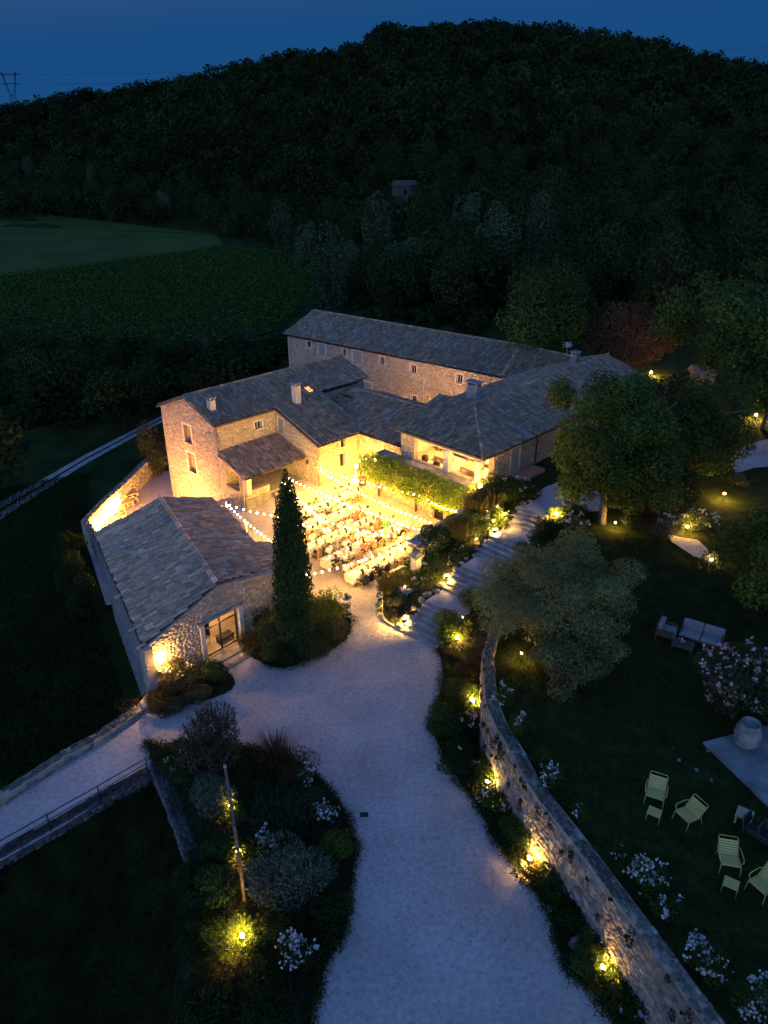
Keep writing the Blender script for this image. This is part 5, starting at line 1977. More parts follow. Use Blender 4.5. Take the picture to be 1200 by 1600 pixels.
for k, (q, lab) in enumerate(((S(-9.7, -1.7, .6), 'white post with bulb strings behind the barn roof, farther one'), (S(-9.9, -4.1, .2), 'white post with bulb strings behind the barn roof, nearer one'))):
    tag(MB().box(q, .1, .1, 2.0, AZ1).build('light_post', M_CLOTH), lab, 'post', 'posts holding bulb strings by the barn')
# cluster lamp at the doorway
o = thing('wall_lamp', 'bright wall lamp beside the arched string of bulbs', 'lamp', S(2.7, -1.45, 1.35))
MB().ball(S(2.7, -1.45, 1.35), .13).build('globe', M_BULB, o)

# fairy light curtain on the low terrace wall
fl = thing('fairy_light_curtain', 'dense curtain of tiny lit bulbs hanging on the terrace wall', 'fairy lights', (*twp[2], TERR_Z))
fa, fb = Vector((*twp[1], 0)), Vector((*twp[3], 0))
V, F = [], []
pp = [Vector((*twp[i], 0)) for i in (1, 2, 3)]
seg = [(pp[0], pp[1]), (pp[1], pp[2])]
for i in range(400):
    a, b = seg[i % 2]
    d = (b - a).normalized(); n = Vector((d.y, -d.x, 0))
    f = random.uniform(.12 if i % 2 == 0 else 0, 1 if i % 2 == 0 else .55)
    p = a.lerp(b, f) + n * .68 + Vector((0, 0, random.uniform(TERR_Z + .15, tz - .1)))
    r = .026
    m = len(V)
    V += [tuple(p + Vector(q) * r) for q in ((1, 0, 0), (-1, 0, 0), (0, 1, 0), (0, -1, 0), (0, 0, 1), (0, 0, -1))]
    F += [(m + a_, m + b_, m + c_) for a_, b_, c_ in ((0, 2, 4), (2, 1, 4), (1, 3, 4), (3, 0, 4), (2, 0, 5), (1, 2, 5), (3, 1, 5), (0, 3, 5))]
put('tiny_bulbs', mesh_np('tiny_bulbs', V, F, M_FAIRY), fl)['kind'] = 'stuff'

o = thing('gable_fill_lamp', 'unseen post lamp added behind the barn to warm the house gable', 'lamp', S(-9.8, 8.4, TERR_Z + .9))  # unseen lamp, added to throw warm light on the house gable
MB().ball(S(-9.8, 8.4, TERR_Z + .9), .13).build('globe', mat_emit('gable_fill_glow', (1, .46, .12), 1700), o)
MB().tube([S(-9.8, 8.4, TERR_Z), S(-9.8, 8.4, TERR_Z + .76)], .03, 6).build('post', M_CAP, o)
# stacked pallets by the curtain
for i, (px, py, rz, n) in enumerate([(205, 782, .5, 3), (196, 792, .9, 2), (186, 801, .2, 2)]):
    b = G3(px, py, TERR_Z)
    o = thing('pallet_stack', ['stack of wooden pallets nearest the house on the low terrace', 'middle stack of wooden pallets on the low terrace', 'stack of wooden pallets nearest the barn roof'][i], 'pallets', b, 'pallet stacks on the low terrace')
    for k in range(n):
        rz2 = rz + random.uniform(-.3, .3)
        Mx = Matrix.Rotation(rz2, 3, 'Z')
        for j in range(5):
            m = MB(); m.box(b + Mx @ Vector((0, (j - 2) * .2, k * .26 + .18)), 1.1, .13, .05, rz2, .05); m.build('slat', M_CHAIRWOOD, o)
        for j in (-1, 0, 1):
            m = MB(); m.box(b + Mx @ Vector((j * .48, 0, k * .26)), .09, .95, .18, rz2); m.build('bearer', M_CHAIRWOOD, o)
# ------------------------------------------------------------------ garden lamps
LMESH = {}


def garden_lamp(px, py, z, label, r=.08, kind=M_LENS, lift=.42, spike=True):
    b = G3(px, py, z)
    r *= .72
    if 'retaining wall' in label:
        # the wall lamps stand a hand's breadth off the wall face
        q = min((face[i].lerp(face[i + 1], f) for i in range(len(face) - 1) for f in np.linspace(0, 1, 30)), key=lambda v: (v.x - b.x) ** 2 + (v.y - b.y) ** 2)
        b = Vector((q.x - .36, q.y - .12, b.z))
    LAMPS.append(np.array(b + Vector((0, 0, lift))))
    o = thing('garden_lamp', label, 'garden lamp', b, 'garden lamps')
    if r not in LMESH: LMESH[r] = glow_ball(r, kind, 2, 'lens')
    link('lens', LMESH[r], o, b + Vector((0, 0, lift)))
    m = MB()
    m.tube([b - Vector((0, 0, .1)), b + Vector((0, 0, lift - r * 1.1))], .018, 5)
    m.lathe([(.03, lift - r * 1.35), (r * .8, lift - r * .95), (r * .55, lift - r * .8)], b, 8)
    m.build('spike', M_CAP, o)
    if 'retaining wall' in label or 'pole' in label or 'left of the stairs' in label or 'foot of the stairs' in label:
        h = MB(); c = b + Vector((0, 0, lift))
        n_ = 10; V = []
        for z_ in (-r * 1.1, r * 1.5):
            for k_ in range(n_ + 1):
                th = math.pi * (.5 + k_ / n_) if 'retaining' in label else (2 * math.pi * k_ / n_ if 'pole' in label else srz - math.pi + math.pi * (-.05 + 1.1 * k_ / n_) + math.pi * 0)
                V.append(c + Vector((math.cos(th) * r * 1.7, math.sin(th) * r * 1.7, z_)))
        h.add(V, [(k_, k_ + 1, n_ + 2 + k_, n_ + 1 + k_) for k_ in range(n_)])
        h.build('spill_shield', M_CAP, o)  # shield added to keep the lens from lighting drive and stairs
    return o


for px, py, z, r, lab in [
    (632, 978, .1, .13, 'brightest garden lamp at the foot of the stairs beside the kerb'),
    (697, 910, 1.15, .12, 'bright garden lamp left of the stairs above the fountain'),
    (744, 852, 1.8, .07, 'small garden lamp left of the stairs under the ivy wall'),
    (772, 838, 2.35, .11, 'garden lamp left of the stairs at the edge of the middle landing'),
    (787, 814, 2.9, .10, 'garden lamp among grasses left of the stairs, above the middle landing'),
    (750, 768, 3.35, .14, 'bright garden lamp below the corner column of the loggia'),
    (868, 812, 3.15, .11, 'garden lamp in the bush right of the top stairs'),
    (722, 976, .45, .09, 'upper of two garden lamps in the bush by the drive, right of the stairs'),
    (714, 1006, .3, .09, 'lower of two garden lamps in the bush by the drive, right of the stairs'),
    (751, 1103, .25, .11, 'garden lamp by the narrow upper end of the retaining wall'),
    (777, 1228, .2, .06, 'small garden lamp in the plants halfway down the retaining wall'),
    (846, 1346, .15, .085, 'garden lamp shining up the bare face of the retaining wall'),
    (964, 1514, .15, .08, 'garden lamp in the lowest plants of the retaining wall bed'),
    (380, 1474, .3, .10, 'garden lamp in the yellow bush at the bottom of the front bed'),
    (362, 1272, .3, .07, 'garden lamp behind the wooden pole in the front bed'),
    (374, 1344, .3, .08, 'garden lamp close beside the wooden pole foot in the front bed'),
    (1130, 780, 3.1, .09, 'garden lamp alone on the dark lawn far right'),
    (960, 826, 3.05, .055, 'small garden lamp on the lawn beneath the big bushy tree'),
    (1072, 832, 3.05, .08, 'garden lamp at the flowering bush by the garden path'),
    (1110, 884, 3.05, .05, 'small garden lamp at the lower end of the garden path'),
    (814, 1032, 3.05, .045, 'tiny garden lamp under the grey olive tree'),
    (1016, 588, 3.0, .15, 'garden lamp glowing under the reddish tree behind the house'),
    (1180, 655, 3.1, .12, 'garden lamp lighting the green tree at the far right'),
    (1090, 640, 3.1, .10, 'garden lamp hidden beneath the dark trees on the right'),
]:
    garden_lamp(px, py, z, lab, r)

# ------------------------------------------------------------------ front left flower bed
def P3(px, py, z=0.15): return G3(px, py, z)


FB = 'plants of the front flower bed'
plant('spiky_shrub', 'tall dark shrub with upright spiky sprigs at the top of the front bed', P3(334, 1188), 1.15, 1.9, 3200, (.050, .045, .028), 'sprigs', .16, cat='shrub', group=FB)
plant('seed_grass', 'thin reddish seed stems beside the spiky shrub at the drive edge', P3(430, 1188), .8, 1.2, 240, (.085, .045, .03), 'grass', .05, group=FB)
plant('trailing_shrub', 'brownish trailing shrub along the upper edge of the front bed', P3(452, 1206), 1.1, .6, 2600, BROWNG, 'bush', .08, cat='shrub', group=FB)
plant('low_shrub', 'green low shrub with a few white flowers next to the railing end', P3(285, 1205), .75, .8, 2200, GREEN, 'bush', .08, flowers=(26, .05, WHITE), cat='shrub', group=FB)
plant('low_shrub', 'dark low shrub right below the railing end', P3(258, 1188), .5, .55, 1100, DARKG, 'bush', .08, cat='shrub', group=FB)
plant('grey_shrub', 'grey leaved rounded shrub left of the wooden pole', P3(332, 1258), .85, 1.0, 4200, GREY, 'sprigs', .075, cat='shrub', group=FB)
plant('rose_bush', 'white rose bush at the top right rim of the front bed', P3(478, 1222), .45, .9, 700, GREEN, 'bush', .08, flowers=(44, .065, WHITE), cat='rose bush', group=FB)
plant('rose_bush', 'white rose bush bulging over the right rim of the front bed', P3(512, 1282), .42, .85, 700, GREEN, 'bush', .08, flowers=(60, .06, WHITE), cat='rose bush', group=FB)
plant('rose_bush', 'small white rose bush beside the big grey shrub, near the pole', P3(417, 1322), .42, .8, 600, GREEN, 'bush', .08, flowers=(24, .07, WHITE), cat='rose bush', group=FB)
plant('rose_bush', 'tall white rose bush at the bottom right of the front bed', P3(466, 1512), .5, 1.3, 1100, DARKG, 'bush', .08, flowers=(95, .055, WHITE), cat='rose bush', group=FB)
plant('round_shrub', 'wide dark green feathery mound in the middle of the front bed', P3(440, 1290), 1.25, .95, 5200, (.030, .044, .018), 'sprigs', .10, cat='shrub', group=FB)
plant('round_shrub', 'dark shrub behind the feathery mound, under the trailing shrub', P3(400, 1232), .9, .8, 2600, DARKG, 'bush', .09, cat='shrub', group=FB)
plant('grey_shrub', 'largest grey leaved shrub on the right of the front bed', P3(468, 1388), 1.2, 1.25, 6500, GREY, 'sprigs', .085, cat='shrub', group=FB)
plant('grey_shrub', 'second grey leaved shrub touching the largest one on its left', P3(420, 1404), .75, .95, 3400, (.075, .095, .07), 'sprigs', .085, cat='shrub', group=FB)
plant('green_shrub', 'fresh green leafy shrub on the right rim of the front bed', P3(532, 1335), .6, .8, 1700, LIGHTG, 'bush', .085, cat='shrub', group=FB)
plant('green_shrub', 'green leafy shrub left of the lit part of the pole', P3(348, 1335), .6, .8, 2000, GREEN, 'bush', .09, cat='shrub', group=FB)
plant('green_shrub', 'bright green shrub below the pole lamp', P3(345, 1395), .85, .9, 2800, (.035, .070, .018), 'bush', .09, cat='shrub', group=FB)
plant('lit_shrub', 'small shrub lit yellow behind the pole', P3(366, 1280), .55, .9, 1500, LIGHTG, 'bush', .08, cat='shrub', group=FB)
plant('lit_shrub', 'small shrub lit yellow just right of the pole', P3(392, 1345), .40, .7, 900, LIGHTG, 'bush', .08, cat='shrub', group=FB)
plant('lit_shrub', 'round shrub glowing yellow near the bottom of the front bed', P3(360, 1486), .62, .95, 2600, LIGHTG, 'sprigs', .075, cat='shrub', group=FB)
plant('round_shrub', 'dark shrub between the glowing shrub and the tall roses', P3(425, 1475), .85, .9, 2600, DARKG, 'bush', .09, cat='shrub', group=FB)
plant('round_shrub', 'dark shrub left of the glowing shrub', P3(312, 1460), .75, .75, 2200, DARKG, 'bush', .09, cat='shrub', group=FB)
plant('round_shrub', 'dark shrub at the lowest left of the front bed', P3(320, 1570), .95, .8, 2400, DARKG, 'bush', .09, cat='shrub', group=FB)
plant('round_shrub', 'dark shrub at the lowest right of the front bed', P3(420, 1575), .95, .85, 2400, DARKG, 'bush', .09, cat='shrub', group=FB)
plant('round_shrub', 'dark shrub on the bed wall below its end', P3(300, 1385), .55, .6, 1500, DARKG, 'bush', .09, cat='shrub', group=FB)
plant('round_shrub', 'dark shrub on the right rim below the largest grey shrub', P3(512, 1452), .8, .8, 2400, DARKG, 'bush', .09, cat='shrub', group=FB)
plant('round_shrub', 'dark shrub on the bed soil left of the feathery mound', P3(385, 1265), .5, .6, 1300, DARKG, 'bush', .09, cat='shrub', group=FB)
pb = G3(383, 1413, .1)
pl_ = thing('wooden_pole', 'tall slim weathered wooden pole rising from the front flower bed', 'pole', pb)
ptop = None
hz_ = 0
MB().tube([pb - Vector((0, 0, .3)), pb + Vector((0, 0, 2.5)), pb + Vector((-.12, .1, 6.6))], [.07, .065, .055], 9).build('shaft', mat_noise('old_pole_wood', (0.07, 0.05, 0.034), (0.17, 0.125, 0.085), 6, 0.85, 0.6, 0.01, 30), pl_)
MB().tube([pb + Vector((-.12, .1, 6.58)), pb + Vector((-.12, .1, 6.66))], [.062, .05], 9).build('cap', M_STEP, pl_)
dr = thing('drain_cover', 'small dark drain cover set in the gravel drive', 'drain cover', G3(569, 1273, .01))
MB().bbox(G3(569, 1273, .002), .34, .24, .014, 0, .004).build('plate', M_IRON, dr)
for k in range(4):
    MB().box(G3(569, 1273, .017) + Vector((0, (k - 1.5) * .05, 0)), .28, .02, .006).build('bar', M_CAP, dr)

# ------------------------------------------------------------------ bed along the retaining wall
WB = 'plants along the retaining wall'
for nm, lab, px, py, r, h, n, col, kd, lf, fl_ in [
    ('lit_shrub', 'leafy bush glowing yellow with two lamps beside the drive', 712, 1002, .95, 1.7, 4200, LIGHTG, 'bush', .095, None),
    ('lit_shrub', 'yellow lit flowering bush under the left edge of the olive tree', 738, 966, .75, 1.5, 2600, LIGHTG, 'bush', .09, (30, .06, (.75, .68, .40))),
    ('dark_shrub', 'dark brownish shrub between the glowing bush and the wall end', 738, 1056, .85, 1.0, 2600, BROWNG, 'bush', .085, None),
    ('green_shrub', 'green shrub at the lamp by the narrow wall end', 727, 1102, .95, 1.1, 3200, GREEN, 'bush', .09, None),
    ('green_shrub', 'wide green shrub bulging into the drive below the narrow wall end', 704, 1142, 1.0, 1.0, 3600, GREEN, 'bush', .09, None),
    ('pink_rose', 'pink flowering bush against the upper retaining wall', 742, 1142, .7, 1.1, 1800, DARKG, 'bush', .08, (42, .055, PINK)),
    ('green_shrub', 'dark green shrub by the drive with three small white flowers', 722, 1200, .9, 1.0, 3000, DARKG, 'bush', .09, (8, .05, WHITE)),
    ('green_shrub', 'green shrub around the small lamp halfway down the wall', 762, 1216, .75, .9, 2400, GREEN, 'bush', .09, None),
    ('white_rose', 'white rose bush halfway down the retaining wall bed', 780, 1262, .7, .9, 1800, GREEN, 'bush', .08, (64, .05, WHITE)),
    ('green_shrub', 'dense green shrub above the lamp that lights the wall face', 806, 1310, .7, 1.0, 2800, GREEN, 'bush', .09, None),
    ('dark_shrub', 'dark shrub directly below the lamp that lights the wall face', 872, 1404, .75, 1.05, 3200, DARKG, 'bush', .09, None),
    ('dark_shrub', 'brown green low shrub at the foot of the lit wall face', 846, 1368, .5, .5, 1400, BROWNG, 'bush', .08, None),
    ('dark_shrub', 'second dark shrub below the lit wall face, lower down', 896, 1448, .6, .9, 2400, DARKG, 'bush', .09, None),
    ('green_shrub', 'green shrub with the lowest lamp of the wall bed', 926, 1504, .75, .85, 2600, GREEN, 'bush', .09, None),
    ('dark_shrub', 'dark shrub with pinkish flowers at the lowest end of the wall bed', 992, 1572, .75, .8, 2600, DARKG, 'bush', .09, (16, .05, (.45, .25, .38))),
    ('dark_shrub', 'dark shrub just below the lowest wall lamp', 962, 1548, .6, .7, 1800, DARKG, 'bush', .09, None),
]:
    plant(nm, lab, P3(px, py, .1), r, h, n, col, kd, lf, fl_, WB, 'shrub')
for i, (px, py, s_) in enumerate([(818, 1351, .22), (826, 1362, .2), (900, 1472, .3), (858, 1420, .16), (910, 1490, .2)]):
    tag(put('border_stone', boulder(G3(px, py, .08), s_)), ['pale border stone just left of the wall lamp', 'second pale border stone just below the wall lamp', 'largest pale border stone beside the dark lower shrubs', 'small border stone under the dark shrub at the drive', 'lowest border stone above the lowest wall lamp'][i], 'stone', 'border stones of the wall bed')
# tufts growing from the joints of the retaining wall, white flowers on its top
k = 0
joint = []
for f in np.sort(rng.uniform(.22, .98, 60)):
    q = f * (len(face) - 1); i = int(q); fr_ = q - i
    if i >= len(face) - 1: continue
    p = face[i].lerp(face[i + 1], fr_)
    d = (face[i + 1] - face[i]).normalized(); n = Vector((d.y, -d.x, 0))
    zz = random.choice((random.uniform(2.2, 3.05), random.uniform(.6, 3.0)))
    g = random.choice((.06, .08, .12, .2))
    joint.append(cloud(int(30 + g * 700), [(p.x + n.x * .06, p.y + n.y * .06, zz - k_ * g * 1.1, .07 + g * .2, g * .9, g) for k_ in range(random.randint(1, 3))], .07, .03, (.018, .028, .008)))
V, F, K = join(joint)
put('wall_weeds', mesh_np('wall_weeds', V, F, M_LEAF, K), rw)['kind'] = 'stuff'
TB = 'white flowers along the wall top'
for lab, px, py, r, h, n, fn in [
    ('white flowering clump behind the narrow top of the wall', 786, 1098, .42, .7, 500, 30), ('white flowering clump on the wall top, second from the olive tree', 806, 1146, .42, .7, 500, 26),
    ('white rose clump on the wall top above the halfway lamp', 862, 1224, .45, .75, 600, 40), ('small sparse white clump on the wall top above the lit face', 908, 1276, .35, .5, 320, 7),
    ('sparse clump with two white flowers on the lawn above the wall', 962, 1340, .4, .5, 320, 6), ('big white rose bush on the lawn edge, middle right', 1008, 1385, .55, 1.1, 1100, 95),
    ('white rose bush trailing right below the big one on the lawn edge', 1040, 1432, .45, .6, 600, 26), ('big white rose bush on the lawn edge, lower right', 1104, 1514, .55, 1.0, 1000, 80),
    ('white rose bush in the bottom right corner', 1172, 1580, .55, 1.0, 1000, 70), ('thin green clump on the lawn beside the wall, without flowers', 846, 1190, .35, .5, 400, 0)]:
    plant('white_rose', lab, P3(px, py, 3.0), r, h, n, GREEN, 'bush', .075, (fn, .05, (.50, .50, .45)) if fn else None, TB, 'rose bush')

# ------------------------------------------------------------------ planting beside the stairs and court
SB = 'plants beside the garden stairs'
def Pst(d, side, dz=0.0):
    p = stairpt(d, side); f = min(1, max(0, (abs(side) - SW / 2) / 2.2))
    p.z = zst(d) + dz
    return p


iv = thing('ivy', 'dark ivy mass covering the end of the court wall', 'ivy', S(-3.6, -14.4, 0))
lb = [tuple(S(s_, t_, z_)) + (r_, r_, h_) for s_, t_, z_, r_, h_ in [(-4.2, -14.5, 1.0, .8, 1.1), (-3.4, -14.5, 1.5, .9, 1.2), (-2.6, -14.6, 1.7, .9, 1.1), (-3.9, -15.0, .8, .8, .9), (-4.9, -14.4, .8, .5, .8), (-1.9, -14.6, 2.0, .7, .8), (-3.0, -14.1, 2.4, .6, .5)]]
V, F, K = cloud(7500, lb, .13, .085, (.020, .048, .014))
put('foliage', mesh_np('foliage', V, F, M_LEAF, K), iv)
m = MB(); stems(m, S(-3.6, -14.6, .1), .8, 2.0, 6, .03); m.build('stem', M_BARK, iv)

for nm, lab, s_, t_, z_, r, h, n, col, kd, lf, fl_ in [
    ('grass_clump', 'tall feathery grass clump left of the upper stairs', .9, -15.0, 2.3, 1.0, 1.7, 900, (.10, .085, .03), 'grass', .10, None),
    ('grass_clump', 'tall grass clump near the corner of the loggia terrace', 1.9, -15.2, 2.7, .9, 1.6, 800, (.09, .085, .03), 'grass', .10, None),
    ('dark_shrub', 'dark shrub against the loggia corner wall', 2.9, -14.6, 3.0, .9, 1.4, 2600, DARKG, 'bush', .10, None),
    ('flower_shrub', 'dark shrub with small white flowers below the brick landing', 3.6, -15.9, 3.0, 1.1, 1.4, 3000, DARKG, 'bush', .10, (34, .06, WHITE)),
    ('lit_shrub', 'shrub lit yellow with white flowers above the middle landing', .7, -16.1, 2.0, .95, 1.5, 3000, LIGHTG, 'bush', .10, (40, .06, WHITE)),
    ('lit_shrub', 'bush glowing at the middle landing edge left of the stairs', -.4, -16.3, 1.6, .7, 1.1, 1800, LIGHTG, 'bush', .09, None),
    ('green_shrub', 'green shrub on the slope above the ivy', -.6, -15.1, 1.9, .9, 1.3, 2400, (.045, .065, .022), 'bush', .10, None),
    ('grass_clump', 'grass clump on the slope behind the ivy', -1.4, -15.3, 1.6, .8, 1.4, 700, (.085, .075, .03), 'grass', .09, None),
    ('rose_bush', 'white rose bush left of the stairs below the middle landing', -1.9, -16.3, 1.0, .7, 1.0, 1600, GREEN, 'bush', .09, (60, .06, WHITE)),
    ('rose_bush', 'white rose bush left of the stairs next to the ivy', -3.0, -16.2, .7, .7, 1.0, 1600, GREEN, 'bush', .09, (52, .06, WHITE)),
    ('green_shrub', 'soft green shrub between the ivy and the lowest stairs', -3.9, -15.7, .4, .8, 1.1, 2200, (.045, .06, .025), 'bush', .09, None),
    ('flower_shrub', 'white flowering shrub at the bright lamp left of the stairs', -5.1, -15.7, .2, .75, .95, 1900, GREEN, 'bush', .09, (66, .055, WHITE)),
    ('flower_shrub', 'white flowering shrub left of the lowest steps', -5.9, -16.0, .15, .8, .85, 2000, (.05, .065, .025), 'bush', .09, (54, .055, WHITE)),
    ('grass_clump', 'soft grass clump between the fountain and the lowest steps', -6.3, -15.1, .1, .8, 1.0, 800, (.10, .095, .035), 'grass', .08, None),
    ('grass_clump', 'soft grass clump in front of the fountain', -7.0, -14.6, .1, .75, .95, 800, (.10, .09, .035), 'grass', .08, None),
    ('grass_clump', 'grass clump beside the right flower stand', -7.6, -14.9, .1, .6, .8, 500, (.09, .085, .03), 'grass', .08, None),
    ('low_shrub', 'low shrub lit by the brightest lamp at the stairs foot', -7.6, -15.9, .08, .6, .6, 1200, (.075, .085, .03), 'bush', .08, None),
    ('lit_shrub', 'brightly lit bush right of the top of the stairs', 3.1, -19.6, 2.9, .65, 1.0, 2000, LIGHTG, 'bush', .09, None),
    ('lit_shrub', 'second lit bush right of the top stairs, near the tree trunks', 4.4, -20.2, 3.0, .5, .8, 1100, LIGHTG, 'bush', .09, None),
    ('dark_shrub', 'dark shrub right of the upper stairs', 1.4, -20.2, 2.6, 1.0, 1.1, 2600, DARKG, 'bush', .10, None),
    ('flower_shrub', 'pale flowering shrub right of the upper stairs by the wall', 2.4, -20.8, 3.0, .8, 1.0, 2000, (.06, .075, .04), 'bush', .09, (40, .06, (.70, .66, .62))),
    ('flower_shrub', 'white flowering shrub right of the middle stairs', -.6, -19.9, 2.0, .8, 1.0, 1800, GREEN, 'bush', .09, (46, .06, WHITE)),
    ('dark_shrub', 'dark shrub on the right bank of the middle stairs', -.2, -20.6, 2.6, .9, 1.0, 2200, DARKG, 'bush', .10, None),
    ('flower_shrub', 'white flowering shrub right of the lower middle stairs', -2.6, -19.9, 1.3, .7, .9, 1600, GREEN, 'bush', .09, (40, .06, WHITE)),
]:
    plant(nm, lab, S(s_, t_, z_), r, h, n, col, kd, lf, fl_, SB, 'shrub')

# wisteria pergola on the terrace wall
wi = thing('wisteria', 'lit green wisteria hanging over the terrace wall below the loggia', 'climbing plant', S(1.9, -9, 0))
lb = []
for t_ in np.arange(-4.2, -13.6, -.65):
    lb.append(tuple(S(1.7 + rng.uniform(-.2, .2), t_, 2.95 + rng.uniform(-.15, .2))) + (.9, .9, .75))
    lb.append(tuple(S(1.15 + rng.uniform(-.2, .2), t_ + .3, 2.25 + rng.uniform(-.2, .15))) + (.62, .62, .55))
for _ in range(16):
    q_ = rng.uniform(.28, .55)
    lb.append(tuple(S(rng.uniform(.6, 1.5), rng.uniform(-13.4, -4.4), rng.uniform(1.55, 3.6))) + (q_, q_, q_ * rng.uniform(.8, 1.5)))
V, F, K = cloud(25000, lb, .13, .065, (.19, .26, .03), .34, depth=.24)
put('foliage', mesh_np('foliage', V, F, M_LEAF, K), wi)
m = MB()
for t_ in (-4.6, -8.4, -12.6):
    m.tube([S(2.1, t_, -.1), S(2.15, t_ + .1, 1.2), S(1.8, t_, 2.6)], [.09, .07, .05], 6)
m.build('trunk', M_BARK, wi)

# cypress and its round shrubs
cy = G3(464, 1018, 0)
cyo = thing('cypress', 'tall slender dark cypress at the court entrance', 'tree', cy)
H_ = 10.5
lb = []
for i in range(60):
    f = (i + .5) / 60
    z = .4 + f * (H_ - .7)
    r = float(np.interp(f, [0, .06, .2, .5, .75, .88, .96, 1], [.55, .95, 1.16, 1.0, .80, .58, .30, .06]))
    th = i * 2.4
    lb.append((cy.x + math.cos(th) * r * .25, cy.y + math.sin(th) * r * .25, z, r * .78, r * .78, .7))
V, F, K = cloud(30000, lb, .15, .075, (.038, .062, .014), .25, up=1.6, depth=.09)
put('crown', mesh_np('crown', V, F, M_LEAF, K), cyo)
MB().tube([cy - Vector((0, 0, .2)), cy + Vector((0, 0, 5)), cy + Vector((0, 0, H_ - .6))], [.2, .14, .03], 7).build('trunk', M_BARK, cyo)
CB = 'shrubs round the cypress'
for lab, px, py, r, h, n, col in [('round clipped shrub lit from the left in front of the cypress', 428, 1022, .85, 1.5, 3600, (.075, .085, .028)), ('brownish shrub between the barn door and the round clipped shrub', 398, 1018, .6, 1.0, 2000, BROWNG), ('dark feathery shrub at the right foot of the cypress', 484, 1030, .85, 1.2, 2800, (.04, .055, .02)),
                                  ('bright green shrub right of the cypress by the court gravel', 506, 966, .85, 1.6, 3400, LIGHTG), ('green shrub on the drive side right of the cypress', 522, 1000, .8, 1.2, 2800, (.06, .07, .025)), ('dark shrub at the barn wall behind the cypress', 415, 985, .7, 1.4, 2200, DARKG), ('dark green low shrub directly below the cypress', 458, 1036, .8, .9, 2200, DARKG)]:
    plant('round_shrub', lab, G3(px, py, .05), r, h, n, col, 'sprigs', .09, None, CB, 'shrub')
BB = 'plants in front of the barn'
for lab, px, py, r, h, n, col, fl_ in [('lamp lit flowering shrub in front of the barn wall', 292, 1072, 1.15, 1.2, 3800, (.085, .075, .03), (26, .06, (.70, .66, .50))), ('dark green shrub beside the barn door step', 338, 1064, .75, 1.0, 2400, GREEN, (5, .06, (.7, .5, .45))), ('brown shrub under the barn corner at the drive', 250, 1102, .7, .7, 1800, BROWNG, None), ('yellowish shrub in the middle of the barn bed', 312, 1092, .7, .7, 1800, (.08, .075, .03), None), ('grey green low shrub along the drive before the barn', 272, 1112, .6, .5, 1400, (.06, .065, .04), None)]:
    plant('barn_shrub', lab, G3(px, py, .05), r, h, n, col, 'bush', .085, fl_, BB, 'shrub')
plant('corner_shrub', 'tall dark shrub between the terrace wall and the house corner', G3(246, 742, TERR_Z), 1.5, 4.4, 5200, (.05, .055, .02), 'bush', .14, None, None, 'shrub', lobes=12)
for lab, f in (('dark shrub where the terrace wall meets the back corner of the barn', .0), ('dark shrub against the outside of the terrace wall, next to the barn', .33), ('dark shrub against the outside of the terrace wall, farther from the barn', .62)):
    p = Vector((-18.9, 41.6, LOW)).lerp(Vector((*twp[1], LOW)), f) + Vector((-.9, -.45, 0))
    plant('outer_shrub', lab, p, .95, 2.9, 3200, DARKG, 'bush', .13, None, 'shrubs outside the terrace wall', 'shrub', lobes=10)
plant('field_weeds', 'rough weeds at the foot of the barn corner above the dark field', G3(205, 1108, -.6), .8, .7, 1200, BROWNG, 'bush', .09, None, None, 'shrub')

# ------------------------------------------------------------------ garden trees
GT = 'garden trees'
tree('bushy_tree', 'big dense bushy tree with two pale trunks beside the loggia house', G3(940, 815, 3.1), 9.6, 4.2, 42000, (.062, .098, .018), .22, .57, .46, 60, GT, frac=.25, depth=.3)
tree('bushy_tree', 'dark dense tree directly right of the big bushy tree', G3(1070, 770, 3.1), 7.6, 3.5, 18000, (.050, .080, .014), .22, .56, .46, 50, GT, frac=.26, depth=.28)
tree('olive_tree', 'wide grey leaved olive tree over the retaining wall and stairs', (8.2, 28.9, 3.0), 5.4, 3.55, 46000, OLIVE, .15, .56, .46, 60, GT, W=.34, frac=.24, depth=.34)
tree('olive_tree', 'smaller grey leaved olive lobe below the wide olive, above the lawn', (8.4, 26.3, 3.0), 3.4, 2.1, 15000, (.10, .107, .038), .15, .55, .46, 34, GT, W=.34, frac=.26, depth=.32)
tree('broad_tree', 'large dark tree at the right edge below the garden path', (20.6, 31.5, 3.0), 7.6, 3.9, 16000, (.060, .098, .016), .24, .55, .46, 50, GT, frac=.26, depth=.28)
tree('tall_tree', 'tall leafy tree rising at the right behind the garden', G3(1135, 670, 3.2), 13.0, 5.8, 20000, (.060, .098, .020), .34, .62, .38, 56, GT, frac=.25, depth=.28)
tree('tall_tree', 'tall dark tree cut by the right edge behind the garden', G3(1235, 690, 3.2), 12.5, 5.0, 10000, (.060, .095, .018), .34, .6, .4, 34, GT, frac=.30)
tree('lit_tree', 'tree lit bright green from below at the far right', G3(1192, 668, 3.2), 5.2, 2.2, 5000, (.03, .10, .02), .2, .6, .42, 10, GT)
tree('reddish_tree', 'reddish brown tree glowing over a lamp behind the house', G3(972, 596, 3.0), 7.5, 4.6, 9000, (.10, .055, .025), .26, .55, .42, 14, GT)
tree('round_tree', 'round dark green tree behind the long house roof', G3(842, 590, 3.0), 10.5, 5.0, 11000, (.042, .072, .016), .32, .58, .44, 16, GT)
tree('low_tree', 'dark tree hiding the garden between two lamps on the right', G3(1030, 690, 3.1), 6.0, 3.0, 7000, (.034, .052, .011), .24, .55, .45, 12, GT)
tree('low_tree', 'low green tree hanging over the lamp lit lawn, right of the bushy trees', G3(1035, 800, 3.0), 3.4, 2.2, 5000, (.034, .052, .018), .16, .58, .42, 10, GT)
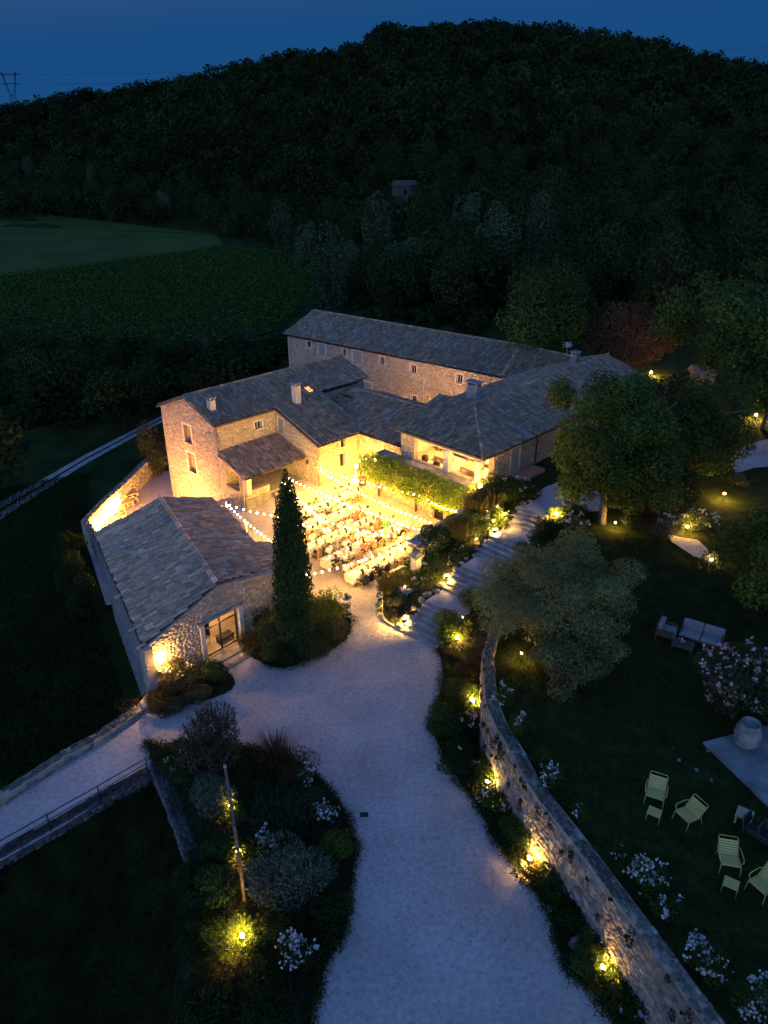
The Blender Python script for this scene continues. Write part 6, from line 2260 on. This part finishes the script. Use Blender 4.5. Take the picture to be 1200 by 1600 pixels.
for lab, px, py, hh in (('pencil cypress in the dark behind the right garden, left one', 1066, 530, 9.5), ('pencil cypress in the dark behind the right garden, right one', 1092, 528, 8.5)):
    b = G3(px, py, 3.2)
    o = thing('cypress', lab, 'tree', b, 'pencil cypresses behind the garden')
    lb = [(b.x, b.y, b.z + .5 + hh * (i + .5) / 14, (1.1 * (1 - i / 15) + .15), (1.1 * (1 - i / 15) + .15), .6) for i in range(14)]
    V, F, K = cloud(2600, lb, .35, .16, (.022, .036, .02), .2, 1.4)
    put('crown', mesh_np('crown', V, F, M_LEAF, K), o)
    MB().tube([b - Vector((0, 0, .3)), b + Vector((0, 0, hh * .8))], [.16, .04], 6).build('trunk', M_BARK, o)
GP = 'shrubs on the garden lawn'
for lab, px, py, r, h, n, col, fl_ in [('white flowering bush lit by a lamp beside the garden path', 1082, 830, .95, 1.3, 2600, (.06, .08, .03), (70, .08, (.70, .62, .40))), ('pale flowering shrub left of the garden path', 1042, 838, .9, 1.3, 2200, (.06, .065, .05), (44, .07, (.60, .52, .52))), ('brownish grass shrub under the dark trees', 1020, 815, .9, 1.0, 1800, BROWNG, None),
                                       ('pinkish shrub beneath the dark tree right of the bushy one', 1046, 768, .9, 1.2, 1600, (.08, .065, .055), (20, .08, (.40, .30, .30))), ('small pale shrub at the lower corner of the garden path', 1106, 886, .55, .8, 1100, (.05, .06, .03), (20, .06, (.62, .54, .40))), ('small lit shrub above the lone lawn lamp', 1150, 756, .6, .8, 1100, (.07, .07, .03), None),
                                       ('fern like bush lit on the lawn near the trunk', 985, 826, .6, .7, 900, (.06, .075, .02), None)]:
    plant('garden_shrub', lab, G3(px, py, 3.03), r, h, n, col, 'bush', .10, fl_, GP, 'shrub')

# oleander in its big jar
jb = G3(1163, 1166, 3.14)
ja = thing('clay_jar', 'huge pale clay jar on the paved terrace corner', 'jar', jb)
MB().lathe([(.28, 0), (.42, .25), (.50, .6), (.48, .9), (.36, 1.15), (.38, 1.22), (.34, 1.22), (.30, 1.05)], jb, 22).build('body', M_JAR, ja)
for z in (.3, .62, .92):
    MB().lathe([(.505 if z > .5 and z < .8 else .47, 0), (.515 if z > .5 and z < .8 else .48, .025), (.49 if z > .5 and z < .8 else .46, .05)], jb + Vector((0, 0, z - .02)), 22).build('rib', M_JAR, ja)
ol = thing('oleander', 'big oleander with many pale pink flowers growing behind the clay jar', 'shrub', (14.6, 24.4, 3.0))
lb = lobes_of((14.75, 24.4, 4.85), 1.85, 1.7, 1.55, 22, .42)
V, F, K = cloud(17000, lb, .15, .05, (.040, .056, .018))
put('foliage', mesh_np('foliage', V, F, M_LEAF, K), ol)
cen = surface_pts(190, lb, .0)
P = np.repeat(cen, 4, 0) + rng.normal(0, .08, (760, 3))
V, F, K = flower_heads(P, .06, (.60, .33, .32))
put('blossoms', mesh_np('blossoms', V, F, M_PETAL, K), ol)['kind'] = 'stuff'
m = MB(); stems(m, (14.6, 24.4, 3.0), 1.0, 1.6, 8, .03); m.build('stem', M_BARK, ol)

# ------------------------------------------------------------------ lawn furniture
def armchair(label, loc, rz):
    o = thing('lawn_chair', label, 'lawn chair', (0, 0, 0), 'pale lime lawn chairs')
    w = .31
    for k in range(6):
        m = MB(); y = .28 - k * .095; z = .385 - (5 - k) * 0 - (.012 * k)
        m.bbox((0, -y + 0, .40 - k * .014), 2 * w - .04, .082, .022, 0, .006)
        put('seat_slat', m.mesh('slat', M_LIME), o)
    for k in range(6):
        f = k / 6
        m = MB(); m.box((0, .22 + f * .30, .36 + f * .36), 2 * w - .04, .022, .064, 0, -.70)
        put('back_slat', m.mesh('slat', M_LIME), o)
    for sx in (-1, 1):
        x = sx * w
        m = MB(); m.tube([(x, -.30, .42), (x, .2, .35), (x, .55, .77), (x * .9, .575, .80), (0, .575, .80)], .014, 6); put('side_rail', m.mesh('rail', M_LIME), o)
        m = MB(); m.tube([(x, -.30, .42), (x * 1.05, -.36, 0)], .014, 6); put('leg', m.mesh('leg', M_LIME), o)
        m = MB(); m.tube([(x, .28, .45), (x * 1.05, .42, 0)], .014, 6); put('leg', m.mesh('leg', M_LIME), o)
        m = MB(); m.tube([(x, -.24, .42), (x * 1.18, -.26, .60), (x * 1.2, -.16, .64), (x * 1.2, .24, .60), (x * 1.02, .38, .58)], .016, 6); put('armrest', m.mesh('arm', M_LIME), o)
    o.location = loc; o.rotation_euler = (0, 0, rz)
    return o


def footstool(label, loc, rz):
    o = thing('footstool', label, 'footstool', (0, 0, 0), 'pale lime footstools')
    for k in range(5):
        m = MB(); m.bbox((0, (k - 2) * .085, .36), .46, .074, .022, 0, .006); put('slat', m.mesh('slat', M_LIME), o)
    for sx in (-1, 1):
        m = MB(); m.tube([(sx * .22, -.2, 0), (sx * .215, -.19, .36), (sx * .215, .19, .36), (sx * .22, .2, 0)], .014, 6)
        m.tube([(sx * .22, -.2, .03), (sx * .22, .2, .03)], .012, 5)
        put('leg_frame', m.mesh('leg_frame', M_LIME), o)
    o.location = loc; o.rotation_euler = (0, 0, rz)
    return o


armchair('pale lime slatted chair at the top of the lawn group, back to the trees', G3(1022, 1250, 3.02), R(-25))
armchair('pale lime slatted chair turned sideways, right of the topmost chair', G3(1072, 1284, 3.02), R(-62))
armchair('pale lime slatted chair facing the camera beside the lower footstool', G3(1136, 1354, 3.02), R(-12))
armchair('pale lime slatted chair cut by the right edge of the view', G3(1188, 1394, 3.02), R(-60))
footstool('pale lime footstool in front of the topmost chair', G3(1020, 1280, 3.02), R(-32))
footstool('pale lime footstool in front of the lower chair', G3(1139, 1392, 3.02), R(-32))
seatset('side_table', 'small reddish wooden side table on the lawn near the paving', 'table', G3(1160, 1284, 3.02), R(-35), .55, M_CHAIRWOOD, M_CHAIRWOOD, back=False, D=.5, H=.45)


def frame_chair(label, loc, rz):
    o = thing('dark_chair', label, 'chair', (0, 0, 0), 'dark chairs by the paving')
    m = MB()
    for x in (-.3, .3):
        m.tube([(x, -.3, 0), (x, -.3, .55), (x, .35, .55), (x, .35, 0)], .022, 5)
        m.tube([(x, .3, .3), (x, .42, .85)], .022, 5)
    m.tube([(-.3, .42, .85), (.3, .42, .85)], .022, 5).tube([(-.3, -.3, .34), (.3, -.3, .34)], .022, 5).tube([(-.3, .3, .3), (.3, .3, .3)], .022, 5)
    put('frame', m.mesh('frame', M_DARKWOOD), o)
    m = MB(); m.bbox((0, 0, .32), .56, .58, .05, 0, .02); put('seat', m.mesh('seat', M_CAP), o)
    m = MB(); m.box((0, .34, .42), .54, .05, .4, 0, -.25); put('backrest', m.mesh('backrest', M_CAP), o)
    o.location = loc; o.rotation_euler = (0, 0, rz)


frame_chair('dark wooden framed chair right of the reddish side table', G3(1178, 1310, 3.02), R(40))
frame_chair('second dark framed chair cut by the right edge beside the paving', G3(1202, 1325, 3.02), R(40))
sf = seatset('garden_sofa', 'garden sofa with pale cushions under the trees, above the oleander', 'sofa', G3(1094, 1004, 3.03), R(-32), 1.9, M_DARKWOOD, M_CUSHION, D=.9, H=.36)
seatset('garden_armchair', 'garden armchair with pale cushion left of the garden sofa', 'armchair', G3(1040, 996, 3.03), R(58), .85, M_DARKWOOD, M_CUSHION, D=.9, H=.36)
seatset('coffee_table', 'dark wooden coffee table between the garden sofa and armchair', 'table', G3(1066, 1014, 3.03), R(-32), .95, M_DARKWOOD, M_DARKWOOD, back=False, D=.7, H=.34)
vb = G3(1066, 1004, 3.37)
o = thing('flower_bowl', 'small bowl of white flowers on the dark coffee table', 'flowers', vb)
MB().lathe([(.06, 0), (.11, .07), (.10, .09)], vb, 10).build('bowl', M_JAR, o)
V, F, K = flower_heads(np.array(vb) + [0, 0, .13] + rng.normal(0, .06, (16, 3)), .04, WHITE)
put('blossoms', mesh_np('blossoms', V, F, M_PETAL, K), o)['kind'] = 'stuff'
# white awning-like gable far right between trees
gb_ = G3(1092, 612, 3.2)
o = thing('garden_hut', 'small pale garden hut half hidden between the right hand trees', 'hut', gb_)
M_HUTW = mat_plain('old_render', (.10, .09, .085), .9)
MB().box(gb_, 1.8, 1.6, 1.9, .6).build('wall', M_HUTW, o)
MB().hexa([gb_ + Vector((x * 1.1, y * 1.0, 1.9)) for x, y in ((-1, -1), (1, -1), (1, 1), (-1, 1))] + [gb_ + Vector((x * 1.1, y * .05, 2.6)) for x, y in ((-1, -1), (1, -1), (1, 1), (-1, 1))]).build('roof', M_HUTW, o)

# ------------------------------------------------------------------ trees by the track and in the low ground on the left
def crown_mesh(n, r, hz, col, leaf, lobes=12, W=.6, var=.3, zc=0.0):
    lb = lobes_of((0, 0, zc), r, r, hz, lobes, .45)
    V, F, K = cloud(n, lb, leaf, leaf * W, col, var)
    return mesh_np('crown', V, F, M_LEAF, K)


def trunk_mesh(h, r):
    m = MB(); limb_tree(m, (0, 0, 0), h * .85, r * .7, 5)
    return m.mesh('trunk', M_DARKBARK)


KINDS = []
for col, r, h, n, leaf in [((.024, .040, .009), 4.0, 9.0, 1500, .55), ((.032, .050, .011), 4.4, 10.0, 1500, .6), ((.020, .034, .008), 3.6, 8.0, 1300, .55), ((.036, .050, .013), 3.8, 11.0, 1500, .55), ((.026, .043, .008), 4.8, 9.0, 1600, .6)]:
    KINDS.append((crown_mesh(n, r, h * .47, col, leaf, 12, zc=h * .50), trunk_mesh(h, r), h))
PALE = [(crown_mesh(2200, 3.6, 6.0, (.075, .100, .045), .55, 14, zc=6.0), trunk_mesh(11, 3), 13), (crown_mesh(2000, 2.8, 6.6, (.060, .080, .035), .5, 14, zc=6.4), trunk_mesh(12, 2.5), 14)]


def wood_tree(name, label, x, y, z, kind, s, rz, group):
    o = thing(name, label, 'tree', (x, y, z), group)
    o.rotation_euler = (0, 0, rz); o.scale = (s, s, s * random.uniform(.88, 1.15))
    for nm, me in (('crown', kind[0]), ('trunk', kind[1])):
        q = bpy.data.objects.new(nm, me); C.objects.link(q); q.parent = o
    return o


NL = [('leafy dark tree overhanging the far end of the track', 196, 672, 7.5), ('dark tree beside the track, nearest the house corner', 232, 655, 6.5), ('dark tree at the left edge above the track', -5, 770, 9), ('dark tree left of the track, second row', 60, 650, 8), ('dark tree above the track bend', 130, 640, 8),
      ('dark tree in the hedge below the vineyard, far left', 20, 605, 4.5), ('dark tree in the hedge below the vineyard, second from left', 100, 600, 4.2), ('pale leaved small tree in the hedge behind the farmhouse roof', 320, 570, 4.2), ('pale leaved small tree in the hedge left of the long house', 395, 556, 4.4), ('dark tree filling the corner left of the long house', 365, 580, 4.2)]
for i, (lab, px, py, hh) in enumerate(NL):
    x, y = G(px, py, LOW)
    k = PALE[1] if 'pale' in lab else KINDS[i % 5]
    wood_tree('hedge_tree', lab, x, y, LOW, k, hh / k[2], rng.uniform(0, 6.28), 'trees along the farm track')

HS = []
for a_ in range(4000):
    px, py = rng.uniform(-40, 435), rng.uniform(560, 672)
    if py > np.interp(px, [-40, 0, 130, 262, 435], [700, 675, 660, 632, 580]): continue
    x, y = G(px, py, LOW)
    if any((x - a) ** 2 + (y - b) ** 2 < 4.4 ** 2 for a, b in HS): continue
    HS.append((x, y))
    if len(HS) >= 26: break
for i, (x, y) in enumerate(HS):
    k = KINDS[i % 5]
    wood_tree('thicket_tree', 'dark tree in the thicket between farm track and vineyard', x, y, LOW - .6, k, rng.uniform(.34, .58), rng.uniform(0, 6.28), 'trees of the thicket beyond the track')


def undergrowth(name, label, pts, col, r=(1.2, 2.4), n=70):
    ps = []
    for x, y in pts:
        z = float(land(np.array([x]), np.array([y]))[0]); q = rng.uniform(*r)
        ps.append(cloud(n, [(x, y, z + q * .45, q, q, q * .75)], .75, .5, np.array(col) * rng.uniform(.6, 1.3), .3, zmin=z))
    V, F, K = join(ps)
    tag(put(name, mesh_np(name, V, F, M_LEAF, K)), label, 'undergrowth', kind='stuff')


UP_ = []
while len(UP_) < 420:
    px, py = rng.uniform(-60, 445), rng.uniform(548, 672)
    if py > np.interp(px, [-60, 0, 130, 262, 445], [695, 668, 662, 634, 580]): continue
    UP_.append(G(px, py, LOW))
undergrowth('thicket_undergrowth', 'dark bushes filling the thicket beyond the farm track', UP_, (.022, .038, .008))
UQ = []
while len(UQ) < 900:
    x, y = rng.uniform(-70, 90), rng.uniform(86, 190)
    px = 600 + FPX * x / (y * cp + 24 * sp_)
    py = 800 - FPX * (y * sp_ - 24 * cp) / (y * cp + 24 * sp_)
    lim = 470 if px < 560 else (540 if px < 860 else 585)
    if px < 495 or px > 1260 or py > lim: continue
    UQ.append((x, y))
undergrowth('wood_undergrowth', 'dark bushes under the trees behind the long house', UQ, (.020, .034, .007))

# ------------------------------------------------------------------ wooded hill
# the hut stands in a small clearing of the wood
best = None
for yy in range(130, 420, 3):
    xx = (632 - 600) / FPX * yy
    zg = float(land(np.array([xx]), np.array([yy]))[0])
    zc = yy * cp - (zg + 5 - CAM_H) * sp_
    py = 800 - FPX * (yy * sp_ + (zg + 5 - CAM_H) * cp) / zc
    if best is None or abs(py - 282) < best[0]: best = (abs(py - 282), yy, zg, zc)
hp = Vector(((632 - 600) / FPX * best[3], best[1], best[2]))


def clearing(x, y): return abs(x - hp.x * y / hp.y) < 4.5 and hp.y - 20 < y < hp.y + 5


# pale and dark trees at the foot of the hill and round the farm that can be told apart
spots = []
for px, py, k in [(475, 420, 'p'), (150, 336, 'p'), (265, 352, 'p'), (440, 400, 'p'), (540, 440, 'p'), (590, 430, 'p'), (720, 410, 'p'), (515, 470, 'p'), (620, 470, 'p'), (60, 330, 'p'), (770, 440, 'p'), (840, 440, 'p')]:
    x, y = G(px, py, LOW if px < 500 else 1)
    spots.append((x, y, 'p'))
tries = 0
foot = []
while len(foot) < 285 and tries < 60000:
    tries += 1
    x = rng.uniform(-150, 130); y = rng.uniform(88, 330)
    px_z = land(np.array([x]), np.array([y]))[0]
    zc = y * cp - (px_z - CAM_H) * sp_
    px = 600 + FPX * x / zc
    if px < -60 or px > 1260: continue
    py = 800 - FPX * (y * sp_ + (px_z - CAM_H) * cp) / zc
    # keep the fields, the house and the garden clear
    lim = 560 if px > 830 else (505 if px > 560 else 470)
    if px < 505: lim = np.interp(px, [-100, 0, 340, 505], [336, 336, 368, 400])
    if py > lim: continue
    if y > 235 + max(0, -x) * .75: continue
    dmin = 5.2
    if clearing(x, y): continue
    if any((x - a) ** 2 + (y - b) ** 2 < dmin ** 2 for a, b, _ in spots): continue
    foot.append((x, y)); spots.append((x, y, 'd'))
PLAB = ['pale tree at the corner where vineyard meets the wood', 'pale tree behind the meadow, second from the left', 'pale tree behind the right end of the meadow', 'pale tree above the vineyard corner, left of the tall group', 'tall pale tree in the wood right of the vineyard corner', 'pale tree in the wood below the stone hut', 'pale tree in the wood right below the stone hut', 'pale tree in the wood straight behind the long house gable', 'pale tree in the wood behind the long house roof middle', 'pale tree behind the left end of the meadow', 'pale tree in the wood behind the right half of the long house', 'pale tree in the wood behind the round dark tree']
occ = []
for i, (x, y, k) in enumerate(spots):
    z = float(land(np.array([x]), np.array([y]))[0])
    if k == 'p':
        wood_tree('pale_tree', PLAB[i], x, y, z, PALE[i % 2], rng.uniform(.8, 1.05), rng.uniform(0, 6.28), 'pale trees at the foot of the hill')
    else:
        wood_tree('forest_tree', 'dark leafy tree in the wood at the foot of the hill', x, y, z, KINDS[i % 5], rng.uniform(.75, 1.15), rng.uniform(0, 6.28), 'dark trees at the foot of the hill')
    occ.append((x, y))
# the rest of the wood reads as one mass
cells = {}
def near(x, y, d):
    cx, cy_ = int(x // 6), int(y // 6)
    for i in (-1, 0, 1):
        for j in (-1, 0, 1):
            for a, b in cells.get((cx + i, cy_ + j), ()):
                if (a - x) ** 2 + (b - y) ** 2 < d * d: return True
    return False


for a, b in occ: cells.setdefault((int(a // 6), int(b // 6)), []).append((a, b))
pts = []
for _ in range(26000):
    x = rng.uniform(-330, 330); y = rng.uniform(110, 470)
    zc = y * cp
    if abs(x) > .62 * y + 20: continue
    y0 = np.interp(x, YX, YY)
    if y < y0 + 8: continue
    if near(x, y, 5.0) or clearing(x, y): continue
    cells.setdefault((int(x // 6), int(y // 6)), []).append((x, y)); pts.append((x, y))
pts = np.array(pts)
pz = land(pts[:, 0], pts[:, 1])
protoV = []
for k in range(5):
    r, h = rng.uniform(3.3, 4.6), rng.uniform(7, 10.5)
    lb = lobes_of((0, 0, h * .55), r, r, h * .42, 9, .46)
    protoV.append(cloud(165, lb, 1.25, .98, np.array([(.024, .040, .009), (.030, .045, .010), (.020, .034, .008), (.034, .046, .013), (.024, .038, .008)][k]), .35))
allp = []
for i in range(len(pts)):
    V, F, K = protoV[i % 5]
    a = rng.uniform(0, 6.28); s = rng.uniform(.75, 1.25)
    c_, s_ = math.cos(a), math.sin(a)
    W = V @ np.array([[c_, s_, 0], [-s_, c_, 0], [0, 0, 1]]) * s + [pts[i, 0], pts[i, 1], pz[i]]
    sp = .5 + .5 * math.sin(pts[i, 0] * .031 + 1.3 * math.sin(pts[i, 1] * .023)) * math.sin(pts[i, 1] * .027 + .6)
    allp.append((W, F, K * (.62 + .4 * sp) * rng.uniform(.8, 1.2) * (np.array((1.15, .97, .85)) if rng.random() < .1 else 1)))
V, F, K = join(allp)
tag(put('hill_woods', mesh_np('hill_woods', V, F, M_LEAF, K), None), 'dark wooded hillside behind the farm', 'woods', kind='stuff')

# vine rows
a, b = Vector((*VINE[1], 0)), Vector((*VINE[3], 0))
vp = [tuple(v) for v in VINE]
xs = np.array(vp)
q = rng.uniform(xs.min(0), xs.max(0), (110000, 2))
q = q[inside(q, vp)]
ang = R(28)
u = q @ [math.cos(ang), math.sin(ang)]
vv = q @ [-math.sin(ang), math.cos(ang)]
vv = np.round(vv / 2.4) * 2.4 + rng.normal(0, .22, len(vv))
q = np.c_[u * math.cos(ang) - vv * math.sin(ang), u * math.sin(ang) + vv * math.cos(ang)]
q = q[inside(q, vp)]
q = q[(np.abs(q[:, 0]) < .58 * q[:, 1] + 15)][:58000]
P = np.c_[q, land(q[:, 0], q[:, 1]) + rng.uniform(.3, 1.4, len(q))]
Nn = unit(len(P)); Nn[:, 2] = np.abs(Nn[:, 2]) + .4
Nn /= np.linalg.norm(Nn, axis=1)[:, None]
col = np.array((.052, .094, .013))[None] * rng.uniform(.6, 1.4, len(P))[:, None]
V, F, K = leaf_quads(P, Nn, rng.uniform(.36, .62, len(P)), rng.uniform(.3, .48, len(P)), col)
tag(put('vineyard_leaves', mesh_np('vineyard_leaves', V, F, M_LEAF, K)), 'rows of leafy vines in the field behind the farm', 'vineyard', kind='stuff')

# rough grass tufts on lawn and low field
def tufts(name, label, poly, n, zf_, col, w=.07, h=.14):
    xs = np.array([p[:2] for p in poly])
    q = rng.uniform(xs.min(0), xs.max(0), (n * 2, 2)); q = q[inside(q, [tuple(p[:2]) for p in poly])][:n]
    z = zf_(q[:, 0], q[:, 1])
    m = len(q)
    th = rng.uniform(0, 6.28, m)
    d = np.c_[np.cos(th), np.sin(th), np.zeros(m)]
    hh = h * rng.uniform(.5, 1.4, m)
    tip = np.c_[q, z] + np.c_[rng.normal(0, .05, m), rng.normal(0, .05, m), hh]
    p0 = np.c_[q, z - .01]
    V = np.stack([p0 - d * w / 2, p0 + d * w / 2, tip], 1).reshape(-1, 3)
    F = np.arange(m * 3).reshape(m, 3)
    col = np.asarray(col)[None] * rng.uniform(.6, 1.5, m)[:, None]
    tag(put(name, mesh_np(name, V, F, M_LEAF, np.repeat(col, 3, 0))), label, 'grass', kind='stuff')


NEARLAWN = [tuple(p) for p in LEDGE[2:]] + [(22, 8), (24, 40), (12, 40)]
tufts('lawn_grass', 'short dark grass of the upper lawn', NEARLAWN, 70000, lawn_z, (.030, .040, .009), .05, .09)
LOWF = [G(*p, LOW) for p in [(-100, 1600), (-100, 780), (140, 740), (130, 900), (200, 1110), (0, 1240)]]
tufts('field_grass', 'rough dark grass of the low field left of the barn', LOWF, 60000, lambda x, y: land(x, y), (.022, .036, .009), .10, .22)

# hut on the hill, pylon on the left skyline
o = thing('stone_hut', 'small stone hut with tiled roof among the trees of the hill', 'hut', hp)
wm = MB(); wm.box(hp - Vector((0, 0, 1)), 5.4, 4.2, 4.4, .35); wm.build('wall', mat_plain('hut_wall', (.07, .06, .045), .9), o)
up_ = hp + Vector((0, 0, 3.4))
Mx = Matrix.Rotation(.35, 3, 'Z')
MB().hexa([up_ + Mx @ Vector(q) for q in ((-3.1, -2.5, 0), (3.1, -2.5, 0), (3.1, 2.5, 0), (-3.1, 2.5, 0), (-3.1, -.1, 1.4), (3.1, -.1, 1.4), (3.1, .1, 1.4), (-3.1, .1, 1.4))]).build('roof', mat_plain('hut_roof', (.07, .05, .035), .9), o)
wm = MB(); wm.box(hp + Mx @ Vector((-.6, -2.08, 1.4)), .8, .1, 1.1, .35); wm.build('window', M_GLASS, o)

pyl = Vector((-330, 690, 0)); pyl.z = float(land(np.array([pyl.x]), np.array([pyl.y]))[0])
zc = pyl.y * cp - (50 - CAM_H) * sp_
pyl.x = (20 - 600) / FPX * zc
topz = None
for zz in np.arange(20, 140, .5):
    zcc = pyl.y * cp - (zz - CAM_H) * sp_
    if 800 - FPX * (pyl.y * sp_ + (zz - CAM_H) * cp) / zcc < 113: topz = zz; break
o = thing('electricity_pylon', 'faint steel electricity pylon on the left skyline', 'pylon', pyl)
m = MB()
hgt = topz - pyl.z
for sx in (-1, 1):
    for sy in (-1, 1):
        m.tube([pyl + Vector((sx * 4, sy * 4, 0)), pyl + Vector((sx * 1.6, sy * 1.6, hgt * .72)), pyl + Vector((sx * 5.5, sy * .6, hgt))], .28, 4)
for f in (.3, .45, .6, .72):
    w = 4 - f * 3.3
    m.tube([pyl + Vector((-w, -w, hgt * f)), pyl + Vector((w, -w, hgt * f))], .2, 4)
m.build('tower', M_CAP, o)
m = MB(); m.tube([pyl + Vector((-9, 0, hgt * .97)), pyl + Vector((9, 0, hgt * .97))], .3, 4).tube([pyl + Vector((-7, 0, hgt * .86)), pyl + Vector((7, 0, hgt * .86))], .3, 4)
m.build('crossarm', M_CAP, o)
m = MB()
for dx, f in ((-9, .97), (9, .97), (-7, .86), (7, .86)):
    a = pyl + Vector((dx, 0, hgt * f))
    e = Vector((420, 640, a.z + 24))
    pts_ = []
    for i in range(25):
        t_ = i / 24
        p = a.lerp(e + Vector((0, dx, 0)), t_); p.z -= 14 * 4 * t_ * (1 - t_) * .5
        pts_.append(p)
    m.tube(pts_, .05, 3, False)
m.build('cable', M_CAP, o)
